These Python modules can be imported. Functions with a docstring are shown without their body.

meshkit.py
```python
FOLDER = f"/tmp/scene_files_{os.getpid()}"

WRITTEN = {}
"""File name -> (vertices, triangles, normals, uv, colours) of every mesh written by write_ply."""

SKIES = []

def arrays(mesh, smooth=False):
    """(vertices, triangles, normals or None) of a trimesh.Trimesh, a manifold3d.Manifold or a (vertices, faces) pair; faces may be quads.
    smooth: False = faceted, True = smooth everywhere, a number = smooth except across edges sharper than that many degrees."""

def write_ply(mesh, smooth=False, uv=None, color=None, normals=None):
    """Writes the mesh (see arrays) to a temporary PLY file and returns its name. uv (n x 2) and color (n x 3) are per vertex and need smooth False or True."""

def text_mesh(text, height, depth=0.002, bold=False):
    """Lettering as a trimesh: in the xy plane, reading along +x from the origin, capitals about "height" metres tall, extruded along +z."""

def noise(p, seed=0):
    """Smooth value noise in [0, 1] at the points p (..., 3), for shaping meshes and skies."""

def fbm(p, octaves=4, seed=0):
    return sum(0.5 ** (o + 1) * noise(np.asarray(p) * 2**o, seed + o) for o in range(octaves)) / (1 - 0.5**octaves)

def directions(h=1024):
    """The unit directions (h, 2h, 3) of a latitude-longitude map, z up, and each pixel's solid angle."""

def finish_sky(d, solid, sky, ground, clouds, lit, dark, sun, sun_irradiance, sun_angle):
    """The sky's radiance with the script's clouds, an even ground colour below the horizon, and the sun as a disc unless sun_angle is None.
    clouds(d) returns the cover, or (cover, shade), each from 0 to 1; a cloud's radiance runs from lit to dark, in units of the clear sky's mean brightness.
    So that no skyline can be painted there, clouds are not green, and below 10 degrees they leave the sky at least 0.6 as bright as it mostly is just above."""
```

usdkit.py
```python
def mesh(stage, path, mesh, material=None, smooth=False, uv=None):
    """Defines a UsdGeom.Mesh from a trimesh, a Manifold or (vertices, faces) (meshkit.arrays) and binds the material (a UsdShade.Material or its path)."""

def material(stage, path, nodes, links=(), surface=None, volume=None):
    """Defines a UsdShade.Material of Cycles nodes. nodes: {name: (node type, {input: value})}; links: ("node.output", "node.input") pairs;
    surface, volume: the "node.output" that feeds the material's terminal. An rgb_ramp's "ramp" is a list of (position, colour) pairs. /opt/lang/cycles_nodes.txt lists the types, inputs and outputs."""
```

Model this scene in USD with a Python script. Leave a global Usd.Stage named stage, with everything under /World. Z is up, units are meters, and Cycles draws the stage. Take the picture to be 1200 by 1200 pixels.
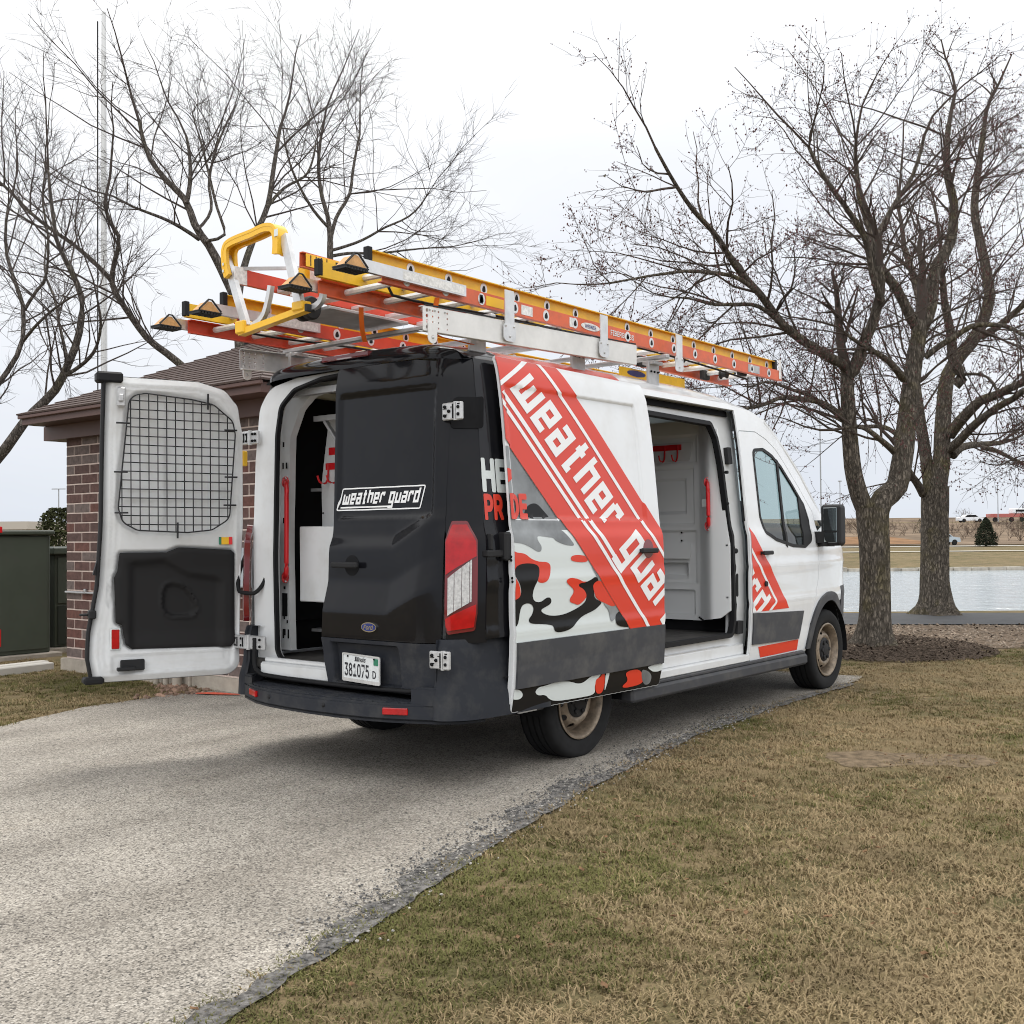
import math, random
import numpy as np, trimesh, usdkit, meshkit
import shapely
from shapely.geometry import Polygon, LineString, box as sbox, Point, MultiPolygon
from shapely import affinity
from shapely.ops import unary_union
from scipy.spatial import Delaunay
from scipy.interpolate import PchipInterpolator
from pxr import Usd, UsdGeom, UsdLux, UsdShade, Gf, Sdf, Vt

stage = Usd.Stage.CreateInMemory()
UsdGeom.SetStageUpAxis(stage, UsdGeom.Tokens.z)
UsdGeom.SetStageMetersPerUnit(stage, 1.0)
UsdGeom.Xform.Define(stage, '/World'); UsdGeom.Scope.Define(stage, '/World/Looks')
T_ = Sdf.ValueTypeNames

# ---------------------------------------------------------------- camera
CAM_POS = np.array([-5.6375, -4.9903, 1.392]); YAW, PITCH, ROLL = .6833, .0209, -.0087
fw = np.array([math.cos(YAW)*math.cos(PITCH), math.sin(YAW)*math.cos(PITCH), math.sin(PITCH)])
rt = np.array([math.sin(YAW), -math.cos(YAW), 0.]); up = np.cross(rt, fw)
rt, up = rt*math.cos(ROLL)+up*math.sin(ROLL), up*math.cos(ROLL)-rt*math.sin(ROLL)
cam = UsdGeom.Camera.Define(stage, '/World/camera')
M = Gf.Matrix4d(*[float(x) for x in (*rt, 0, *up, 0, *(-fw), 0, *CAM_POS, 1)])
cam.AddTransformOp().Set(M)
cam.CreateHorizontalApertureAttr(36.0); cam.CreateVerticalApertureAttr(36.0)
cam.CreateFocalLengthAttr(36.0*1294/1200)
cam.CreateClippingRangeAttr(Gf.Vec2f(0.05, 6000))
cam.CreateExposureAttr(0.36)

# ---------------------------------------------------------------- sky and sun
SUN_EL, SUN_AZ = math.radians(70), math.radians(62)      # azimuth: atan2(x, y) of the direction towards the sun
sdir = np.array([math.sin(SUN_AZ)*math.cos(SUN_EL), math.cos(SUN_AZ)*math.cos(SUN_EL), math.sin(SUN_EL)])
skymat = usdkit.material(stage, '/World/Looks/sky_look', {
    'sky': ('sky_texture', {'sky_type': 'single_scattering', 'sun_disc': False, 'sun_elevation': SUN_EL, 'sun_rotation': SUN_AZ}),
    'tc': ('texture_coordinate', {}),
    'map': ('mapping', {'scale': (1.0, 1.0, 2.6)}),
    'n': ('noise_texture', {'scale': 1.7, 'detail': 6.0, 'roughness': .55}),
    'ramp': ('rgb_ramp', {'ramp': [(.25, (9.0, 9.2, 9.6)), (.42, (9.6, 9.75, 10.)), (.58, (10.3, 10.35, 10.4)), (1.0, (10.8, 10.8, 10.8))]}),
    'xyz': ('separate_xyz', {}),
    'grad': ('rgb_ramp', {'ramp': [(0.0, (.60, .635, .69)), (.10, (.655, .675, .715)), (.32, (.80, .805, .82)), (.6, (1.14, 1.14, 1.13)), (1.0, (1.52, 1.52, 1.50))]}),
    'mul': ('mix_color', {'blend_type': 'multiply', 'fac': 1.0, 'use_clamp_result': False}),
    'mix': ('mix_color', {'fac': .97}),
    'bg': ('background_shader', {'strength': .1})},
    [('tc.generated', 'map.vector'), ('map.vector', 'n.vector'), ('n.fac', 'ramp.fac'), ('sky.color', 'mix.a'), ('tc.generated', 'xyz.vector'), ('xyz.z', 'grad.fac'), ('ramp.color', 'mul.a'), ('grad.color', 'mul.b'), ('mul.result', 'mix.b'), ('mix.result', 'bg.color')], surface='bg.background')
dome = UsdLux.DomeLight.Define(stage, '/World/sky')
UsdShade.MaterialBindingAPI.Apply(dome.GetPrim()).Bind(skymat)
dome.GetPrim().SetCustomDataByKey('kind', 'structure')
sun = UsdLux.DistantLight.Define(stage, '/World/sun')
sun.CreateNormalizeAttr(True) if hasattr(sun, 'CreateNormalizeAttr') else None
sun.GetPrim().GetAttribute('inputs:normalize').Set(True)
sun.CreateIntensityAttr(0.40); sun.CreateAngleAttr(25.0); sun.CreateColorAttr(Gf.Vec3f(1.0, .96, .9))
zc = sdir; xc = np.cross([0, 0, 1], zc); xc /= np.linalg.norm(xc); yc = np.cross(zc, xc)
sun.AddTransformOp().Set(Gf.Matrix4d(*[float(v) for v in (*xc, 0, *yc, 0, *zc, 0, 0, 0, 30, 1)]))

# ---------------------------------------------------------------- helpers
used = {}
def numbered(parent, name):
    k = (parent, name); n = used.get(k, 0); used[k] = n+1
    return name if n == 0 else f'{name}_{n:03d}'
def thing(name, label, cat, group=None, loc=None, rz=0):
    p = '/World/'+numbered('/World', name)
    x = UsdGeom.Xform.Define(stage, p)
    if loc is not None:
        x.AddTranslateOp().Set(Gf.Vec3d(*map(float, loc)))
        if rz: x.AddRotateZOp().Set(math.degrees(rz))
    return tag(x.GetPrim(), label, cat, group)
def tag(prim, label=None, cat=None, group=None, kind=None):
    prim = prim.GetPrim() if hasattr(prim, 'GetPrim') else prim
    for k, v in (('label', label), ('category', cat), ('group', group), ('kind', kind)):
        if v: prim.SetCustomDataByKey(k, v)
    return prim
def cat(meshes):
    V, F, n = [], [], 0
    for m in meshes:
        if m is None: continue
        v, f = (m.vertices, m.faces) if hasattr(m, 'faces') else m
        V.append(np.asarray(v, float)); F.append(np.asarray(f, int)+n); n += len(v)
    return trimesh.Trimesh(np.vstack(V), np.vstack(F), process=False)
def obj(name, mesh, mat, parent=None, smooth=False, label=None, kind=None):
    par = '/World' if parent is None else str(parent.GetPath())
    if isinstance(mesh, list): mesh = cat(mesh)
    u_, iv = np.unique(np.asarray(mesh.faces).ravel(), return_inverse=True)
    if len(u_) < len(mesh.vertices): mesh = trimesh.Trimesh(np.asarray(mesh.vertices)[u_], iv.reshape(-1, 3), process=False)
    m = usdkit.mesh(stage, par+'/'+numbered(par, name), mesh, mat, smooth=smooth)
    if label: m.GetPrim().SetCustomDataByKey('label', label)
    if kind: m.GetPrim().SetCustomDataByKey('kind', kind)
    return m.GetPrim()
def bx(lo, hi, bev=0.0):
    lo, hi = np.array(lo, float), np.array(hi, float)
    lo, hi = np.minimum(lo, hi), np.maximum(lo, hi)
    m = trimesh.creation.box(extents=hi-lo); m.apply_translation((lo+hi)/2)
    if bev:
        b = min(bev, .45*(hi-lo).min()); pts = []
        for s in np.array(np.meshgrid([0, 1], [0, 1], [0, 1])).T.reshape(-1, 3):
            c = np.where(s, hi, lo); d = np.where(s, -1, 1)*b
            for k in range(3):
                q = c+d; q[k] = c[k]; pts.append(q)
        m = trimesh.convex.convex_hull(np.array(pts))
    return m
def rbx(lo, hi, r):                                             # box with round edges
    lo, hi = np.minimum(lo, hi), np.maximum(lo, hi); s = trimesh.creation.icosphere(2, r).vertices
    return trimesh.convex.convex_hull(np.vstack([s+np.where(c, np.array(hi)-r, np.array(lo)+r) for c in np.array(np.meshgrid([0, 1], [0, 1], [0, 1])).T.reshape(-1, 3)]))
def tube(P, R, n=6, caps=True, flat=None):
    P = np.asarray(P, float); R = np.broadcast_to(np.asarray(R, float), (len(P),)); N = len(P)
    T = np.gradient(P, axis=0); T /= np.maximum(np.linalg.norm(T, axis=1, keepdims=True), 1e-9)
    a = np.array([0, 0, 1.]) if abs(T[0][2]) < .9 else np.array([1., 0, 0])
    if flat is not None: a = np.asarray(flat, float)
    U = np.cross(T, a); U /= np.maximum(np.linalg.norm(U, axis=1, keepdims=True), 1e-9)
    W_ = np.cross(U, T)
    an = np.arange(n)*2*np.pi/n
    V = P[:, None]+R[:, None, None]*(np.cos(an)[None, :, None]*U[:, None]+np.sin(an)[None, :, None]*W_[:, None])
    V = V.reshape(-1, 3)
    i = (np.arange(N-1)[:, None]*n+np.arange(n)[None]).ravel(); j = (np.arange(N-1)[:, None]*n+(np.arange(n)[None]+1) % n).ravel()
    F = np.vstack([np.c_[i, j, j+n], np.c_[i, j+n, i+n]])
    if caps:
        V = np.vstack([V, P[0], P[-1]]); k = np.arange(n); b = (N-1)*n
        F = np.vstack([F, np.c_[(k+1) % n, k, np.full(n, N*n)], np.c_[b+k, b+(k+1) % n, np.full(n, N*n+1)]])
    return trimesh.Trimesh(V, F, process=False)
def bend(P, n=8):                                             # smooth polyline through points
    P = np.asarray(P, float); t = np.r_[0, np.cumsum(np.linalg.norm(np.diff(P, axis=0), axis=1))]
    return PchipInterpolator(t, P, axis=0)(np.linspace(0, t[-1], n))
def bar(a, b, w, h, upv=(0, 0, 1)):                             # rectangular bar between two points: w across, h along up
    a, b = np.asarray(a, float), np.asarray(b, float); t = (b-a)/np.linalg.norm(b-a)
    s = np.cross(t, upv); s /= np.linalg.norm(s); u = np.cross(s, t)
    V = [p+i*s*w/2+j*u*h/2 for p in (a, b) for i, j in ((-1, -1), (1, -1), (1, 1), (-1, 1))]
    return trimesh.convex.convex_hull(np.array(V))
def chan(a, b, w, h, t, side, upv=(0, 0, 1)):                   # C-channel rail; the web on the side given by +1 / -1 across
    a, b = np.asarray(a, float), np.asarray(b, float); d = (b-a)/np.linalg.norm(b-a)
    s = np.cross(d, upv); s /= np.linalg.norm(s); u = np.cross(s, d)
    return cat([bar(a+s*side*(w/2-t/2), b+s*side*(w/2-t/2), t, h, u), bar(a+u*(h/2-t/2)-s*side*t*.5, b+u*(h/2-t/2)-s*side*t*.5, w-t-.0004, t, u), bar(a-u*(h/2-t/2)-s*side*t*.5, b-u*(h/2-t/2)-s*side*t*.5, w-t-.0004, t, u)])
def lathe(prof, n=48):                                          # profile (r, y) revolved about the y axis
    prof = np.asarray(prof, float); N = len(prof); an = np.arange(n)*2*np.pi/n
    V = np.stack([prof[:, None, 0]*np.cos(an), np.broadcast_to(prof[:, None, 1], (N, n)), prof[:, None, 0]*np.sin(an)], -1).reshape(-1, 3)
    i = (np.arange(N-1)[:, None]*n+np.arange(n)[None]).ravel(); j = (np.arange(N-1)[:, None]*n+(np.arange(n)[None]+1) % n).ravel()
    return trimesh.Trimesh(V, np.vstack([np.c_[i, j, j+n], np.c_[i, j+n, i+n]]), process=False)
def resample(c, res):
    c = np.asarray(c, float)[:, :2]; L = np.hypot(*np.diff(c, axis=0).T); out = []
    for k in range(len(c)-1):
        n = max(1, int(math.ceil(L[k]/res))); out.append(c[k]+(c[k+1]-c[k])*np.arange(n)[:, None]/n)
    return np.vstack(out)
def polys(g):
    return [p for p in getattr(g, 'geoms', [g]) if p.geom_type == 'Polygon' and p.area > 1e-7]
def tri(poly, res):                                             # triangulates one polygon with interior points
    rings = [resample(poly.exterior.coords, res)]+[resample(h.coords, res) for h in poly.interiors]
    x0, y0, x1, y1 = poly.bounds
    gx, gy = np.meshgrid(np.arange(x0+res/2, x1, res), np.arange(y0+res/2, y1, res)); g = np.c_[gx.ravel(), gy.ravel()]
    inn = poly.buffer(-.45*res)
    g = g[shapely.contains_xy(inn, g[:, 0], g[:, 1])] if not inn.is_empty else g[:0]
    pts = np.vstack(rings+[g])
    d = Delaunay(pts+1e-7*np.sin(np.arange(pts.size).reshape(pts.shape)*12.9898)).simplices; c = pts[d].mean(1)
    pb = poly.buffer(1e-6)
    d = d[shapely.contains_xy(pb, c[:, 0], c[:, 1])]
    a = pts[d]; ar = (a[:, 1, 0]-a[:, 0, 0])*(a[:, 2, 1]-a[:, 0, 1])-(a[:, 1, 1]-a[:, 0, 1])*(a[:, 2, 0]-a[:, 0, 0])
    d[ar < 0] = d[ar < 0][:, ::-1]; d = d[np.abs(ar) > 1e-10]
    return pts, d, rings
def skin(g, F, res=.03, thick=0.0, flip=False):                 # maps a plane region onto the surface F(u, v); closed with a rim if thick
    out = []
    for p in polys(g):
        q, f, rings = tri(p, res)
        P = F(q[:, 0], q[:, 1])
        e = 1e-4
        N = np.cross(F(q[:, 0]+e, q[:, 1])-P, F(q[:, 0], q[:, 1]+e)-P); N /= np.maximum(np.linalg.norm(N, axis=1, keepdims=True), 1e-12)
        if flip: N = -N; f = f[:, ::-1]
        if not thick: out.append((P, f)); continue
        n = len(P); V = np.vstack([P, P-N*thick]); FF = [f, f[:, ::-1]+n]; k = 0
        out.append((V, np.vstack(FF)))
        for r in rings:
            i = k+np.arange(len(r)); j = k+(np.arange(len(r))+1) % len(r); k += len(r)
            RV = np.vstack([V[i], V[i+n]]); m = len(r); a = np.arange(m); b = (a+1) % m
            out.append((RV, np.vstack([np.c_[a, b, b+m], np.c_[a, b+m, a+m]])))
    return cat(out) if out else None
def rpoly(pts, r=0.03):                                         # polygon with rounded corners
    p = Polygon(pts)
    return p.buffer(-r).buffer(2*r).buffer(-r) if r else p
def rbox(x0, z0, x1, z1, r=.03): return sbox(x0+r, z0+r, x1-r, z1-r).buffer(r)
def blob(pts, k=3):                                             # closed smooth outline
    c = np.asarray(pts, float)
    for _ in range(k):
        d = np.roll(c, -1, 0); c = np.stack([.75*c+.25*d, .25*c+.75*d], 1).reshape(-1, 2)
    return Polygon(c).buffer(0)
def xf(m, loc=(0, 0, 0), rz=0, about=(0, 0, 0)):
    m = m.copy(); a = np.asarray(about, float); c, s = math.cos(rz), math.sin(rz)
    v = m.vertices-a; m.vertices = np.c_[v[:, 0]*c-v[:, 1]*s, v[:, 0]*s+v[:, 1]*c, v[:, 2]]+a+np.asarray(loc, float)
    return m
def sstep(a, b, x):
    t = np.clip((x-a)/(b-a), 0, 1); return t*t*(3-2*t)

# ---------------------------------------------------------------- materials
def mat(name, color, rough=.5, metal=0., coat=0., spec=.5, bump=0., bscale=40., var=0., vscale=6., coat_rough=.03, dirt=None, **kw):
    nodes = {'p': ('principled_bsdf', dict({'base_color': color, 'roughness': rough, 'metallic': metal, 'coat_weight': coat, 'coat_roughness': coat_rough, 'specular_ior_level': spec}, **kw))}
    links = []
    nodes['g'] = ('geometry', {})
    if var:
        c = np.array(color)
        nodes['n'] = ('noise_texture', {'scale': vscale, 'detail': 6.0, 'roughness': .6})
        nodes['r'] = ('rgb_ramp', {'ramp': [(.3, tuple(np.clip(c*(1-var), 0, 1))), (.7, tuple(np.clip(c*(1+var), 0, 1)))]})
        links += [('g.position', 'n.vector'), ('n.fac', 'r.fac'), ('r.color', 'p.base_color')]
    if dirt:
        nodes['dn'] = ('noise_texture', {'scale': dirt[2], 'detail': 8.0, 'roughness': .65})
        nodes['dr'] = ('rgb_ramp', {'ramp': [(.48, (0, 0, 0)), (.72, (dirt[1],)*3)]})
        nodes['dm'] = ('mix_color', {'a': color, 'b': dirt[0]})
        links += [('g.position', 'dn.vector'), ('dn.fac', 'dr.fac'), ('dr.color', 'dm.fac'), ('dm.result', 'p.base_color')]
        if var: links.append(('r.color', 'dm.a')); links.remove(('r.color', 'p.base_color'))
    if bump:
        nodes['bn'] = ('noise_texture', {'scale': bscale, 'detail': 5.0, 'roughness': .6})
        nodes['b'] = ('bump', {'strength': min(1., bump), 'distance': .01*max(1., bump)})
        links += [('g.position', 'bn.vector'), ('bn.fac', 'b.height'), ('b.normal', 'p.normal')]
    return usdkit.material(stage, '/World/Looks/'+name, nodes, links, surface='p.BSDF')
CAMO = {'camo':[('grey',[(np.float64(-0.819),np.float64(1.46)),(np.float64(-0.38),np.float64(1.446)),(np.float64(-0.278),np.float64(1.365)),(np.float64(-0.229),np.float64(1.32)),(np.float64(-0.351),np.float64(1.332)),(np.float64(-0.434),np.float64(1.358)),(np.float64(-0.446),np.float64(1.375)),(np.float64(-0.527),np.float64(1.38)),(np.float64(-0.602),np.float64(1.389)),(np.float64(-0.601),np.float64(1.36)),(np.float64(-0.562),np.float64(1.326)),(np.float64(-0.571),np.float64(1.295)),(np.float64(-0.608),np.float64(1.294)),(np.float64(-0.666),np.float64(1.32)),(np.float64(-0.743),np.float64(1.345)),(np.float64(-0.845),np.float64(1.35))]),('red',[(np.float64(-0.858),np.float64(1.338)),(np.float64(-0.816),np.float64(1.294)),(np.float64(-0.72),np.float64(1.288)),(np.float64(-0.669),np.float64(1.255)),(np.float64(-0.59),np.float64(1.236)),(np.float64(-0.509),np.float64(1.234)),(np.float64(-0.48),np.float64(1.209)),(np.float64(-0.495),np.float64(1.151)),(np.float64(-0.539),np.float64(1.113)),(np.float64(-0.613),np.float64(1.116)),(np.float64(-0.619),np.float64(1.147)),(np.float64(-0.592),np.float64(1.179)),(np.float64(-0.598),np.float64(1.212)),(np.float64(-0.657),np.float64(1.23)),(np.float64(-0.748),np.float64(1.228)),(np.float64(-0.814),np.float64(1.202)),(np.float64(-0.827),np.float64(1.162)),(np.float64(-0.777),np.float64(1.105)),(np.float64(-0.762),np.float64(1.056)),(np.float64(-0.791),np.float64(1.024)),(np.float64(-0.866),np.float64(1.023))]),('black',[(np.float64(-0.82),np.float64(1.198)),(np.float64(-0.787),np.float64(1.225)),(np.float64(-0.696),np.float64(1.233)),(np.float64(-0.611),np.float64(1.221)),(np.float64(-0.589),np.float64(1.195)),(np.float64(-0.599),np.float64(1.155)),(np.float64(-0.64),np.float64(1.099)),(np.float64(-0.661),np.float64(1.043)),(np.float64(-0.641),np.float64(1.009)),(np.float64(-0.581),np.float64(1.002)),(np.float64(-0.527),np.float64(1.028)),(np.float64(-0.486),np.float64(1.026)),(np.float64(-0.477),np.float64(0.993)),(np.float64(-0.528),np.float64(0.975)),(np.float64(-0.582),np.float64(0.961)),(np.float64(-0.569),np.float64(0.94)),(np.float64(-0.488),np.float64(0.917)),(np.float64(-0.362),np.float64(0.917)),(np.float64(-0.217),np.float64(0.949)),(np.float64(-0.135),np.float64(0.983)),(np.float64(-0.124),np.float64(1.017)),(np.float64(-0.142),np.float64(1.053)),(np.float64(-0.201),np.float64(1.072)),(np.float64(-0.207),np.float64(1.098)),(np.float64(-0.141),np.float64(1.1)),(np.float64(-0.081),np.float64(1.115)),(np.float64(-0.035),np.float64(1.135)),(np.float64(0.014),np.float64(1.107)),(np.float64(-0.02),np.float64(1.074)),(np.float64(-0.051),np.float64(1.04)),(np.float64(-0.037),np.float64(0.995)),(np.float64(0.04),np.float64(0.972)),(np.float64(0.024),np.float64(0.957)),(np.float64(-0.038),np.float64(0.926)),(np.float64(-0.159),np.float64(0.902)),(np.float64(-0.219),np.float64(0.876)),(np.float64(-0.292),np.float64(0.828)),(np.float64(-0.392),np.float64(0.815)),(np.float64(-0.455),np.float64(0.823)),(np.float64(-0.468),np.float64(0.851)),(np.float64(-0.475),np.float64(0.864)),(np.float64(-0.57),np.float64(0.877)),(np.float64(-0.676),np.float64(0.884)),(np.float64(-0.702),np.float64(0.908)),(np.float64(-0.662),np.float64(0.937)),(np.float64(-0.646),np.float64(0.977)),(np.float64(-0.681),np.float64(1.003)),(np.float64(-0.74),np.float64(1.002)),(np.float64(-0.772),np.float64(0.976)),(np.float64(-0.793),np.float64(0.873)),(np.float64(-0.868),np.float64(0.879)),(np.float64(-0.867),np.float64(1.021)),(np.float64(-0.778),np.float64(1.033)),(np.float64(-0.758),np.float64(1.072)),(np.float64(-0.777),np.float64(1.113)),(np.float64(-0.82),np.float64(1.162))]),('red',[(np.float64(-0.289),np.float64(1.253)),(np.float64(-0.253),np.float64(1.271)),(np.float64(-0.121),np.float64(1.264)),(np.float64(-0.099),np.float64(1.22)),(np.float64(-0.27),np.float64(1.229))]),('red',[(np.float64(-0.108),np.float64(1.225)),(np.float64(-0.049),np.float64(1.171)),(np.float64(-0.031),np.float64(1.135)),(np.float64(-0.081),np.float64(1.115)),(np.float64(-0.156),np.float64(1.101)),(np.float64(-0.214),np.float64(1.124)),(np.float64(-0.301),np.float64(1.136)),(np.float64(-0.34),np.float64(1.12)),(np.float64(-0.33),np.float64(1.103)),(np.float64(-0.259),np.float64(1.066)),(np.float64(-0.26),np.float64(1.041)),(np.float64(-0.301),np.float64(1.009)),(np.float64(-0.297),np.float64(0.987)),(np.float64(-0.246),np.float64(0.976)),(np.float64(-0.21),np.float64(0.964)),(np.float64(-0.135),np.float64(1.0)),(np.float64(-0.124),np.float64(1.026)),(np.float64(-0.156),np.float64(1.062)),(np.float64(-0.208),np.float64(1.077)),(np.float64(-0.207),np.float64(1.098)),(np.float64(-0.126),np.float64(1.1)),(np.float64(-0.11),np.float64(1.129))]),('grey',[(np.float64(-0.093),np.float64(1.224)),(np.float64(0.058),np.float64(1.123)),(np.float64(0.183),np.float64(1.029)),(np.float64(0.344),np.float64(0.899)),(np.float64(0.212),np.float64(0.893)),(np.float64(0.163),np.float64(0.851)),(np.float64(0.123),np.float64(0.843)),(np.float64(0.117),np.float64(0.917)),(np.float64(0.055),np.float64(0.955)),(np.float64(0.041),np.float64(1.036)),(np.float64(-0.019),np.float64(1.126))]),('red',[(np.float64(-0.063),np.float64(1.088)),(np.float64(0.011),np.float64(1.114)),(np.float64(0.088),np.float64(1.06)),(np.float64(0.111),np.float64(1.024)),(np.float64(0.198),np.float64(0.975)),(np.float64(0.205),np.float64(0.947)),(np.float64(0.152),np.float64(0.935)),(np.float64(0.071),np.float64(0.962)),(np.float64(-0.022),np.float64(0.993)),(np.float64(-0.048),np.float64(1.04))]),('black',[(np.float64(0.294),np.float64(0.911)),(np.float64(0.343),np.float64(0.885)),(np.float64(0.452),np.float64(0.788)),(np.float64(0.195),np.float64(0.806)),(np.float64(0.172),np.float64(0.869)),(np.float64(0.213),np.float64(0.902))])],'camo_up':[('black',[(np.float64(-0.687),np.float64(1.483)),(np.float64(-0.67),np.float64(1.524)),(np.float64(-0.636),np.float64(1.565)),(np.float64(-0.553),np.float64(1.582)),(np.float64(-0.479),np.float64(1.526)),(np.float64(-0.423),np.float64(1.483))]),('red',[(np.float64(-0.825),np.float64(1.78)),(np.float64(-0.766),np.float64(1.763)),(np.float64(-0.761),np.float64(1.724)),(np.float64(-0.806),np.float64(1.69)),(np.float64(-0.848),np.float64(1.682))])],'camo_low':[('white',[(np.float64(-0.84),np.float64(0.528)),(np.float64(-0.758),np.float64(0.518)),(np.float64(-0.724),np.float64(0.482)),(np.float64(-0.753),np.float64(0.46)),(np.float64(-0.83),np.float64(0.469))]),('white',[(np.float64(-0.621),np.float64(0.49)),(np.float64(-0.589),np.float64(0.513)),(np.float64(-0.535),np.float64(0.513)),(np.float64(-0.427),np.float64(0.525)),(np.float64(-0.29),np.float64(0.516)),(np.float64(-0.165),np.float64(0.479)),(np.float64(-0.055),np.float64(0.527)),(np.float64(0.056),np.float64(0.532)),(np.float64(0.005),np.float64(0.495)),(np.float64(-0.016),np.float64(0.455)),(np.float64(0.009),np.float64(0.399)),(np.float64(-0.172),np.float64(0.4)),(np.float64(-0.404),np.float64(0.407)),(np.float64(-0.475),np.float64(0.43)),(np.float64(-0.514),np.float64(0.461)),(np.float64(-0.59),np.float64(0.464))]),('red',[(np.float64(-0.02),np.float64(0.498)),(np.float64(0.047),np.float64(0.505)),(np.float64(0.055),np.float64(0.54)),(np.float64(0.082),np.float64(0.544)),(np.float64(0.1),np.float64(0.401)),(np.float64(0.009),np.float64(0.399))]),('white',[(np.float64(0.088),np.float64(0.529)),(np.float64(0.143),np.float64(0.538)),(np.float64(0.117),np.float64(0.44)),(np.float64(0.103),np.float64(0.402))]),('red',[(np.float64(0.302),np.float64(0.51)),(np.float64(0.483),np.float64(0.516)),(np.float64(0.542),np.float64(0.452)),(np.float64(0.548),np.float64(0.406)),(np.float64(0.327),np.float64(0.401)),(np.float64(0.297),np.float64(0.42)),(np.float64(0.369),np.float64(0.448))]),('grey',[(np.float64(0.495),np.float64(0.51)),(np.float64(0.592),np.float64(0.489)),(np.float64(0.65),np.float64(0.449)),(np.float64(0.636),np.float64(0.393)),(np.float64(0.55),np.float64(0.399))]),('white',[(np.float64(0.576),np.float64(0.518)),(np.float64(0.775),np.float64(0.528)),(np.float64(0.787),np.float64(0.476)),(np.float64(0.667),np.float64(0.47)),(np.float64(0.597),np.float64(0.501))])]}
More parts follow.
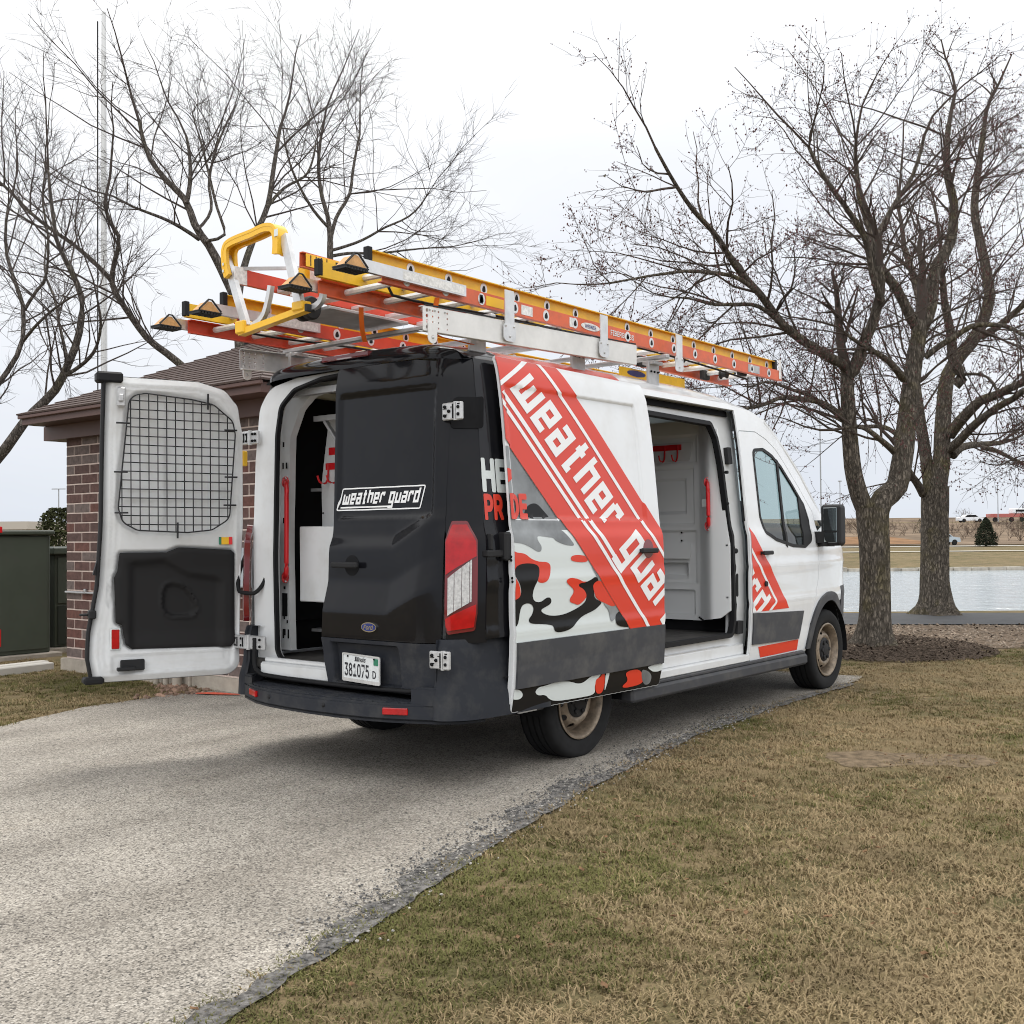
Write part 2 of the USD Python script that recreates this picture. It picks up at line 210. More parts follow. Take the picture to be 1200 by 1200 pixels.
TREES = {'R1':{'trunk':[[7.49,0.05,-0.02,np.float64(0.157)],[7.48,0.05,0.14,np.float64(0.16)],[7.48,0.04,0.45,np.float64(0.165)],[7.48,0.04,0.81,np.float64(0.171)],[7.47,0.04,1.22,np.float64(0.178)],[7.45,0.05,1.51,np.float64(0.183)],[7.44,0.05,1.68,np.float64(0.185)]],'limbs':[[[7.42,0.09,1.59,np.float64(0.113)],[7.3,0.16,1.87,np.float64(0.107)],[7.21,0.2,2.21,np.float64(0.099)],[7.15,0.2,2.54,np.float64(0.092)],[7.11,0.19,2.84,np.float64(0.086)],[7.06,0.18,3.12,np.float64(0.08)],[7.05,0.17,3.3,np.float64(0.076)]],[[7.05,0.17,3.25,np.float64(0.071)],[7.08,0.07,3.4,np.float64(0.068)],[7.09,0.01,3.61,np.float64(0.065)],[7.12,-0.1,3.83,np.float64(0.061)],[7.13,-0.16,4.04,np.float64(0.057)],[7.12,-0.22,4.28,np.float64(0.053)],[7.08,-0.23,4.5,np.float64(0.05)]],[[7.1,-0.24,4.07,np.float64(0.045)],[6.88,-0.19,4.47,np.float64(0.039)],[6.77,-0.19,4.71,np.float64(0.035)],[6.49,-0.08,5.07,np.float64(0.03)],[6.24,0.04,5.34,np.float64(0.025)],[5.97,0.14,5.69,np.float64(0.019)]],[[7.1,-0.24,4.07,np.float64(0.04)],[7.11,-0.13,4.7,np.float64(0.034)],[7.3,-0.27,5.17,np.float64(0.03)],[7.56,-0.48,5.7,np.float64(0.024)],[7.69,-0.56,6.13,np.float64(0.02)]],[[7.04,0.17,3.3,np.float64(0.061)],[7.02,0.16,3.33,np.float64(0.06)],[6.79,0.25,3.43,np.float64(0.057)],[6.33,0.43,3.62,np.float64(0.051)],[6.04,0.52,3.77,np.float64(0.047)],[5.69,0.59,4.03,np.float64(0.042)],[5.26,0.69,4.31,np.float64(0.035)],[4.91,0.73,4.58,np.float64(0.03)],[4.48,0.81,4.83,np.float64(0.024)],[4.09,0.84,5.11,np.float64(0.018)],[3.86,0.84,5.28,np.float64(0.015)]],[[5.99,0.5,3.74,np.float64(0.029)],[5.54,0.65,3.93,np.float64(0.023)],[5.04,0.86,3.88,np.float64(0.016)],[4.74,0.97,3.91,np.float64(0.012)],[4.5,1.06,3.9,np.float64(0.009)]],[[5.57,0.53,4.0,np.float64(0.028)],[5.08,0.69,4.19,np.float64(0.023)],[4.58,0.87,4.17,np.float64(0.018)],[4.25,1.0,4.1,np.float64(0.015)],[3.96,1.1,4.02,np.float64(0.012)],[3.59,1.23,3.93,np.float64(0.009)]],[[7.13,0.25,2.74,np.float64(0.046)],[7.04,0.25,2.77,np.float64(0.045)],[6.42,0.33,2.91,np.float64(0.035)],[5.89,0.42,2.91,np.float64(0.028)],[5.43,0.47,2.79,np.float64(0.021)],[5.06,0.52,2.71,np.float64(0.016)],[4.69,0.55,2.61,np.float64(0.011)]],[[6.87,0.39,2.88,np.float64(0.03)],[6.53,0.43,2.99,np.float64(0.025)],[6.22,0.48,3.03,np.float64(0.021)],[5.77,0.55,3.08,np.float64(0.014)],[5.41,0.6,3.01,np.float64(0.009)]],[[7.47,0.02,1.57,np.float64(0.139)],[7.54,-0.02,1.77,np.float64(0.135)],[7.71,-0.16,1.96,np.float64(0.13)],[7.78,-0.19,2.21,np.float64(0.125)],[7.86,-0.21,2.55,np.float64(0.118)],[7.93,-0.23,2.9,np.float64(0.112)],[8.01,-0.25,3.25,np.float64(0.105)],[8.09,-0.28,3.6,np.float64(0.098)],[8.16,-0.3,3.88,np.float64(0.092)],[8.18,-0.3,4.0,np.float64(0.09)]],[[8.18,-0.29,3.88,np.float64(0.074)],[8.09,-0.22,4.09,np.float64(0.069)],[8.1,-0.24,4.01,np.float64(0.068)],[7.95,-0.11,4.39,np.float64(0.059)],[7.76,0.05,4.72,np.float64(0.051)],[7.67,0.11,5.13,np.float64(0.042)],[7.54,0.19,5.55,np.float64(0.033)],[7.46,0.2,6.1,np.float64(0.021)]],[[8.18,-0.3,3.88,np.float64(0.09)],[8.31,-0.37,4.12,np.float64(0.085)],[8.38,-0.39,4.32,np.float64(0.081)],[8.46,-0.39,4.63,np.float64(0.075)],[8.7,-0.54,5.09,np.float64(0.065)],[8.82,-0.55,5.5,np.float64(0.056)],[8.86,-0.45,6.03,np.float64(0.046)],[9.0,-0.44,6.67,np.float64(0.033)]],[[7.87,-0.2,3.26,np.float64(0.047)],[7.44,-0.15,3.46,np.float64(0.037)],[7.03,-0.06,3.57,np.float64(0.028)],[6.81,-0.02,3.62,np.float64(0.023)],[6.65,0.01,3.67,np.float64(0.02)]],[[8.03,-0.41,3.53,np.float64(0.042)],[8.05,-0.58,3.65,np.float64(0.038)],[8.07,-0.71,3.73,np.float64(0.036)],[8.12,-1.0,3.87,np.float64(0.031)],[8.18,-1.28,3.83,np.float64(0.026)],[8.22,-1.5,3.69,np.float64(0.022)],[8.24,-1.63,3.6,np.float64(0.02)]],[[7.81,-0.11,2.35,np.float64(0.042)],[7.38,-0.09,2.49,np.float64(0.034)],[6.83,-0.06,2.61,np.float64(0.025)],[6.44,-0.02,2.57,np.float64(0.019)]],[[7.82,-0.13,2.58,np.float64(0.031)],[7.93,0.14,2.72,np.float64(0.027)],[8.02,0.46,2.75,np.float64(0.022)],[8.12,0.77,2.87,np.float64(0.017)]]]},'R2':{'trunk':[[13.13,1.16,-0.02,np.float64(0.22)],[13.12,1.16,0.22,np.float64(0.22)],[13.09,1.18,0.58,np.float64(0.218)],[13.09,1.17,1.15,np.float64(0.217)],[13.08,1.16,1.72,np.float64(0.215)],[13.08,1.15,2.14,np.float64(0.213)]],'limbs':[[[13.03,1.22,2.0,np.float64(0.107)],[13.09,1.26,2.36,np.float64(0.102)],[13.14,1.33,2.74,np.float64(0.098)],[13.19,1.4,3.15,np.float64(0.093)],[13.25,1.47,3.57,np.float64(0.087)],[13.3,1.53,3.96,np.float64(0.083)],[13.36,1.57,4.29,np.float64(0.079)],[13.46,1.56,4.62,np.float64(0.075)],[13.61,1.53,5.13,np.float64(0.068)],[13.69,1.64,5.75,np.float64(0.061)],[13.71,1.82,6.38,np.float64(0.052)]],[[12.95,1.31,2.02,np.float64(0.071)],[12.74,1.32,2.17,np.float64(0.064)],[12.48,1.35,2.34,np.float64(0.056)],[12.25,1.36,2.51,np.float64(0.048)]],[[13.11,1.12,2.0,np.float64(0.149)],[13.15,1.09,2.36,np.float64(0.144)],[13.19,1.07,2.57,np.float64(0.14)],[13.22,1.07,2.98,np.float64(0.133)],[13.27,1.05,3.44,np.float64(0.126)],[13.34,1.01,3.91,np.float64(0.118)],[13.46,0.89,4.26,np.float64(0.112)],[13.67,0.68,4.6,np.float64(0.105)],[13.82,0.53,5.01,np.float64(0.097)],[13.91,0.46,5.41,np.float64(0.091)],[13.88,0.57,6.2,np.float64(0.078)],[13.84,0.67,6.87,np.float64(0.067)],[13.93,0.62,7.54,np.float64(0.056)],[14.04,0.55,8.28,np.float64(0.044)]],[[13.06,0.8,3.8,np.float64(0.098)],[13.08,0.69,3.92,np.float64(0.094)],[12.86,0.76,4.21,np.float64(0.084)],[12.71,0.74,4.58,np.float64(0.073)],[12.5,0.75,5.0,np.float64(0.061)],[12.3,0.72,5.44,np.float64(0.048)]],[[13.53,0.51,4.63,np.float64(0.064)],[13.5,0.21,4.77,np.float64(0.056)],[13.46,-0.09,4.97,np.float64(0.048)],[13.38,-0.39,5.2,np.float64(0.039)],[13.25,-0.76,5.55,np.float64(0.027)]],[[13.21,0.95,3.0,np.float64(0.1)],[13.11,0.77,3.16,np.float64(0.092)],[12.99,0.55,3.35,np.float64(0.084)],[12.88,0.32,3.5,np.float64(0.075)],[12.83,0.13,3.54,np.float64(0.07)],[12.74,-0.12,3.63,np.float64(0.062)],[12.65,-0.36,3.71,np.float64(0.054)],[12.54,-0.63,3.82,np.float64(0.046)]],[[13.2,0.98,2.75,np.float64(0.078)],[13.03,0.69,2.91,np.float64(0.071)],[12.84,0.45,3.09,np.float64(0.065)],[12.54,-0.0,3.33,np.float64(0.055)],[12.36,-0.3,3.43,np.float64(0.048)],[12.23,-0.48,3.52,np.float64(0.044)],[12.04,-0.79,3.55,np.float64(0.038)]],[[13.26,0.91,2.66,np.float64(0.071)],[13.58,0.86,2.8,np.float64(0.064)],[13.81,0.81,2.84,np.float64(0.059)],[14.26,0.69,2.88,np.float64(0.05)],[14.83,0.55,2.95,np.float64(0.037)]],[[13.88,0.62,2.8,np.float64(0.043)],[13.73,0.37,2.73,np.float64(0.038)],[13.49,0.05,2.57,np.float64(0.031)],[13.33,-0.18,2.46,np.float64(0.026)],[13.1,-0.47,2.32,np.float64(0.02)]],[[13.15,0.68,3.97,np.float64(0.028)],[13.0,0.34,3.91,np.float64(0.022)],[12.87,0.14,3.75,np.float64(0.018)],[12.66,0.03,3.52,np.float64(0.013)]]]},'A':{'trunk':[[6.96,11.26,0.46,np.float64(0.155)],[6.91,11.27,1.85,np.float64(0.14)],[6.85,11.3,3.09,np.float64(0.127)],[6.77,11.36,4.17,np.float64(0.116)],[6.73,11.38,4.94,np.float64(0.108)],[6.69,11.42,5.67,np.float64(0.1)]],'limbs':[[[6.69,11.42,5.66,np.float64(0.093)],[6.54,11.5,6.01,np.float64(0.086)],[6.28,11.65,6.61,np.float64(0.074)],[6.08,11.79,6.95,np.float64(0.067)],[5.92,11.86,7.39,np.float64(0.058)],[5.6,12.12,7.83,np.float64(0.048)],[5.4,12.25,8.21,np.float64(0.04)],[5.25,12.28,8.74,np.float64(0.03)]],[[5.91,11.84,7.36,np.float64(0.046)],[6.01,11.87,7.82,np.float64(0.038)],[6.07,12.07,8.66,np.float64(0.023)]],[[6.7,11.4,5.77,np.float64(0.07)],[6.88,11.45,6.38,np.float64(0.063)],[7.12,11.43,7.0,np.float64(0.056)],[7.35,11.39,7.52,np.float64(0.05)],[7.55,11.46,8.28,np.float64(0.042)],[7.78,11.54,9.17,np.float64(0.032)]],[[6.83,11.32,3.4,np.float64(0.085)],[6.44,11.49,3.84,np.float64(0.078)],[6.04,11.69,4.2,np.float64(0.071)],[5.66,11.88,4.56,np.float64(0.064)],[5.28,12.07,4.88,np.float64(0.058)],[4.91,12.19,5.39,np.float64(0.05)],[4.69,12.23,5.76,np.float64(0.045)],[4.65,12.11,6.07,np.float64(0.041)],[4.63,11.9,6.47,np.float64(0.037)],[4.44,11.93,6.78,np.float64(0.032)],[4.35,11.87,7.08,np.float64(0.029)]],[[4.71,12.26,5.81,np.float64(0.044)],[4.38,12.28,6.1,np.float64(0.04)],[4.09,12.31,6.29,np.float64(0.037)],[3.77,12.37,6.47,np.float64(0.033)],[3.3,12.42,6.76,np.float64(0.028)],[2.84,12.42,7.11,np.float64(0.023)],[2.58,12.45,7.24,np.float64(0.02)]],[[6.06,11.68,6.72,np.float64(0.038)],[5.39,11.55,6.86,np.float64(0.031)],[4.78,11.45,6.9,np.float64(0.024)],[4.16,11.3,6.97,np.float64(0.017)]],[[6.12,11.6,6.67,np.float64(0.03)],[6.38,11.36,6.83,np.float64(0.028)],[6.32,11.53,7.37,np.float64(0.026)],[6.28,11.69,7.96,np.float64(0.023)],[6.22,11.89,8.66,np.float64(0.019)]],[[6.03,11.71,6.88,np.float64(0.03)],[6.32,11.71,7.25,np.float64(0.028)],[6.5,11.99,7.92,np.float64(0.025)],[6.96,12.23,9.0,np.float64(0.02)]],[[7.33,11.36,7.51,np.float64(0.032)],[7.62,11.23,7.92,np.float64(0.027)],[7.99,11.01,8.24,np.float64(0.022)],[8.21,11.02,8.89,np.float64(0.016)]]]},'B':{'trunk':[[0.92,10.76,-0.08,np.float64(0.151)],[0.95,10.7,0.73,np.float64(0.137)],[1.06,10.55,1.43,np.float64(0.125)],[1.23,10.32,1.89,np.float64(0.116)]],'limbs':[[[1.16,10.41,1.66,np.float64(0.087)],[1.34,10.06,2.17,np.float64(0.079)],[1.53,9.73,2.52,np.float64(0.072)],[1.73,9.36,3.02,np.float64(0.063)],[1.94,8.99,3.42,np.float64(0.056)],[2.01,8.83,3.72,np.float64(0.051)],[2.07,8.66,4.13,np.float64(0.046)],[2.07,8.58,4.49,np.float64(0.041)],[1.91,8.66,5.01,np.float64(0.033)],[1.79,8.73,5.33,np.float64(0.028)],[1.72,8.73,5.77,np.float64(0.023)],[1.66,8.7,6.2,np.float64(0.017)]],[[1.97,8.88,3.57,np.float64(0.028)],[2.04,8.53,3.69,np.float64(0.025)],[2.06,8.29,3.82,np.float64(0.022)],[2.03,8.1,4.01,np.float64(0.019)],[1.87,7.86,4.4,np.float64(0.014)]],[[1.22,10.34,1.86,np.float64(0.052)],[1.43,10.24,2.94,np.float64(0.044)],[1.68,10.04,3.57,np.float64(0.038)],[1.82,9.92,3.85,np.float64(0.036)],[1.91,9.86,4.17,np.float64(0.033)],[1.94,9.89,4.61,np.float64(0.03)],[1.87,10.03,5.02,np.float64(0.026)],[1.82,10.17,5.51,np.float64(0.022)],[1.87,10.19,6.09,np.float64(0.018)]],[[1.93,9.85,4.57,np.float64(0.024)],[2.01,9.66,4.83,np.float64(0.022)],[2.07,9.54,4.98,np.float64(0.02)],[2.05,9.43,5.47,np.float64(0.017)],[1.95,9.39,6.03,np.float64(0.014)],[1.94,9.3,6.4,np.float64(0.012)]],[[1.92,9.88,4.13,np.float64(0.024)],[1.84,9.25,4.32,np.float64(0.019)],[1.78,8.71,4.43,np.float64(0.015)],[1.73,8.04,4.51,np.float64(0.011)]],[[1.96,8.73,3.74,np.float64(0.023)],[2.02,9.04,4.2,np.float64(0.02)],[2.09,9.31,4.64,np.float64(0.018)],[2.12,9.64,5.08,np.float64(0.015)],[2.28,9.86,5.63,np.float64(0.012)]]]},'D':{'trunk':[[12.58,15.46,0.12,np.float64(0.104)],[12.51,15.42,3.66,np.float64(0.091)],[12.46,15.4,6.17,np.float64(0.082)],[12.43,15.39,7.63,np.float64(0.077)],[12.42,15.37,8.61,np.float64(0.073)]],'limbs':[[[12.41,15.37,8.6,np.float64(0.063)],[12.39,15.39,9.09,np.float64(0.057)],[12.27,15.51,9.78,np.float64(0.049)],[12.22,15.55,10.34,np.float64(0.043)],[12.27,15.45,11.38,np.float64(0.031)]],[[12.42,15.37,8.53,np.float64(0.052)],[12.65,15.42,9.22,np.float64(0.047)],[13.03,15.32,9.93,np.float64(0.04)],[13.21,15.4,10.56,np.float64(0.035)],[13.53,15.48,11.6,np.float64(0.027)]],[[12.39,15.39,8.95,np.float64(0.042)],[11.9,15.51,9.42,np.float64(0.035)],[11.49,15.53,9.95,np.float64(0.029)],[11.04,15.4,10.75,np.float64(0.02)]],[[12.44,15.35,8.39,np.float64(0.042)],[12.68,14.65,8.53,np.float64(0.035)],[12.89,13.97,8.79,np.float64(0.028)],[13.09,13.32,8.99,np.float64(0.022)],[13.17,12.83,9.39,np.float64(0.016)]],[[12.44,15.35,8.25,np.float64(0.042)],[12.91,15.1,8.37,np.float64(0.037)],[13.48,14.79,8.43,np.float64(0.031)],[14.06,14.47,8.56,np.float64(0.025)],[14.77,14.06,8.7,np.float64(0.017)]]]}}
# materials in use
m_white = mat('white_paint', (.72, .735, .75), .22, coat=.8, dirt=((.52, .50, .46), .35, 3.0))
m_whitein = mat('white_inner_paint', (.66, .67, .675), .34, coat=.3, dirt=((.45, .43, .40), .35, 5.0))
m_black = mat('black_wrap', (.004, .004, .005), .12, coat=.16, spec=.20, coat_rough=.03, dirt=((.010, .0095, .009), .3, 6.0))
m_blackpl = mat('black_plastic', (.012, .012, .013), .55, spec=.3, bump=.05, bscale=300)
m_card = mat('black_trim_card', (.0095, .009, .0095), .6, spec=.3, bump=.08, bscale=500)
m_grey = mat('grey_plastic', (.040, .0415, .047), .5, spec=.35, bump=.06, bscale=400, dirt=((.12, .115, .105), .5, 6.0))
m_bump = mat('bumper_plastic', (.014, .016, .0215), .55, spec=.3, bump=.10, bscale=350, dirt=((.06, .059, .057), .5, 7.0))
m_red = mat('red_wrap', (.60, .040, .018), .3, coat=.16)
m_redp = mat('red_enamel', (.60, .012, .016), .3, coat=.3)
m_cwhite = mat('camo_white', (.62, .66, .65), .32, coat=.4)
m_cgrey = mat('camo_grey', (.17, .18, .185), .32, coat=.4, var=.55, vscale=3.0)
m_cblack = mat('camo_black', (.006, .006, .0065), .25, coat=.05, spec=.2)
m_letter = mat('white_lettering', (.80, .80, .80), .35, coat=.3)
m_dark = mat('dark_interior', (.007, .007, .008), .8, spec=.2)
m_rubber = mat('rubber_seal', (.008, .008, .009), .6, spec=.25)
m_tyre = mat('tyre_rubber', (.009, .009, .0095), .75, spec=.25, bump=.12, bscale=220, var=.3, vscale=20)
m_rim = mat('brake_dusted_steel', (.25, .20, .15), .45, metal=.5, var=.5, vscale=18, bump=.05, bscale=90)
m_alu = mat('brushed_aluminium', (.62, .62, .62), .38, metal=.75, var=.12, vscale=15, bump=.06, bscale=120)
m_alud = mat('dull_aluminium', (.46, .46, .465), .5, metal=.6, var=.22, vscale=9)
m_steel = mat('plated_hinge_steel', (.50, .50, .50), .35, metal=.4, var=.15, vscale=30)
m_lens = mat('red_lens', (.33, .003, .005), .12, coat=.35, var=.22, vscale=18)
m_lensw = mat('clear_lens', (.46, .45, .44), .15, coat=.8, var=.3, vscale=60, bump=.3, bscale=160)
m_lensd = mat('dark_red_lens', (.10, .004, .006), .15, coat=.8)
m_chrome = mat('chrome_trim', (.75, .75, .76), .12, metal=1.)
m_blue = mat('emblem_blue', (.010, .022, .12), .25, coat=.6)
m_plate = mat('plate_white', (.62, .64, .64), .45, var=.08, vscale=30)
m_ink = mat('plate_ink', (.012, .012, .016), .5)
m_green = mat('sticker_green', (.02, .16, .09), .5)
m_yellowst = mat('sticker_yellow', (.80, .46, .02), .5)
m_bulk = mat('bulkhead_white', (.80, .81, .815), .35, coat=.3)
m_floor = mat('cargo_floor_mat', (.045, .042, .039), .75, bump=.3, bscale=60, var=.4, vscale=12)
m_mirror = mat('mirror_glass', (.36, .39, .39), .04, metal=1.)
m_seat = mat('dark_blue_seat', (.035, .045, .06), .8)
m_wire = mat('black_wire', (.012, .012, .014), .4)
glass = usdkit.material(stage, '/World/Looks/window_glass', {
    't': ('transparent_bsdf', {'color': (.70, .80, .79)}), 'g': ('glossy_bsdf', {'color': (1, 1, 1), 'roughness': .02}),
    'f': ('fresnel', {'IOR': 1.6}), 'm': ('mix_closure', {})}, [('f.fac', 'm.fac'), ('t.BSDF', 'm.closure1'), ('g.BSDF', 'm.closure2')], surface='m.closure')

# ---------------------------------------------------------------- lettering (straight-stroked logo letters drawn as shapes)
GLY = {'w': [[(0, 1), (0, 0), (.92, 0), (.92, 1)], [(.46, 0), (.46, .8)]], 'e': [[(.62, 0), (0, 0), (0, 1), (.62, 1), (.62, .46), (.1, .46)]],
       'a': [[(.02, 1), (.62, 1), (.62, 0), (0, 0), (0, .54), (.55, .54)]], 't': [[(.22, 1.42), (.22, 0), (.48, 0)], [(-.02, .98), (.5, .98)]],
       'h': [[(0, 1.42), (0, 0)], [(0, 1), (.62, 1), (.62, 0)]], 'r': [[(0, 1), (0, 0)], [(0, 1), (.5, 1), (.5, .72)]],
       'g': [[(.62, 0), (0, 0), (0, 1), (.62, 1), (.62, -.52), (-.1, -.52)]], 'u': [[(0, 1), (0, 0), (.62, 0), (.62, 1)]],
       'd': [[(.62, 1.42), (.62, 0), (0, 0), (0, 1), (.62, 1)]]}
def word(s, sw=.285, gap=.47):
    x, out = 0., []
    for ch in s:
        if ch == ' ': x += .55; continue
        wd = max(q[0] for st in GLY[ch] for q in st)
        out += [affinity.translate(LineString(st).buffer(sw/2, cap_style='square' if False else 'flat', join_style='mitre').union(LineString(st).buffer(.001)), x, 0) for st in GLY[ch]]
        x += wd+gap
    return unary_union(out), x-gap
def logo():                                                     # the framed two-word mark: frame height 1, origin at the frame's lower left
    L = 4.65; sh = .27
    w1, n1 = word('weather'); w2, n2 = word('guard')
    w1 = affinity.translate(affinity.scale(w1, 2.30/n1, .39, origin=(0, 0)), .21, .33)
    w2 = affinity.translate(affinity.scale(w2, 1.54/n2, .39, origin=(0, 0)), 2.87, .33)
    under = sbox(.12, .11, 2.98, .175)
    fr = rbox(0, 0, L, 1, .09); fr = fr.difference(fr.buffer(-.055))
    g = unary_union([w1, w2, under, fr])
    return affinity.skew(g, xs=math.degrees(math.atan(sh)), origin=(0, 0)), L
LOGO, LOGO_L = logo()
def glyphs(text, h, bold=True):                                  # plain capitals as shapes
    m = meshkit.text_mesh(text, h, .002, bold)
    f = m.faces[np.abs(m.face_normals[:, 2]-1) < .01]
    return unary_union([Polygon(m.vertices[t][:, :2]).buffer(1e-5) for t in f])

# ---------------------------------------------------------------- the van's skin
_W = PchipInterpolator([.28, .4, .52, .8, 1.2, 1.37, 1.44, 1.58, 1.83, 2.05, 2.22, 2.37, 2.44, 2.50, 2.53, 2.55], [.955, .985, 1.005, 1.02, 1.02, 1.016, .998, .984, .961, .94, .917, .888, .85, .70, .45, .0])
_N = PchipInterpolator([2.4, 3.0, 3.7, 4.2, 4.5, 4.68, 4.8], [0, .012, .05, .13, .23, .36, .55])
def Wd(x, z):
    x = np.asarray(x, float)+0*np.asarray(z, float); z = np.asarray(z, float)+0*x
    cab = sstep(2.6, 3.8, x)*np.clip(z-1.25, 0, 1.3)*.10
    ridge = .007*np.exp(-((z-1.13)/.035)**2)+.006*np.exp(-((z-.84)/.03)**2)
    return _W(np.clip(z, .28, 2.549))-_N(np.clip(x, 2.4, 4.8))-cab+ridge
def panel_dent(x, z, x0, x1, z0, z1, dep, w=.022):
    return dep*sstep(0, w, x-x0)*sstep(0, w, x1-x)*sstep(0, w, z-z0)*sstep(0, w, z1-z)
def side(s, off=0., dents=()):
    def F(x, z):
        y = Wd(x, z)+off
        for d in dents: y = y-panel_dent(x, z, *d)
        return np.stack([np.asarray(x, float)+0*y, s*y, np.asarray(z, float)+0*y], -1)
    return F
_X0 = PchipInterpolator([.38, .5, .515, .67, .8, .97, 1.12, 1.32, 1.40, 1.47, 1.94, 2.29, 2.41, 2.50, 2.55], [-1.19, -1.20, -1.205, -1.222, -1.246, -1.243, -1.207, -1.198, -1.172, -1.164, -1.150, -1.137, -1.112, -1.05, -.98])
_B = PchipInterpolator([0, .5, .8, .845, .87, .93, .97, 1.0], [0, .006, .022, .038, .052, .110, .153, .19])
_xa = np.linspace(.38, 2.55, 435); _xb = np.convolve(np.pad(np.interp(_xa, [.38, .515, .70, .80, .955, 1.125, 1.325, 1.395, 1.47, 1.94, 2.29, 2.41, 2.50, 2.55], [-1.19, -1.205, -1.222, -1.246, -1.246, -1.206, -1.200, -1.171, -1.164, -1.150, -1.137, -1.112, -1.05, -.98]), 2, mode='edge'), np.ones(5)/5, 'valid')
def _X(z): return np.interp(z, _xa, _xb)
def _XC(z): return np.where(np.asarray(z, float) < 1.50, np.interp(z, [.38, .6, .8, 1.45], [-1.198, -1.195, -1.186, -1.166]), _X(z))
def rear(off=0., crease=True, dents=()):
    def F(y, z):
        y = np.asarray(y, float)+0*z; z = np.asarray(z, float)+0*y
        k = np.clip(np.abs(y)/_W(np.clip(z, .28, 2.49)), 0, 1)
        zz = z-.15*np.clip((np.abs(y)-.48)/.30, 0, 1)*sstep(1.9, 1.50, z)*sstep(.82, .98, z) if crease else z
        f_ = sstep(.70, .85, np.abs(y)); x = _X(zz)*(1-f_)+_XC(z)*f_+_B(k)-off
        for d in dents: x = x+panel_dent(y, z, *d)
        return np.stack([x, y, z], -1)
    return F
def corner(k0, k1, z0, z1, off=0., s=-1, n=14, thick=.01):       # wrap of the rear corner: k from the rear plane to the side
    kk, zz = np.linspace(k0, k1, n), np.linspace(z0, z1, max(2, int((z1-z0)/.04)))
    K, Z = np.meshgrid(kk, zz); w = _W(np.clip(Z, .28, 2.49)); X = _XC(Z)+_B(K)
    P = np.stack([X-off*np.sqrt(np.clip(1-((K-.8)/.2).clip(0, 1)**2, 0, 1)), s*(w*K+off*((K-.8)/.2).clip(0, 1)), Z], -1)
    return grid(P, thick)
def grid(P, thick=0., inward=None):
    a, b = P.shape[:2]; i = (np.arange(a-1)[:, None]*b+np.arange(b-1)[None]).ravel()
    V = P.reshape(-1, 3); F = np.vstack([np.c_[i, i+1, i+b+1], np.c_[i, i+b+1, i+b]])
    return trimesh.Trimesh(V, F, process=False)

van = thing('cargo_van', 'cargo van in red, white, black and camouflage livery with rear and side doors open', 'van')
R = -1
WB, WR = 3.75, .356
# outline of the side in (x, z)
roofline = [(-1.0, 2.40), (2.05, 2.40), (2.45, 2.37), (2.66, 2.31), (2.87, 2.215), (3.07, 2.085), (3.37, 1.90), (3.66, 1.66), (3.86, 1.46)]
nose = [(4.10, 1.36), (4.35, 1.22), (4.48, 1.02), (4.55, .86)]
side_out = Polygon([(-.92, 2.40)]+roofline[1:]+nose+[(4.62, .60), (4.58, .38), (4.25, .36), (-.9, .36), (-.98, .42), (-.98, 1.5)]).buffer(0)
arch_r = Point(0, .36).buffer(.44, 32); arch_f = Point(WB, .36).buffer(.435, 32)
fdoor = rpoly([(2.175, .40), (2.175, 1.30), (2.165, 2.19), (2.46, 2.20), (2.64, 2.15), (2.83, 2.07), (3.02, 1.95), (3.30, 1.76), (3.53, 1.57), (3.56, 1.36), (3.50, 1.24), (3.49, 1.0), (3.30, .62), (3.22, .40)], .03)
slide_out = sbox(.62, .40, 2.155, 2.355)
cut = unary_union([fdoor.buffer(.006, join_style='mitre'), slide_out, arch_r, arch_f])
fender = side_out.intersection(Polygon([(3.50, 1.23), (3.56, 1.40), (3.9, 1.5), (4.9, 1.5), (4.9, .86), (4.30, .80), (3.30, .60), (3.49, 1.0)])).difference(unary_union([arch_f, fdoor.buffer(.006)]))
bodyR = side_out.difference(cut).difference(fender.buffer(.005)).intersection(sbox(-.66, .36, 4.0, 3))
bodyR = bodyR.difference(Polygon([(3.45, 1.5), (5, 1.5), (5, 0), (3.0, 0), (3.3, .45), (3.5, 1.0)]))
obj('body_side', skin(bodyR, side(R), .05, .02), m_white, van, 30)
quarter = Polygon([(float(_XC(z))+.188, z) for z in np.linspace(.82, 2.40, 24)]+[(-.664, 2.40), (-.664, .82)]).difference(arch_r)
obj('rear_quarter_panel', skin(quarter, side(R), .04, .02), m_black, van, 30, label='black wrapped rear quarter panel')
bodyL = side_out.difference(unary_union([arch_r, arch_f, fdoor.intersection(sbox(2.3, 1.3, 3.5, 2.3)).buffer(-.05)]))
obj('body_side', skin(bodyL, side(1), .08, .02, flip=True), m_white, van, 30)
obj('front_fender', skin(fender, side(R), .03, .012), m_white, van, 40)

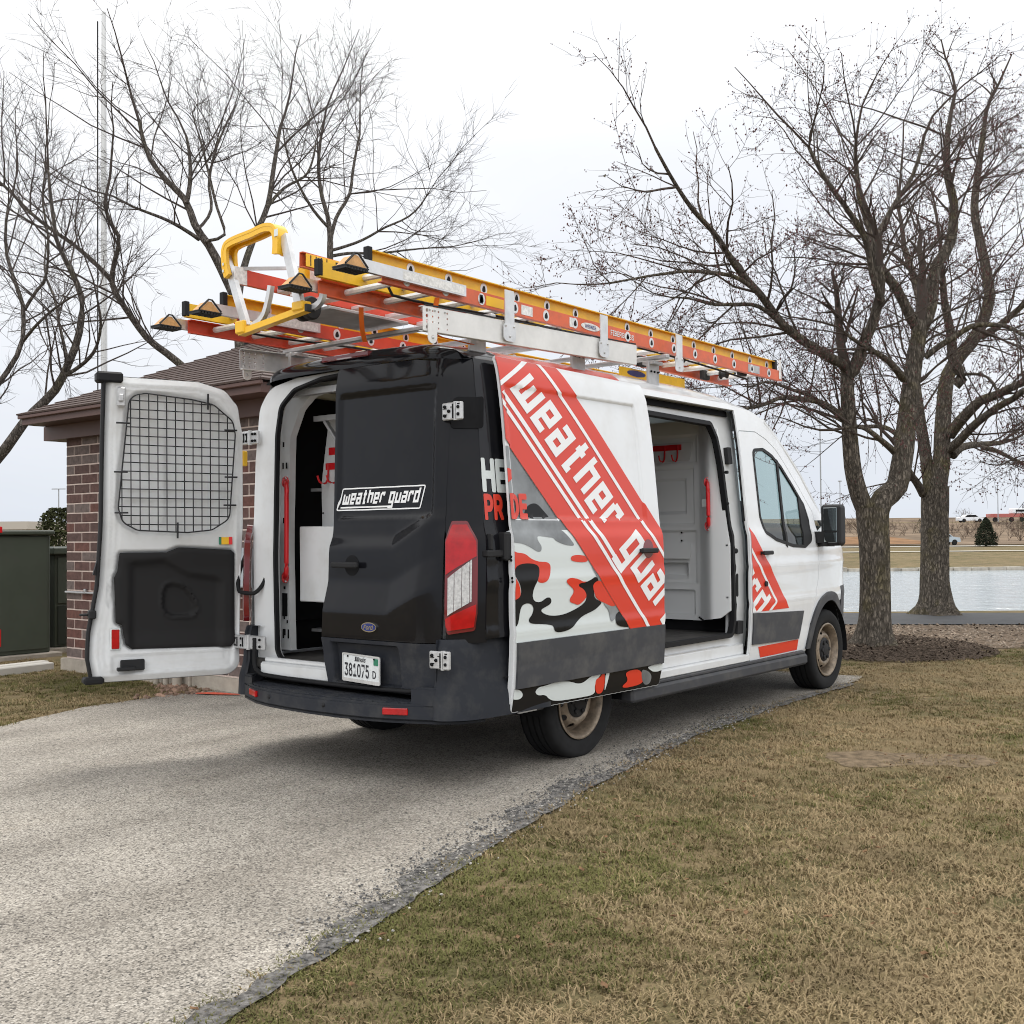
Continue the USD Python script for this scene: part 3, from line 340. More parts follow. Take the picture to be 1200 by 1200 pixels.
# roof
def roofP(x, t):
    zc = np.interp(x, [-1.0, -.8, 0, 1.6, 2.05, 2.45, 2.66, 2.87], [2.515, 2.535, 2.55, 2.55, 2.525, 2.455, 2.385, 2.27])
    ze = np.interp(x, [-1, 2.05, 2.45, 2.66, 2.87], [2.40, 2.40, 2.37, 2.31, 2.215])
    w = Wd(x, ze); a = t
    prof = 1-np.abs(a)**2.0*.28-np.abs(a)**9*.72
    return np.stack([x, a*w, ze+(zc-ze)*prof], -1)
xs = np.r_[np.linspace(-1.0, -.664, 6), np.linspace(-.55, 2.05, 20), np.linspace(2.12, 2.87, 12)]; ts = np.sin(np.linspace(-1, 1, 41)*np.pi/2)
Xg, Tg = np.meshgrid(xs, ts); rp = roofP(Xg, Tg)
rp[..., 2] += .007*np.cos(Tg*3.0*np.pi*2).clip(0, 1)*sstep(-.9, -.7, Xg)*sstep(2.0, 1.7, Xg)*(np.abs(Tg) < .75)
obj('roof', grid(rp[:, xs_split:] if False else rp[:, :]), m_white, van, 35) if False else None
j0 = int(np.searchsorted(xs, -.664)); obj('roof', grid(rp[:, j0:]), m_white, van, 35); obj('roof_rear', grid(rp[:, :j0+1]), m_black, van, 35, label='black wrapped rear end of the roof')
Xr_, Tr_ = np.meshgrid(np.linspace(-.66, .60, 30), np.linspace(-1.0, -.90, 7)); q_ = roofP(Xr_, Tr_)+np.array([0, -.003, .003]); obj('red_band', grid(q_), m_red, van, 35, label='red band along the edge of the roof')
# rear header above the doors, black, with the lamp
def hdr(y, t):                                                   # t 0 at the door top .. 1 at the roof's rear edge
    w0 = _W(2.40); k = np.clip(np.abs(y)/w0, 0, 1); a = np.clip(y/w0, -1, 1)
    e = roofP(np.full_like(y, -1.0), a); z0 = 2.405-.02*np.abs(a)**4
    z = z0+(e[..., 2]-z0)*np.sin(t*np.pi/2)**.9; x0 = _X(2.405)+_B(k)
    return np.stack([x0+(np.maximum(-1.0, x0+.0)-x0)*(1-np.cos(t*np.pi/2)), np.asarray(y)*(1+0*t), np.maximum(z, z0)], -1)
Yg, Tt = np.meshgrid(np.sin(np.linspace(-1, 1, 45)*np.pi/2)*.868, np.linspace(0, 1, 12))
obj('rear_header', grid(hdr(Yg, Tt)), m_black, van, 40, label='black rear header over the doors')
Yg, Tt = np.meshgrid(np.linspace(-.20, .20, 12), np.linspace(.30, .58, 5)); q = hdr(Yg, Tt); q[..., 0] -= .012; q[..., 2] += .006
obj('brake_light', [grid(q), bx((q[..., 0].min()+.006, -.205, q[..., 2].min()), (q[..., 0].max()+.03, .205, q[..., 2].max()-.004), .004)], m_lensd, van, 30)
# windscreen, hood, grille
def lerp_grid(A, B, n):
    A, B = np.asarray(A, float), np.asarray(B, float); return np.stack([A+(B-A)*t for t in np.linspace(0, 1, n)])
yy = np.linspace(-1, 1, 15)
def arc(x, z, bow): return np.c_[x+bow*(1-yy**2), yy*float(Wd(x, z))*.985, np.full(15, z)+.05*(1-yy**2)*(z > 2)]
obj('windscreen', grid(lerp_grid(arc(2.88, 2.215, .10), arc(3.88, 1.44, .16), 12)), glass, van, 40)
hood = np.stack([np.c_[np.full(15, x)+b*(1-yy**2), yy*float(Wd(x, z))*.99, np.full(15, z)+.05*(1-yy**2)] for x, z, b in ((3.87, 1.44, .15), (4.10, 1.355, .16), (4.35, 1.215, .14), (4.48, 1.02, .17), (4.55, .86, .2))])
obj('hood', grid(hood), m_white, van, 40)
fb = np.stack([np.c_[np.full(15, x)+.2*(1-yy**2), yy*float(Wd(x, z)), np.full(15, z)] for x, z in ((4.55, .86), (4.62, .60), (4.58, .36), (4.2, .30))])
obj('front_bumper', grid(fb), m_grey, van, 40)
obj('front_bumper_side', skin(side_out.intersection(sbox(4.19, .37, 4.7, .90)).difference(arch_f), side(R, .004), .03, .02), m_grey, van, 40)
# A pillar closing strip between glass and door
obj('a_pillar', tube([(2.66, -float(Wd(2.66, 2.31))+.02, 2.30), (3.07, -float(Wd(3.07, 2.085))+.02, 2.075), (3.37, -float(Wd(3.37, 1.90))+.02, 1.89), (3.86, -float(Wd(3.86, 1.46))+.03, 1.45)], .03, 10), m_white, van, True)

# front door with window
win = rpoly([(2.365, 2.06), (2.56, 2.075), (2.72, 2.03), (2.90, 1.945), (3.12, 1.80), (3.34, 1.635), (3.40, 1.50), (3.36, 1.32), (3.20, 1.265), (2.95, 1.275), (2.62, 1.33), (2.44, 1.39), (2.38, 1.52)], .055)
fd = obj('front_door', skin(fdoor.difference(win), side(R, 0), .03, .025), m_white, van, 30)
obj('window_frame', skin(win.buffer(.004).difference(win.buffer(-.022)), side(R, .004), .03, .012), m_blackpl, fd, 30)
obj('window_bar', skin(Polygon([(2.80, 2.0), (2.835, 1.985), (2.835, 1.27), (2.80, 1.29)]), side(R, .005), .03, .014), m_blackpl, fd, 30)
obj('window_sail', skin(win.buffer(-.015).intersection(Polygon([(3.16, 1.2), (3.20, 1.42), (3.22, 1.70), (3.30, 1.8), (3.6, 1.8), (3.6, 1.2)])), side(R, .003), .03, .014), m_blackpl, fd, 30)
obj('window_pane', skin(win.buffer(-.012), side(R, -.008), .05), glass, fd, True)
obj('window_pane', skin(fdoor.intersection(sbox(2.3, 1.3, 3.5, 2.3)).buffer(-.055), side(1, -.008), .06), glass, van, True)
def handle(x, z, off, par):
    y = -float(Wd(x, z))-off
    obj('handle', cat([bx((x-.085, y-.042, z-.016), (x+.085, y-.022, z+.016), .007), bx((x-.075, y-.025, z-.012), (x-.045, y+.004, z+.012)), bx((x+.045, y-.025, z-.012), (x+.075, y+.004, z+.012))]), m_blackpl, par, 30)
    cup = Point(x, z).buffer(.058).intersection(Polygon([(x-1, 3.6-x+1), (x-1, -2), (5.6, -2)]))
    obj('handle_recess', skin(cup, lambda u, v: np.stack([u, -(Wd(u, v)+off+.0030-.0), v], -1), .02), m_red, par, True)
handle(2.40, 1.235, 0, fd)
obj('keyhole', cat([lathe([(.0, -.012), (.02, -.012), (.022, 0)], 14)]).apply_translation((2.405, -float(Wd(2.405, .99))-.004, .99)), m_blackpl, fd, 30)
obj('door_trim', skin(Polygon([(2.185, .525), (2.185, .77), (3.13, .735), (3.05, .505)]), side(R, .012), .04, .012), m_grey, fd, 30, label='dark grey protective trim strip')
# mirror
mx = 3.56; my = -1.085
obj('mirror', cat([rbx((mx-.055, my-.095, 1.275), (mx+.09, my+.085, 1.635), .035), bar((3.47, -float(Wd(3.5, 1.35))+.01, 1.35), (mx+.02, my+.06, 1.35), .10, .10), bar((3.50, -float(Wd(3.5, 1.3))+.01, 1.285), (mx+.06, my+.06, 1.285), .16, .03)]), m_blackpl, van, 30)
mp = list(van.GetChildren())[-1]
obj('mirror_glass', bx((mx-.0575, my-.068, 1.405), (mx-.050, my+.055, 1.605), .003), m_mirror, mp)
obj('mirror_glass', bx((mx-.0575, my-.068, 1.305), (mx-.050, my+.055, 1.392), .003), m_mirror, mp)
# wheel arches, sill
for cx, ar in ((WB, arch_f),):
    ring = ar.buffer(.075).difference(ar.buffer(-.004)).intersection(sbox(cx-.7, .40, cx+.7, 1.2))
    obj('wheel_arch_trim', skin(ring, side(R, .018), .03, .022), m_grey, van, 30)
obj('rear_arch_trim', skin(arch_r.buffer(.05).difference(arch_r.buffer(-.004)).intersection(sbox(-.7, .36, .62, 1.2)), side(R, .006), .03, .012), m_grey, van, 30)
obj('sill', cat([bx((.46, -1.03, .285), (3.16, -.90, .375), .018), bx((.46, -1.015, .376), (3.14, -.92, .40), .006)]), m_grey, van, 30)
def half_lathe(prof, cx):
    an = np.linspace(-.12, np.pi+.12, 25); return grid(np.stack([np.c_[cx+r*np.cos(an), np.full(25, y), .36+r*np.sin(an)] for r, y in prof]))
obj('front_wheel_housing', half_lathe([(.43, -.95), (.43, -.5), (.0, -.5)], WB), m_dark, van)
obj('rear_wheel_housing', half_lathe([(.435, -.96), (.435, -.5), (.0, -.5)], 0), m_dark, van)
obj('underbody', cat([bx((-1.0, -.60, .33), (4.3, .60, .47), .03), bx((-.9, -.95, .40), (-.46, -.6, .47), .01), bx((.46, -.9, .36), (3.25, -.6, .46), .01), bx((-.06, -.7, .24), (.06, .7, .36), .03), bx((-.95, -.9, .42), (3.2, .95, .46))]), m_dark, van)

# wheels: tyre with rim and hub cap
def wheel(x, s):
    prof = [(.235, .10), (.262, .116), (.31, .122), (.338, .112), (.350, .098)]
    for k in range(4):
        y0 = .082-k*.047; prof += [(.3555, y0), (.3555, y0-.032), (.3445, y0-.0345), (.3445, y0-.0435)]
    prof += [(.3555, -.104), (.345, -.112), (.31, -.122), (.262, -.116), (.235, -.10)]
    ty = lathe([(r, -y) for r, y in prof], 72)
    r = np.hypot(ty.vertices[:, 0], ty.vertices[:, 2]); an = np.arctan2(ty.vertices[:, 2], ty.vertices[:, 0])
    k = 1-.012*((np.sin(an*36) > .55) & (r > .35)); ty.vertices[:, [0, 2]] *= k[:, None]
    sh = np.array([x, s*.835, WR-.004])
    def put(m):
        m = m.copy()
        if s > 0: m.vertices[:, 1] *= -1; m.faces = m.faces[:, ::-1]
        m.apply_translation(sh); return m
    w = obj('wheel', put(ty), m_tyre, van, 35)
    rim = lathe([(.232, -.100), (.236, -.112), (.226, -.116), (.214, -.106), (.205, -.085), (.196, -.045), (.190, .07), (.225, .09)], 64)
    disc = Point(0, 0).buffer(.200, 48).difference(Point(0, 0).buffer(.03))
    for q in range(10):
        a = q*2*np.pi/10; disc = disc.difference(affinity.rotate(affinity.scale(Point(.158, 0).buffer(.019), .8, 1.25), math.degrees(a), origin=(0, 0)))
    def D(u, v):
        r = np.hypot(u, v); y = -(.060+.030*np.exp(-((r-.125)/.032)**2)-.045*sstep(.15, .20, r)-.02*sstep(.10, .06, r))
        return np.stack([u, y, v], -1)
    obj('rim', put(cat([rim, skin(disc, D, .012, .006)])), m_rim, w, 35)
    cap = lathe([(.108, -.060), (.104, -.084), (.088, -.094), (.06, -.092), (.055, -.100), (.035, -.104), (0, -.104)], 40)
    lugs = []
    for q in range(6):
        a = q*2*np.pi/6; lugs.append(xf(lathe([(.017, -.08), (.017, -.102), (.012, -.106), (0, -.106)], 10), (.072*math.cos(a), 0, .072*math.sin(a))))
    obj('hub_cap', put(cat([cap]+lugs)), m_blackpl, w, 35)
for x in (0, WB):
    for s in (-1, 1): wheel(x, s)
# ---------------------------------------------------------------- side opening, cargo space
inner_open = rpoly([(.30, .60), (1.985, .60), (2.02, .72), (2.005, 1.4), (1.97, 1.9), (1.93, 2.13), (1.86, 2.245), (.30, 2.265)], .05)
frame = sbox(.30, .42, 2.20, 2.40).difference(inner_open)
obj('door_frame', skin(frame, side(R, -.085), .05, .03), m_whitein, van, 30)
obj('door_seal', skin(inner_open.buffer(.004).difference(inner_open.buffer(-.028)), side(R, -.055), .03, .045), m_rubber, van, 30)
obj('pillar_strip', skin(Polygon([(2.158, .41), (2.174, .41), (2.168, 2.20), (2.15, 2.35), (2.14, 2.35), (2.153, 2.2)]), side(R, -.012), .05, .018), m_blackpl, van, 30)
obj('b_pillar', skin(sbox(2.02, .42, 2.32, 2.36), side(R, -.125), .06, .02), m_whitein, van, 30)
obj('slide_rail', cat([skin(sbox(.62, 2.305, 2.15, 2.35), side(R, -.066), .05, .012), bx((.62, -.80, 2.30), (2.14, -.72, 2.31))]), m_dark, van, 30)
obj('door_sill', cat([bx((.50, -1.005, .402), (2.155, -.90, .455), .006), bx((.50, -.955, .455), (2.15, -.86, .535), .006), bx((.50, -.90, .535), (2.03, -.80, .592), .004)]), m_whitein, van, 30)
obj('sill_rib', [bx((.55, -.95+.014*k, .5352), (1.9, -.943+.014*k, .541)) for k in range(3)]+[bx((.55, -.895+.016*k, .5925), (1.85, -.888+.016*k, .598)) for k in range(4)], m_alu, van)
obj('striker', cat([bx((2.035, -.965, 1.235), (2.075, -.925, 1.275), .012), bx((1.99, -.97, 1.275), (2.01, -.93, 1.295), .006)]), m_blackpl, van, 30)
obj('latch_plate', skin(Polygon(rbox(2.075, .90, 2.112, 1.08, .017).exterior.coords), side(R, -.0825), .02, .006), m_blackpl, van, 30)
obj('hinge_block', skin(rbox(2.05, 1.93, 2.11, 2.06, .008), side(R, -.05), .02, .04), m_blackpl, van, 30)
obj('hinge_block', skin(rbox(2.04, .615, 2.13, .715, .008), side(R, -.05), .02, .04), m_blackpl, van, 30)
obj('bumper_stop', [bx((1.965, -.935, z-.012), (1.99, -.905, z+.012), .006) for z in (.9, 1.30, 1.62, 1.86)], m_rubber, van, 30)
obj('cargo_floor', bx((-1.13, -.86, .555), (2.6, .86, .615), .004), m_floor, van)
obj('kick_step', bx((2.16, -.80, .616), (2.19, .86, .73)), m_dark, van)
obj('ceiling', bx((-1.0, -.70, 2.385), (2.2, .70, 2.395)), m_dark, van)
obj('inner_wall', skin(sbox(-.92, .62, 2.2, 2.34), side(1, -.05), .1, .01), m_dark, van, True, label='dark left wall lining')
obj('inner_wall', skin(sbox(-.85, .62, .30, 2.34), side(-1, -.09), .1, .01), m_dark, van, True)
# bulkhead with pressed recesses and a wing up to the pillar
def bulk(y, z):
    y = np.asarray(y, float)+0*z; x = 2.15+0*y
    x = x-.17*sstep(-.58, -.80, y)*1.0
    for a in ((-.57, .55, 1.95, 2.19, .020), (-.545, .5, 1.46, 1.93, .022), (-.46, .42, 1.55, 1.84, .022), (-.47, .45, 1.04, 1.17, .045), (-.565, .5, .985, 1.42, .016), (-.545, .5, .735, .945, .022)):
        x = x+panel_dent(y, z, *a, w=.014)
    return np.stack([x, y, np.asarray(z, float)], -1)
def wing_edge(z): return -float(_W(z))+.075
bp = Polygon([(.80, .70), (-.60, .70), (-.86, .74)]+[(wing_edge(z)+.0, z) for z in np.linspace(.8, 2.2, 12)]+[(-.62, 2.30), (.62, 2.30)])
bk = obj('bulkhead', skin(bp, bulk, .014, .015), m_bulk, van, 35)
obj('rivet', [xf(trimesh.creation.icosphere(1, .008), (2.143, y, z)) for y in (-.585, -.42, -.1, .2) for z in (1.40, 1.335)]+[xf(trimesh.creation.icosphere(1, .009), (2.10-.1*k, -.60-.07*k, .725)) for k in range(3)], m_dark, bk)
obj('wall_plate', skin(rpoly([(-.50, 1.19), (-.52, 1.31), (.1, 1.31), (.1, 1.19)], .01), lambda y, z: np.stack([2.137+0*y, y, z], -1), .1, .004), m_bulk, bk)
def hooks(P, along, outv, n, par, sp=.12):
    P, along, outv = (np.asarray(v, float) for v in (P, along, outv)); m = []
    a = P-along*.03; b = P+along*((n-1)*sp+.03)
    m.append(bar(a, b, .008, .045))
    for k in range(n):
        q = P+along*k*sp
        m.append(tube(bend([q+outv*.006+[0, 0, .015], q+outv*.012+[0, 0, -.08], q+outv*.035+[0, 0, -.115], q+outv*.075+[0, 0, -.11], q+outv*.10+[0, 0, -.065]], 12), .007, 8))
    obj('hook_rail', cat(m), m_redp, par, 40)
hooks((2.135, -.40, 2.09), (0, 1, 0), (-1, 0, 0), 5, van)
obj('hook_plate', skin(rpoly([(-.50, 1.98), (-.53, 2.13), (.3, 2.13), (.3, 1.98)], .012), lambda y, z: np.stack([2.148+0*y, y, z], -1), .1, .006), m_whitein, van)
def grab(a, b, outv, par):
    a, b, o = np.asarray(a, float), np.asarray(b, float), np.asarray(outv, float); d = (b-a)/np.linalg.norm(b-a)
    path = [a, a+o*.045+d*.012, a+o*.058+d*.06, (a+b)/2+o*.058, b+o*.058-d*.06, b+o*.045-d*.012, b]
    m = [tube(bend(path, 22), .0155, 12)]
    for p in (a, b):
        s = np.cross(o, d); m.append(trimesh.convex.convex_hull(np.array([p+o*h+d*.038*math.cos(q)+s*.024*math.sin(q) for q in np.linspace(0, 6.283, 14)[:-1] for h in (0, .014)])))
    g = obj('grab_handle', cat(m), m_redp, par, 40)
    obj('screw', [xf(trimesh.creation.icosphere(1, .008), tuple(p+o*.016+d*e)) for p, e in ((a, -.026), (b, .026))], m_chrome, g)
ob = np.array([-.8, -.6, 0]); ob /= np.linalg.norm(ob)
grab((1.985, -.742, 1.79), (1.985, -.745, 1.45), ob, van)
obj('warning_label', bx((1.985, -.80, 1.60), (1.988, -.70, 1.66)), m_cwhite, van)
grab((-.985, .705, 1.75), (-.99, .705, 1.13), (-.5, -.87, 0), van)
# shelf end panel and box on the left side, seen through the open rear door
obj('shelf_panel', trimesh.creation.extrude_polygon(rpoly([(.30, .70), (.66, .70), (.675, 1.75), (.60, 2.17), (.30, 2.17)], .012), .02).apply_transform(np.array([[0, 0, 1, -.70], [1, 0, 0, 0], [0, 1, 0, 0], [0, 0, 0, 1.]])), m_whitein, van)
obj('screw', [xf(trimesh.creation.icosphere(1, .007), (-.701, y, z)) for y in (.5, .66) for z in (1.05, 1.38, 1.55, 1.95)], m_dark, van)
hooks((-.70, .60, 1.86), (0, -1, 0), (-1, 0, 0), 3, van, .09)
obj('label_plate', bx((-.7035, .44, 1.935), (-.700, .60, 1.985), .001), m_redp, van)
obj('locker_box', [bx((-.90, .30, .97), (-.71, .668, 1.46), .006)], m_whitein, van)
obj('shelf', [bx((-.67, .30, z), (1.2, .82, z+.02)) for z in (.75, 1.2, 1.7)], m_alud, van)
obj('roof_strut', [bar((-.8, .62, 2.17), (-.8, .20, 2.17), .03, .035), bar((-.8, .52, 2.15), (-.8, .22, 1.80), .03, .02), bx((-1.0, -.66, 2.30), (-.95, .66, 2.34))], m_alud, van)
# seats, wheel and dash in the cab
def seat(y):
    m = [rbx((2.62, y-.25, .80), (3.12, y+.25, 1.05), .06), rbx((2.56, y-.24, .98), (2.74, y+.24, 1.66), .07), rbx((2.58, y-.14, 1.68), (2.70, y+.14, 1.92), .05), bx((2.7, y-.2, .45), (3.05, y+.2, .8), .02)]
    obj('seat', cat(m), m_seat, van, 40)
seat(-.50); seat(.50)
obj('dashboard', bx((3.32, -.86, .70), (3.80, .86, 1.30), .08), m_dark, van, 30)
sw = trimesh.creation.torus(.19, .017, 28, 10); sw.apply_transform(trimesh.transformations.rotation_matrix(math.radians(-62), [0, 1, 0])); sw.apply_translation((3.12, .5, 1.27))
obj('steering_wheel', cat([sw, tube([(3.12, .5, 1.27), (3.36, .5, 1.15)], .03), bx((3.10, .33, 1.25), (3.14, .67, 1.30))]), m_dark, van, 30)
obj('cab_floor', bx((2.2, -.9, .46), (3.8, .9, .50)), m_dark, van)

# ---------------------------------------------------------------- sliding door, slid back over the body side
SH = 1.42; OFF = .060
dents = ((-.775, .60, 1.48, 2.255, .013, .009),)
FD = side(R, OFF, dents); OX = OFF+.0
dx0, dx1 = -.815, .775
dpoly = rpoly([(dx0, .39), (dx1-.012, .375), (dx1, .52), (dx1, 1.9), (dx1-.01, 2.30), (dx1-.04, 2.405), (dx0+.01, 2.425), (dx0-.004, 1.42)], .02)
sd = obj('sliding_door', skin(dpoly, FD, .0125, .014), m_white, van, 40)
def decal(name, g, m, par, off, F=None, res=.03, label=None, dn=dents):
    me = skin(g, side(R, OFF+off, dn) if F is None else F, res)
    return obj(name, me, m, par, True, label=label) if me is not None else None
area = dpoly.buffer(-.003)
# the banner: origin and axis at 45 degrees in the closed position, the same lines run on over the front door
def st(s, t): return ((s+t)/math.sqrt(2), (t-s)/math.sqrt(2))   # closed (x, z)
def band(s0, s1, t0, t1): return Polygon([st(s0, t0), st(s1, t0), st(s1, t1), st(s0, t1)])
redband = band(-3, 3, 1.805, 2.557)
h = 2.445-1.945; lg = affinity.scale(LOGO, h, h, origin=(0, 0))
lg = affinity.translate(lg, -1.20, 1.945)
lg = affinity.affine_transform(lg, [1/math.sqrt(2), 1/math.sqrt(2), -1/math.sqrt(2), 1/math.sqrt(2), 0, 0])
lower = sbox(dx0-.1, .79, dx1+.1, 1.405)
trim_z0, trim_z1 = .525, .785
livery = affinity.translate(redband, -SH, 0).intersection(area).intersection(sbox(-3, trim_z1, 3, 3))
left_of = Polygon([(dx0-1, -1), st(3, 1.803), st(-3, 1.803), (dx0-1, 3)])
left_open = affinity.translate(Polygon([st(3, 1.803), st(-3, 1.803), (-5, 2.), (-5, -3)]), -SH, 0)
pale = area.intersection(left_open).intersection(sbox(-3, trim_z1, 3, 1.42))
upper = area.intersection(left_open).intersection(sbox(-3, 1.42, 3, 1.9))
decal('camouflage', pale, m_cwhite, sd, .0014, res=.014)
decal('camouflage', upper, m_cgrey, sd, .0014, res=.014)
for i, (c, pts) in enumerate(CAMO['camo']):
    g = blob(pts).intersection(pale)
    if g.area > 1e-4: decal('camouflage', g, {'grey': m_cgrey, 'red': m_red, 'black': m_cblack, 'white': m_cwhite}[c], sd, .0024+.0004*i, res=.014)
for i, (c, pts) in enumerate(CAMO['camo_up']):
    g = blob(pts).intersection(upper)
    if g.area > 1e-4: decal('camouflage', g, {'grey': m_cgrey, 'red': m_red, 'black': m_cblack, 'white': m_cwhite}[c], sd, .0024+.0004*i, res=.014)
lowp = area.intersection(sbox(-3, .3, dx1-.0, trim_z0))
decal('camouflage', lowp, m_cblack, sd, .0012)
for i, (c, pts) in enumerate(CAMO['camo_low']):
    g = blob(pts).intersection(lowp)
    if g.area > 1e-4: decal('camouflage', g, {'grey': m_cgrey, 'red': m_red, 'black': m_cblack, 'white': m_cwhite}[c], sd, .0020+.0005*i, res=.02)
decal('red_band', livery, m_red, sd, .0066, res=.016)
decal('lettering', affinity.translate(lg, -SH, 0).intersection(area).intersection(sbox(-3, trim_z1, 3, 3)), m_letter, sd, .0086, res=.014, label='white framed lettering running down the red band')
de = affinity.translate(affinity.scale(glyphs('DE', .128).buffer(.006, join_style='mitre'), .74, 1, origin=(0, 0)), -.885+.065, 1.492)
decal('lettering', de.intersection(area), m_red, sd, .0085, res=.03, label='red letters at the rear edge of the sliding door')
obj('door_trim', skin(sbox(dx0+.012, trim_z0, dx1-.008, trim_z1), side(R, OFF+.016), .04, .014), m_grey, sd, 30, label='dark grey protective trim strip')
hx, hz = 1.896-1.34, 1.283; yy0 = -float(Wd(hx, hz))-OFF
obj('handle', cat([bx((hx-.10, yy0-.045, hz-.017), (hx+.10, yy0-.022, hz+.017), .008), bx((hx-.085, yy0-.025, hz-.012), (hx-.05, yy0+.004, hz+.012)), bx((hx+.05, yy0-.025, hz-.012), (hx+.085, yy0+.004, hz+.012))]), m_blackpl, sd, 30)
decal('handle_recess', Point(hx+.02, hz+.012).buffer(.062), m_lensd, sd, .0098)
obj('edge_flange', skin(sbox(dx0-.006, .44, dx0+.012, 1.42), side(R, OFF-.010), .03, .030), m_white, sd, 30)
obj('door_edge_hole', [xf(trimesh.creation.icosphere(1, .008), (dx0-.006, -float(Wd(0, z))-.042, z)) for z in (1.27, 1.25, 1.15, 1.13)], m_dark, sd)
obj('rear_arm', cat([bx((-1.0, -1.045, 1.27), (-.80, -.985, 1.31), .008), bx((-.87, -1.06, 1.25), (-.81, -.98, 1.41), .01), bx((-.97, -1.04, 1.31), (-.95, -.98, 1.40), .004)]), m_blackpl, sd, 30)
obj('slide_track', skin(sbox(-.99, 1.285, .3, 1.30), side(R, .004), .05, .006), m_blackpl, van, True)
# livery on the fixed body
obj('red_band', skin(bodyR.intersection(sbox(-.66, 2.33, .62, 2.4)), side(R, .002), .03), m_red, van, True)
fdz = fdoor.buffer(-.004).difference(win.buffer(.006)).intersection(sbox(2, .775, 4, 3))
obj('red_band', skin(fdz.intersection(redband), side(R, .002), .03), m_red, fd, True)
obj('lettering', skin(fdz.intersection(lg), side(R, .0035), .025), m_letter, fd, True, label='end of the white lettering on the front door')
obj('red_panel', skin(Polygon([(2.36, .41), (2.30, .50), (3.06, .50), (3.20, .60), (3.13, .41)]).intersection(fdoor.buffer(-.004)).intersection(sbox(2, .3, 3.06, .503)), side(R, .002), .03), m_red, fd, True)
he = affinity.translate(affinity.scale(glyphs('HE', .165).buffer(.009, join_style='mitre'), .74, 1, origin=(0, 0)), -.975, 1.648); pr = affinity.translate(affinity.scale(glyphs('PR', .128).buffer(.006, join_style='mitre'), .74, 1, origin=(0, 0)), -.972, 1.487)
qz = quarter.buffer(-.001)
obj('lettering', skin(he.intersection(qz), side(R, .002), .03), m_cwhite, van, True, label='white capital letters on the black rear quarter')
obj('lettering', skin(pr.intersection(qz), side(R, .002), .03), m_red, van, True, label='red capital letters on the black rear quarter')

# ---------------------------------------------------------------- rear frame, lamps, bumper
apert = rpoly([(-.62, .62), (.62, .62), (.635, 1.2), (.635, 1.55), (.635, 2.05), (.605, 2.22), (.49, 2.32), (.24, 2.368), (0, 2.378), (-.24, 2.368), (-.49, 2.32), (-.605, 2.22), (-.635, 2.05), (-.635, 1.55), (-.635, 1.2)], .08)
def ring(g0, g1): return g0.difference(g1)
jamb_out = Polygon([(-.86, .52), (.86, .52), (.88, 1.4), (.87, 1.9), (.84, 2.22), (.76, 2.36), (.5, 2.405), (0, 2.41), (-.5, 2.405), (-.76, 2.36), (-.84, 2.22), (-.87, 1.9), (-.88, 1.4)]).buffer(-.16).buffer(.16)
a1 = apert.buffer(.016)
def plane(dx): return lambda y, z: np.stack([_X(np.asarray(z, float)*0+np.interp(z, [.5, 1.3, 2.4], [1.47, 1.47, 2.41]))+dx+.0*y, np.asarray(y, float), np.asarray(z, float)], -1)
obj('rear_jamb', skin(ring(jamb_out, a1).intersection(sbox(-.795, 0, 1, 3)), plane(.055), .05, .03, flip=True), m_whitein, van, 30)
obj('rear_seal', skin(ring(a1.buffer(.002), apert.buffer(.001)), plane(.036), .03, .030, flip=True), m_rubber, van, 30)
obj('inner_pillar', skin(ring(apert.buffer(.27).intersection(sbox(-.86, .5, .86, 2.395)), rpoly([(-.69, .615), (.69, .615), (.708, 1.5), (.706, 2.05), (.62, 2.22), (.52, 2.31), (.3, 2.36), (0, 2.37), (-.3, 2.36), (-.52, 2.31), (-.62, 2.22), (-.706, 2.05), (-.708, 1.5)], .06)).intersection(sbox(-1, .655, 1, 3)), plane(.205), .05, .05, flip=True), m_whitein, van, 30)
ipx = float(_X(1.47))+.203
for y, z, a, b in ((.68, .95, .04, .075), (.695, 1.86, .012, .02), (.66, 1.86, .012, .02), (.69, 2.0, .012, .016), (.685, .77, .014, .02), (.65, .76, .01, .03), (.70, .76, .01, .03), (.685, 1.06, .014, .01), (.66, .84, .01, .01), (.69, 1.5, .012, .018), (.665, 1.5, .01, .014), (.69, .865, .01, .01)):
    obj('pillar_hole', bx((ipx-.004, y+.055-a/2*1.0, z-b), (ipx-.0005, y+.055+a/2*1.6, z+b), .0015), m_dark, van)
obj('rear_sill', cat([bx((-1.185, .0, .515), (-1.08, .72, .60), .012), bx((-1.165, .0, .60), (-1.13, .70, .628), .008), bx((-1.12, -.72, .515), (-1.08, .0, .60), .012)]), m_whitein, van, 30)
obj('sill_seal', tube(bend([(-1.20, .75, .75), (-1.205, .745, .58), (-1.21, .66, .525), (-1.215, 0, .515), (-1.21, -.66, .525)], 40), .014, 8), m_rubber, van, True)
for s, m in ((-1, m_black), (1, m_white)):
    obj('corner_panel', corner(.84 if s < 0 else .93, 1.003, .80, 2.40, -.004 if s < 0 else 0, s), m, van, True, label='black wrapped rear corner' if s < 0 else 'white rear corner beside the open door')
obj('corner_panel', grid(np.stack([np.c_[np.interp(np.linspace(0, 1, 9), [0, 1], [_X(z)+_B(.93), -1.0]), np.full(9, 0.)+float(_W(z))*np.linspace(.93, .985, 9), np.full(9, z)] for z in np.linspace(.8, 2.38, 20)])+np.array([.04, -.03, 0])), m_whitein, van, True)
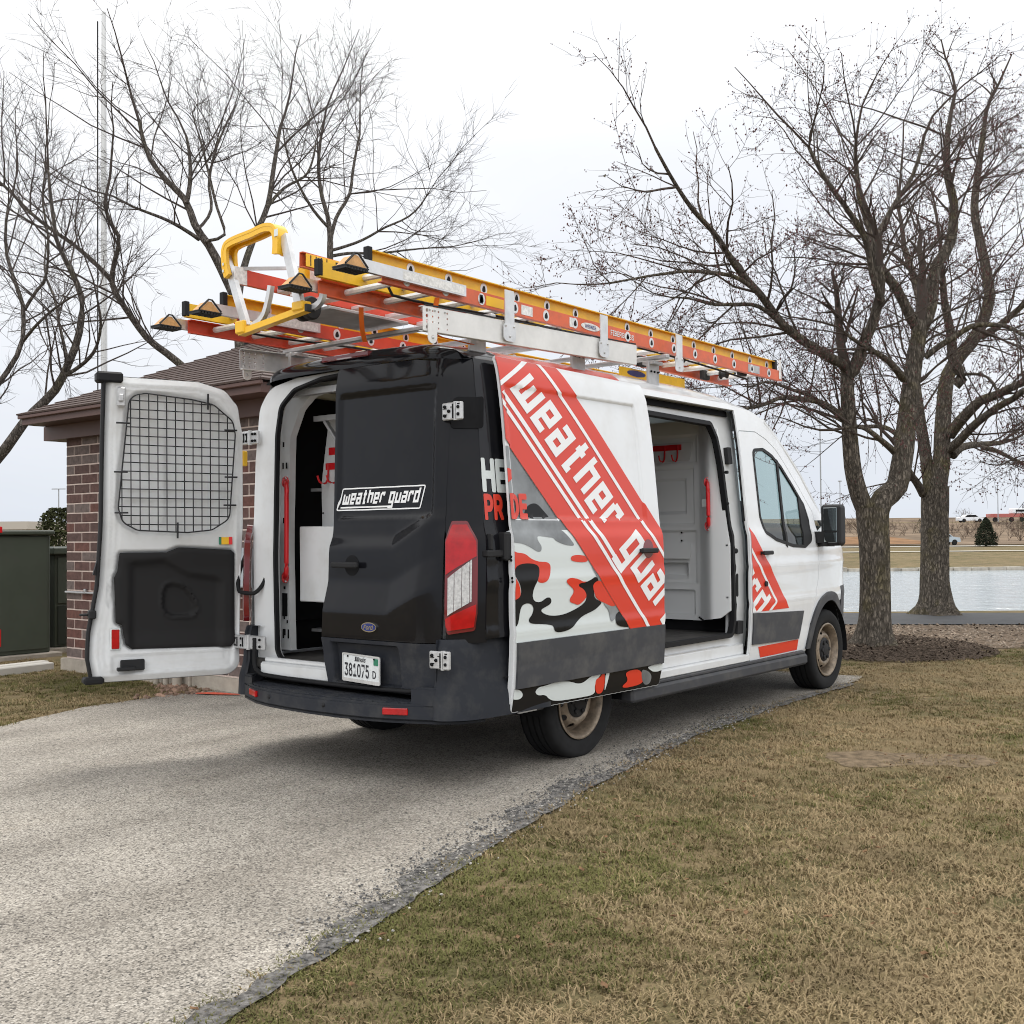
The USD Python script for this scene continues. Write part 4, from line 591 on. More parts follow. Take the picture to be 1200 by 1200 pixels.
for s in (-1, 1):
    K0, K1 = .845, .966; z0, z1 = .865, 1.455
    def lampF(k, z, off):
        k = np.asarray(k, float); w = _W(z); u = ((k-.8)/.2).clip(0, 1)
        return np.stack([_XC(z)+_B(k)-off*np.sqrt(1-u**2)-.008*sstep(0, .1, z-z0)*sstep(0, .1, z1-z), s*(w*k+off*u), z], -1)
    lp = rpoly([(K0, z0+.03), (K0+.01, z0), (K1-.01, z0+.02), (K1, z0+.10), (K1, z1-.10), (K1-.028, z1), (K1-.085, z1), (K0, z1-.10)], .008)
    base = obj('tail_light', skin(affinity.scale(lp, 5, 1, origin=(0, 0)).buffer(.018), lambda a, b: lampF(a/5, b, .008), .025, .035), m_lensd, van, 30)
    wl = Polygon([(K0+.012, z1-.30), (K1-.018, z1-.195), (K1-.018, z0+.165), (K0+.012, z0+.085)])
    up_, lo_ = lp.intersection(Polygon([(0, 3), (0, z1-.315), (K0, z1-.285), (K1, z1-.178), (2, z1-.17), (2, 3)])), lp.intersection(Polygon([(0, 0), (0, z0+.07), (K0, z0+.07), (K1, z0+.152), (2, z0+.152), (2, 0)]))
    S5 = lambda g: affinity.scale(g, 5, 1, origin=(0, 0))
    obj('red_lens', skin(S5(up_.buffer(-.0022)), lambda a, b: lampF(a/5, b, .016), .02, .008), m_lens, base, 30)
    obj('red_lens', skin(S5(lo_.buffer(-.0022)), lambda a, b: lampF(a/5, b, .015), .02, .007), m_lens, base, 30)
    for q in range(4):
        e0, e1 = K0+.014+q*.0275, K0+.014+q*.0275+.0255
        cellp = wl.intersection(sbox(e0, 0, e1, 3))
        obj('clear_lens', skin(S5(cellp), lambda a, b: lampF(a/5, b, .0185), .02, .008), m_lensw, base, 30)
# bumper: step bar and corner pieces
bp_out = [(-1.392, 0), (-1.385, .22), (-1.362, .43), (-1.32, .60), (-1.262, .74), (-1.205, .87), (-1.13, .95), (-1.05, .985), (-.95, 1.0)]
bout = [(x, -y) for x, y in bp_out[::-1]]+bp_out[1:]
plan = Polygon(bout+[(-.95, .95), (-1.08, .90), (-1.09, -.90), (-.95, -.95)]).buffer(0)
def slab(g, z0, z1, bev=.012):
    a = trimesh.creation.extrude_polygon(g, z1-z0-bev).apply_translation((0, 0, z0)); b = trimesh.creation.extrude_polygon(g.buffer(-bev*.6), bev).apply_translation((0, 0, z1-bev)); return cat([a, b])
bm = obj('rear_bumper', cat([slab(plan, .385, .468, .014), slab(plan.buffer(-.014), .36, .385)]), m_bump, van, 25)
stepg = plan.intersection(sbox(-1.4, -.76, -1.15, .82)).buffer(-.022)
obj('step_rib', [trimesh.creation.extrude_polygon(p, .007).apply_translation((0, 0, .468)) for k in range(10) for p in polys(stepg.intersection(sbox(-1.365+.022*k, -2, -1.353+.022*k, 2)))], m_bump, bm)
for s in (-1, 1):
    kk = np.linspace(0, 1, 22); path = np.array([(-1.20, .815), (-1.212, .86), (-1.185, .905), (-1.13, .955), (-1.07, .985), (-1.0, 1.003), (-.85, 1.018), (-.45, 1.03)])
    pp = bend(path, 26); zz = np.r_[.385, .40, .5, .60, .70, .78, .81, .82]
    G = []
    for z in zz:
        g = pp.copy(); lean = -.022*(z-.40)/.42-.010*max(0, (z-.78)/.04); dirn = np.c_[-np.clip((-.85-g[:, 0])/.35, 0, 1)**.5, np.clip((g[:, 1]-.83)/.15, 0, 1)]
        g = g+dirn*(lean+.02*(z < .55)); G.append(np.c_[g[:, 0], s*g[:, 1], np.full(len(g), z)])
    cm = grid(np.stack(G))
    capz = np.stack([G[-1], G[-1]*[1, .93, 1]+[.06, 0, 0]])
    inner = np.stack([np.c_[np.linspace(pp[0, 0], pp[0, 0]+.10, 5), np.full(5, s*.832), np.full(5, z)] for z in zz])
    obj('bumper_corner', cat([cm, grid(capz), grid(inner)]), m_bump, van, 35)
    obj('bumper_ledge', slab(Polygon([(-1.262, s*.70), (-1.225, s*.82), (-1.195, s*.885), (-1.10, s*.92), (-1.10, s*.79), (-1.19, s*.76)]).buffer(0), .46, .56 if s < 0 else .52), m_bump, van, 25)
    obj('bumper_seam', bx((-.85, s*1.02, .592), (-.47, s*1.034, .597)), m_dark, van)
    obj('reflector', xf(bx((-.008, -.075, -.019), (.012, .075, .019), .004), (-1.311, s*.625, .425), s*-.42), m_lens, bm)
for y, x_ in ((.40, -1.361), (-.12, -1.384)): obj('parking_sensor', xf(trimesh.creation.icosphere(2, .014), (x_, y, .425)), m_blackpl, bm, True)
def hinge(x, y, z, ang):
    m = [bx((-.012, -.085, -.048), (.012, .012, .048), .006), bx((-.015, .018, -.05), (.012, .06, .05), .006), tube([(-.004, .014, -.052), (-.004, .014, .052)], .014, 10)]
    flip = np.diag([1., -1., 1., 1.])
    hd = obj('door_hinge', xf(cat(m).apply_transform(flip), (x, y, z), ang), m_steel, van, 30)
    obj('bolt', xf(cat([xf(trimesh.creation.icosphere(1, .010), (-.016, yy_, zz_)) for yy_, zz_ in ((-.06, .025), (-.06, -.025), (-.03, 0), (.04, .02), (.04, -.02))]+[bx((-.0145, -.075, .012), (-.0125, -.045, .016)), bx((-.0145, -.075, -.02), (-.0125, -.045, -.016)), bx((-.0145, -.02, .02), (-.0125, .0, .024)), bx((-.0165, -.004, -.04), (-.0135, .004, .04)), bx((-.0165, .016, -.046), (-.0145, .021, .046)), bx((-.0165, .034, .034), (-.0145, .052, .040))]).apply_transform(flip), (x, y, z), ang), m_dark, hd)
hinge(-1.115, -.905, 2.08, 0.); hinge(-1.222, -.895, .715, 0.)
obj('hinge_recess', skin(rbox(-.985, 1.99, -.845, 2.17, .02), lambda y, z: rear(.006, False)(y, z), .02), m_dark, van, True)

# ---------------------------------------------------------------- right rear door, closed
rd_poly = rpoly([(-.83, .505), (.035, .505), (.06, .66), (.055, .82), (.04, 1.1), (.035, 1.45), (.035, 2.0), (.04, 2.405), (-.60, 2.398), (-.765, 2.375), (-.825, 2.29), (-.838, 2.05), (-.842, 1.45)], .02)
rdents = ((-.765, .0, 1.50, 2.24, .014, .012),)
RF = rear(0, True, rdents)
body_part = rd_poly.intersection(sbox(-2, .80, 2, 3)); low_part = rd_poly.intersection(sbox(-2, 0, 2, .795))
rdoor = obj('rear_door', skin(body_part, RF, .014, .04, flip=True), m_black, van, 40, label='closed black right rear door')
recess = rbox(-.56, .545, -.03, .765, .03)
lowF = rear(.006, True, ((-.57, -.02, .535, .775, .035, .012),))
obj('lower_trim', skin(low_part, lowF, .012, .03, flip=True), m_bump, rdoor, 40, label='dark grey plastic lower trim with plate recess')
rl = affinity.scale(LOGO, -.135, .135, origin=(0, 0)); rl = affinity.scale(rl, .714/(LOGO_L*.135+.036), 1, origin=(0, 0)); rl = affinity.translate(rl, .012, 1.545)
obj('lettering', skin(rl, rear(.002, True, rdents), .02, flip=True), m_letter, rdoor, True, label='white framed lettering on the black rear door')
px, pz = -.268, .627; pX = float(_X(.63))-.004
def plateF(off): return lambda u, v: np.stack([pX-off+0*u, px-u+.012*v*0, pz+v-.035*u], -1)
lp = obj('license_plate', skin(rbox(-.152, -.076, .152, .076, .012), plateF(.012), .05, .008), m_plate, van)
obj('plate_frame', skin(rbox(-.158, -.082, .158, .082, .012).difference(rbox(-.150, -.074, .150, .074, .01)).union(sbox(-.15, -.082, .15, -.062)), plateF(.015), .05, .008), m_alu, lp)
tx = glyphs('381075', .072); tb = tx.bounds; tx = affinity.translate(affinity.scale(tx, .205/(tb[2]-tb[0]), 1, origin=(0, 0)), -.138-tb[0]*.205/(tb[2]-tb[0]), -.048)
dd = affinity.translate(affinity.scale(glyphs('D', .042), .8, 1, origin=(0, 0)), .092, -.045)
il = affinity.translate(affinity.scale(affinity.skew(glyphs('Illinois', .026, True), xs=18, origin=(0, 0)), .8, 1, origin=(0, 0)), -.055, .040)
obj('plate_lettering', skin(unary_union([tx, dd]), plateF(.0135), .05), m_ink, lp)
obj('plate_lettering', skin(il, plateF(.0135), .05), m_ink, lp)
obj('plate_sticker', skin(sbox(.105, .030, .142, .068), plateF(.0136), .05), m_green, lp)
obj('plate_screw', [xf(trimesh.creation.icosphere(1, .006), (pX-.014, px-u, pz+.064-.035*u)) for u in (-.11, .11)], m_dark, lp)
hX = lambda y, z, o=0: float(RF(np.array([y]), np.array([z]))[0, 0])-o
obj('handle_recess', skin(affinity.scale(Point(-.165, 1.222).buffer(.060), 1.0, 1.0), rear(.002, True), .02, flip=True), m_dark, rdoor, True)
obj('handle', cat([bx((hX(-.13, 1.22)-.045, -.25, 1.207), (hX(-.13, 1.22)-.022, -.02, 1.242), .009), bx((hX(-.13, 1.22)-.03, -.06, 1.21), (hX(-.13, 1.22)+.01, -.03, 1.24))]), m_blackpl, rdoor, 30)
def oval(a, b): return affinity.scale(Point(0, 0).buffer(1, 24), a, b)
eF = lambda off: (lambda u, v: np.stack([hX(-.355, .872)-off+0*u, -.355-u, .872+v], -1))
em = obj('emblem', skin(oval(.062, .028), eF(.010), .012, .012), m_chrome, rdoor, 30, label='blue and silver oval emblem')
obj('emblem_field', skin(oval(.056, .0225), eF(.0115), .02), m_blue, van)
ft = affinity.skew(glyphs('Ford', .036, True), xs=16, origin=(0, 0)); tb = ft.bounds
obj('emblem_lettering', skin(affinity.translate(affinity.scale(ft, .082/(tb[2]-tb[0]), .027/(tb[3]-tb[1]), origin=(0, 0)), -.041-tb[0]*.082/(tb[2]-tb[0]), -.0125), eF(.0128), .02), m_chrome, van)

# ---------------------------------------------------------------- left rear door, swung wide open (built closed, then turned about its hinge line)
HX, HY, ANG = -1.12, .895, math.radians(-111)
ld_poly = rpoly([(.83, .505), (-.075, .505), (-.10, .66), (-.09, .82), (-.045, 1.1), (-.03, 1.45), (-.03, 2.0), (-.02, 2.39), (.55, 2.385), (.72, 2.34), (.80, 2.24), (.835, 2.05), (.842, 1.45)], .025)
ld_poly = ld_poly.buffer(-.10).buffer(.10).union(ld_poly.intersection(sbox(-.2, .4, .35, 2.5))).buffer(.004).buffer(-.004)
def opened(F): return lambda y, z: turn(F(y, z))
def turn(P):
    c, s = math.cos(ANG), math.sin(ANG); d = P-np.array([HX, HY, 0]); return np.stack([d[..., 0]*c-d[..., 1]*s+HX, d[..., 0]*s+d[..., 1]*c+HY, d[..., 2]], -1)
def turnm(m): m = m.copy(); m.vertices = turn(m.vertices); return m
OD = -.06                                                      # the inner face lies 6 cm inside the skin
winr = [(.73, 1.52), (.76, 2.05), (.745, 2.13), (.63, 2.225), (.50, 2.25), (.22, 2.275), (.135, 2.255), (.075, 1.58), (.10, 1.50), (.18, 1.455), (.48, 1.44), (.63, 1.455)]
winp = Polygon(winr).buffer(-.06).buffer(.08)
cardp = rpoly([(.075, 1.305), (.36, 1.305), (.43, 1.335), (.765, 1.315), (.79, 1.29), (.80, .72), (.77, .685), (.16, .70), (.115, .735), (.095, .855), (.06, .865), (.045, 1.15), (.065, 1.19)], .012)
def innerF(off=0.):
    def F(y, z):
        P = rear(OD, False)(y, z)
        sm = _X(np.asarray(z)*0+np.interp(z, [.5, 1.0, 1.45, 2.41], [-0., 0, 0, 0])+1.47)
        x = np.interp(z, [.5, .8, 1.2, 1.5, 2.0, 2.42], [-1.145, -1.175, -1.15, -1.105, -1.085, -1.045])+_B(np.clip(np.abs(y)/.98, 0, 1))*.9
        d = np.zeros_like(x)
        for g, dep, w in ((winp.buffer(.014), .034, .03), (cardp.buffer(.012), .034, .02)):
            pts = shapely.points(np.asarray(y), np.asarray(z)); ins = shapely.contains(g, pts); dist = shapely.distance(g.exterior, pts)
            d = d+dep*np.where(ins, np.clip(dist/w, 0, 1), 0)
        d = d-.013*np.exp(-((np.asarray(y)-.335)/.022)**2)*sstep(1.46, 1.52, z)*sstep(2.27, 2.2, z)-.010*(np.exp(-((np.asarray(z)-1.645)/.018)**2)+np.exp(-((np.asarray(z)-1.70)/.012)**2))*sstep(.09, .14, y)*sstep(.74, .69, y)
        d = d+.010*sstep(.555, .565, z)*sstep(.675, .66, z)*sstep(.03, .05, y)*sstep(.80, .77, y)-.007*np.exp(-((np.asarray(y)-.795)/.012)**2)*sstep(.62, .7, z)+.008*sstep(.008, .016, y)*sstep(.05, .042, y)*sstep(.95, .98, z)*sstep(1.12, 1.09, z)
        edge = shapely.distance(ld_poly.exterior, shapely.points(np.asarray(y), np.asarray(z)))
        d = d+.03*(1-np.clip(edge/.045, 0, 1))+.007*np.exp(-((edge-.062)/.007)**2)+.005*np.exp(-((edge-.095)/.009)**2)
        return np.stack([x-d+off, np.asarray(y, float), np.asarray(z, float)], -1)
    return F
ldoor = obj('rear_door', skin(ld_poly, opened(rear(0, False)), .05, .012, flip=True), m_white, van, 40, label='open left rear door showing its white inner face')
obj('inner_face', skin(ld_poly.buffer(-.004), opened(innerF()), .012), m_whitein, ldoor, 40)
obj('edge_band', cat([grid(np.stack([turn(rear(-.005, False)(c[:, 0], c[:, 1])), turn(innerF()(c[:, 0]*.998, c[:, 1]))])) for c in [resample(ld_poly.exterior.coords, .03)]]), m_whitein, ldoor, True)
# trim card with speaker boss
spk = blob([(.22, .905), (.27, 1.04), (.35, 1.11), (.44, 1.105), (.455, 1.02), (.445, .905), (.33, .885)][::1], 2)
def cardF(y, z):
    P = innerF(.010)(y, z); pts = shapely.points(np.asarray(y), np.asarray(z)); e = shapely.distance(cardp.exterior, pts)
    sp = Polygon([(.765-a+.03, b) for a, b in spk.exterior.coords]); ds = shapely.distance(sp.exterior, pts); ins = shapely.contains(sp, pts)
    P[..., 0] = np.interp(z, [.6, .8, 1.2, 1.4], [-1.14, -1.165, -1.14, -1.11])-.004+_B(np.clip(np.abs(y)/.98, 0, 1))*.9+.010*np.clip(e/.02, 0, 1)-np.where(ins, .016*np.clip(ds/.012, 0, 1), 0)+.012*np.exp(-(ds/.009)**2)
    step_ = np.interp(y, [.2, .35, .5, .68, .74], [1.24, 1.25, 1.16, 1.13, 1.10]); P[..., 0] -= .024*sstep(step_+.012, step_-.018, z)*sstep(.12, .18, y)*sstep(.73, .68, y)
    return P
obj('trim_card', skin(cardp.buffer(-.002), opened(cardF), .015, .006), m_card, ldoor, 50)
# window grille of welded wires
wires = []; wg = Polygon(winr).buffer(-.06).buffer(.074)
def wp(y, z): return turn(np.array([[np.interp(z, [1.4, 2.3], [-1.098, -1.052])+float(_B(min(1, abs(y)/.98)))*.9+.012, y, z]]))[0]
ext = resample(wg.exterior.coords, .03); wires.append(tube(np.array([wp(*p) for p in np.vstack([ext, ext[:1]])]), .0046, 6, caps=False))
gr = obj('window_grille', wires, m_wire, ldoor, True)
for k in range(13):
    y = .735-k*.054+.0; L = wg.intersection(LineString([(y, 1.3), (y-.015, 2.4)]))
    if not L.is_empty: a, b = np.array(L.coords[0]), np.array(L.coords[-1]); obj('wire', tube([wp(*(a+(b-a)*t)) for t in np.linspace(0, 1, 5)], .0036, 5), m_wire, ldoor, True)
for k in range(15):
    z = 1.48+k*.0545; L = wg.intersection(LineString([(0, z), (.9, z-.01)]))
    if not L.is_empty: a, b = np.array(L.coords[0]), np.array(L.coords[-1]); obj('wire', tube([wp(*(a+(b-a)*t))+[0, 0, .0] for t in np.linspace(0, 1, 5)], .0036, 5), m_wire, ldoor, True)
for y, z, a in ((.745, 2.08, 1), (.75, 1.78, 1), (.745, 1.60, 1), (.085, 2.10, 1), (.075, 1.80, 1), (.08, 1.55, 1), (.60, 2.255, 0), (.42, 1.44, 0)):
    obj('grille_clip', tube([wp(y-.04*a, z-.05*(1-a)), wp(y+.04*a, z+.05*(1-a))], .006, 6), m_wire, ldoor, True)
def onl(lo, hi, x0, bev=.004): return turnm(bx((x0, lo[0], lo[1]), (x0+abs(.0), hi[0], hi[1]), 0) if False else bx((x0[0], lo[0], lo[1]), (x0[1], hi[0], hi[1]), bev))
lr = obj('reflector', onl((.035, .71), (.082, .83), (-1.165, -1.150)), m_lens, ldoor, 30)
obj('reflector_base', onl((.028, .703), (.089, .837), (-1.168, -1.156)), m_cwhite, ldoor, 30)
obj('inner_handle', turnm(cat([bx((-1.16, .085, .572), (-1.135, .23, .64), .006), bx((-1.14, .06, .575), (-1.10, .17, .598), .006)])), m_blackpl, ldoor, 30)
st_ = obj('warning_sticker', onl((.69, 1.348), (.765, 1.395), (-1.105, -1.098), .001), m_yellowst, ldoor)
obj('sticker_end', onl((.748, 1.347), (.77, 1.396), (-1.102, -1.0945), .001), m_redp, ldoor); obj('sticker_end', onl((.685, 1.347), (.70, 1.396), (-1.105, -1.0965), .001), m_green, ldoor)
fe = lambda z: np.interp(z, [.505, .66, .82, 1.1, 1.45, 2.39], [-.075, -.10, -.09, -.045, -.03, -.02])
obj('edge_seal', grid(np.stack([turn(np.c_[np.interp(zs, [.5, .8, 1.2, 1.5, 2.0, 2.42], [-1.185, -1.215, -1.17, -1.14, -1.12, -1.08])+dx, fe(zs)+dy, zs]) for zs in [np.linspace(.53, 2.37, 60)] for dx, dy in ((-.02, .0), (-.02, -.012), (.03, -.016), (.045, -.006), (.045, .004))])), m_rubber, ldoor, 40)
for q in (turnm(bx((-1.13, -.07, 2.345), (-1.03, .085, 2.41), .012)), turnm(bx((-1.20, -.135, .505), (-1.10, -.015, .548), .012))): obj('edge_cap', q, m_rubber, ldoor, 30)
obj('latch', [turnm(bx((-1.07, .05, 2.20), (-1.035, .10, 2.32), .008)), turnm(bx((-1.045, .055, 2.23), (-1.02, .085, 2.275), .005))], m_steel, ldoor, 30)
obj('latch', [turnm(bx((-1.20, -.10, .90), (-1.14, -.055, .955), .008)), turnm(bx((-1.18, -.15, .92), (-1.165, -.09, .935), .004))], m_blackpl, ldoor, 30)
obj('pull_handle', turnm(bar((-1.16, -.065, 1.17), (-1.145, -.04, 1.27), .02, .03, (1, 0, 0))), m_blackpl, ldoor, 30)
for q_, (z_, y0_, y1_, x_) in enumerate(((2.042, .80, .955, -1.122), (.718, .66, .985, -1.185))):
    hd = obj('door_hinge', cat([bx((x_-.012, y0_, z_-.044), (x_+.012, y0_+(y1_-y0_)*.46, z_+.044), .006), bx((x_-.02, y0_+(y1_-y0_)*.54, z_-.044), (x_+.01, y1_, z_+.044), .006), tube([(x_-.01, y0_+(y1_-y0_)*.5, z_-.048), (x_-.01, y0_+(y1_-y0_)*.5, z_+.048)], .014, 10)]), m_steel, van, 30)
    obj('bolt', [xf(trimesh.creation.icosphere(1, .009), (x_-.018, y0_+(y1_-y0_)*f_, z_+dz_)) for f_ in (.12, .3, .7, .88) for dz_ in (-.022, .022)]+[bx((x_-.022, y0_+(y1_-y0_)*f_, z_-.03), (x_-.019, y0_+(y1_-y0_)*f_+.012, z_+.03)) for f_ in (.62, .8)], m_dark, hd)
obj('door_stop', bx((-1.15, .93, 1.86), (-1.11, .955, 1.96), .006), m_yellowst, van)
obj('wiring_loom', tube(bend([(-1.11, .94, 1.30), (-1.17, .95, 1.15), (-1.20, .90, 1.04), (-1.16, .82, 1.03), (-1.10, .77, 1.12), (-1.07, .77, 1.25)], 30), .013, 8), m_rubber, van, True)
obj('jamb_liner', bx((-1.07, .80, .83), (-1.0, .90, 1.50), .01), m_dark, van)
# ---------------------------------------------------------------- ladder rack on the roof
m_orange = mat('orange_fibreglass', (.62, .105, .032), .42, dirt=((.30, .09, .05), .55, 9.0), coat=.1, var=.12, vscale=10, bump=.05, bscale=200)
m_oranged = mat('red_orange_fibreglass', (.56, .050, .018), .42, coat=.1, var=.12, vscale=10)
m_yellow = mat('yellow_fibreglass', (.72, .42, .008), .42, dirt=((.42, .25, .04), .45, 9.0), coat=.1, var=.1, vscale=10, bump=.05, bscale=200)
m_yelp = mat('yellow_moulding', (.80, .45, .012), .4, coat=.15, bump=.04, bscale=80)
m_rung = mat('ribbed_aluminium', (.66, .66, .66), .42, metal=.55, var=.15, vscale=25)
m_wood = mat('tan_sole_pad', (.60, .33, .13), .6, var=.2, vscale=40)
m_strap = mat('orange_strap', (.82, .16, .01), .6, bump=.2, bscale=300)
m_rack = mat('pale_aluminium', (.70, .69, .67), .45, metal=.25, var=.10, vscale=7, bump=.04, bscale=60)
m_label = mat('white_label', (.70, .69, .67), .5, var=.25, vscale=45)
m_blk = mat('black_rope', (.012, .012, .013), .7)
rack = thing('ladder_rack', 'pale aluminium ladder rack with punched side beams on the van roof', 'ladder rack')
zb = lambda x: 2.553+.026*(x+1.39)/1.0
def beam(s):
    y = s*.93; XB = -1.39 if s < 0 else -1.17; sl = zb(.70)-zb(-1.39)
    pl = rpoly([(XB, -.066), (.70, -.066), (.70, .066), (XB, .066)], .006)
    for ax in (XB+.03, XB+.075, XB+.12, XB+.19):
        for az in (-.045, -.015, .015, .045):
            pl = pl.difference(Point(ax, az).buffer(.006 if ax > XB+.04 else .010))
    F = lambda o: (lambda x, z: np.stack([x, y+s*o+0*x, zb(x)+z], -1))
    b = obj('side_beam', skin(pl, F(0), .12, .0045, flip=s < 0), m_rack if s < 0 else m_alud, rack, 30)
    obj('beam_flange', [bar((XB, y-s*.016, zb(XB)+q), (.70, y-s*.016, zb(.70)+q), .026, .004) for q in (.066, -.066)], m_rack, b)
    tabp = unary_union([Point(XB+.065, -.098).buffer(.034), sbox(XB+.031, -.098, XB+.099, -.02)]).difference(Point(XB+.065, -.098).buffer(.010))
    obj('end_tab', skin(tabp, F(.007), .03, .006, flip=s < 0), m_rack, b, 30)
    obj('bolt', [xf(trimesh.creation.icosphere(1, .009), (XB+.065, y+s*.012, zb(XB)-.098))]+[xf(trimesh.creation.icosphere(1, .007), (x, y+s*.005, zb(x)+z)) for x, z in ((XB+.05, .05), (XB+.09, .05), (XB+.17, .05))], m_steel, b, True)
    obj('edge_strip', bar((XB+.01, y+s*.0035, zb(XB)+.073), (.69, y+s*.0035, zb(.70)+.073), .006, .008), m_blackpl, b)
    for x in (-.68, .29, 1.24):
        zt = 2.815; z0 = zb(min(x, .7))-.01
        pp = unary_union([rbox(x-.042, z0+.05, x+.042, zt, .006), rbox(x-.055, z0-.045, x+.055, z0+.065, .03)])
        c = obj('clamp_plate', skin(pp, lambda u, v: np.stack([u, s*.945+0*u, v], -1), .1, .006, flip=s < 0), m_alu, rack, 30)
        obj('bolt', [xf(trimesh.creation.icosphere(1, .009), (x+dx, s*.949, z0+dz)) for dx, dz in ((0, -.015), (-.038, .045), (.038, .045))], m_steel, c, True)
beam(-1); beam(1)
for x in (-.80, .20, 1.12):
    obj('cross_bar', cat([bx((x-.022, -.93, 2.635), (x+.022, .93, 2.665), .006)]), m_alud, rack, 30)
    for s in (-1, 1):
        q = obj('foot_bracket', cat([bx((x-.07, s*.80-.012, 2.455), (x+.07, s*.80+.012, 2.625), .004), bx((x-.06, s*.80-.05, 2.60), (x+.06, s*.80+.05, 2.624), .003)]), m_alud, rack, 30)
        obj('bolt', [xf(trimesh.creation.icosphere(1, .008), (x+dx, s*.816, 2.55)) for dx in (-.045, 0, .045)], m_dark, q, True)
for x in (-.45, -.1, .55, .9): obj('roof_slat', bx((x-.05, -.72, 2.60), (x+.05, .72, 2.615), .003), m_alud, rack)

def ladder(label, y0, zr, zf, x0, x1, fx0, dark):
    """extension ladder lying flat: lower section of wide orange rails, upper yellow section resting on it"""
    t = thing('extension_ladder', label, 'ladder', None)
    zz = lambda x: zr+(zf-zr)*(x-x0)/(x1-x0)
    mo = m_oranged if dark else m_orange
    for s in (-1, 1):
        y = y0+s*.235
        ra = obj('base_rail', chan((x0, y, zz(x0)), (x1, y, zz(x1)), .034, .085, .006, -s), mo, t, label='orange lower rail')
        fy = y0+s*.193
        rf = obj('fly_rail', chan((fx0, fy, zz(fx0)+.0865), (x1-.03, fy, zz(x1-.03)+.0865), .032, .085, .006, s), m_yellow, t, label='yellow upper rail')
        obj('end_cap', bx((fx0-.012, fy-.020, zz(fx0)+.050), (fx0+.022, fy+.020, zz(fx0)+.142), .004), m_rubber, t, 30)
        obj('end_cap', bx((x1-.035, fy-.020, zz(x1)+.050), (x1+.0, fy+.020, zz(x1)+.142), .004), m_blk, t, 30)
        obj('end_plate', bx((x1-.055, y+s*.0175, zz(x1)-.03), (x1-.012, y+s*.022, zz(x1)+.135), .002), m_label, t)
        n = 0
        for x in np.arange(x0+.18, x1-.05, .305):
            for yy, zo, key in ((y+s*.0172, 0, ra), (fy-s*.0098, .0865, rf)):
                if zo and x < fx0+.1: continue
                xo = x+(.10 if zo else 0)
                if xo > x1-.06: continue
                d = affinity.scale(Point(0, 0).buffer(1, 10), .030, .034)
                F = lambda o: (lambda u, v: np.stack([xo+u, yy+s*o+0*u, zz(xo)+zo+v], -1))
                obj('rung_plug', skin(d, F(.0018), .05, .003), m_rung, t, 30)
                obj('rung_socket', skin(blob([(-.016, -.020), (.014, -.018), (.017, 0), (.004, .024), (-.014, .006)], 1), F(.0022), .05), m_rubber, t)
        # alloy leveller leg with a pivoting shoe
        ly = y+s*.038; sx = x0-.24 if s < 0 else x0-.14
        obj('leveller', cat([bar((sx+.05, ly, zz(x0)+.012), (x0+.62, ly, zz(x0+.62)+.012), .026, .062)]), m_alu, t)
        if s < 0: obj('label_strip', skin(sbox(x0+.12, -.022, x0+.60, .022), lambda u, v: np.stack([u, ly-.0136+0*u, zz(u)+.012+v], -1), .3), m_label, t)
        sh = obj('shoe', xf(trimesh.creation.extrude_polygon(Polygon([(-.068, 0), (.068, 0), (.010, .056), (-.010, .056)]), .085).apply_transform(np.array([[1, 0, 0, 0], [0, 0, 1, -.045], [0, 1, 0, 0], [0, 0, 0, 1.]])), (sx, ly, zz(x0)-.016)), m_wood, t, label='tan sole plate')
        obj('shoe_pad', [bx((sx-.078+.02*k, ly-.048, zz(x0)-.034), (sx-.078+.02*k+.014, ly+.048, zz(x0)-.0165)) for k in range(8)]+[bx((sx-.08, ly-.05, zz(x0)-.022), (sx+.08, ly+.05, zz(x0)-.0162))], m_blk, t)
        obj('shoe_edge', [tube([(sx-.076, ly-.046, zz(x0)-.012), (sx-.012, ly-.046, zz(x0)+.05), (sx+.012, ly-.046, zz(x0)+.05), (sx+.076, ly-.046, zz(x0)-.012)], .006, 5)], m_blk, t)
    for x in np.arange(x0+.18, x1-.05, .305):
        obj('rung', tube([(x, y0-.218, zz(x)), (x, y0+.218, zz(x))], .019, 8), m_rung, t, 40)
        if x > fx0: obj('rung', tube([(x+.10, y0-.177, zz(x)+.0865), (x+.10, y0+.177, zz(x)+.094)], .019, 8), m_rung, t, 40)
    obj('pull_rope', tube(bend([(x0+.16, y0-.10, zz(x0)+.03), (x0+.2, y0-.12, zz(x0)-.06), (x0+.5, y0-.08, zz(x0)-.05), (x0+1.2, y0-.1, zz(x0)-.035), (x0+2.6, y0-.12, zz(x0)-.035), (x1-.3, y0-.08, zz(x1)-.04)], 40), .008, 6), m_blk, t, True)
    obj('pulley', lathe([(0, -.03), (.035, -.03), (.035, -.024), (.022, -.016), (.022, .016), (.035, .024), (.035, .03), (0, .03)], 20).apply_translation((x1-.55, y0, zz(x1)-.02)), m_blk, t, 30)
    for s in (-1, 1):
        for xo in (1.6, .62): obj('rung_lock', bx((x1-xo, y0+s*.17-.02, zz(x1)-.05), (x1-xo+.12, y0+s*.17+.02, zz(x1)+.03), .01), m_blk, t, 30)
    return t, zz
LX0, LX1 = -1.63, 3.06
near, zn = ladder('orange and yellow extension ladder on the camera side of the roof rack', -.62, 2.755, 2.72, LX0, LX1, -1.68, False)
far, zf_ = ladder('orange and yellow extension ladder on the far side of the roof rack', .69, 2.718, 2.70, -1.56, 3.15, -1.62, True)
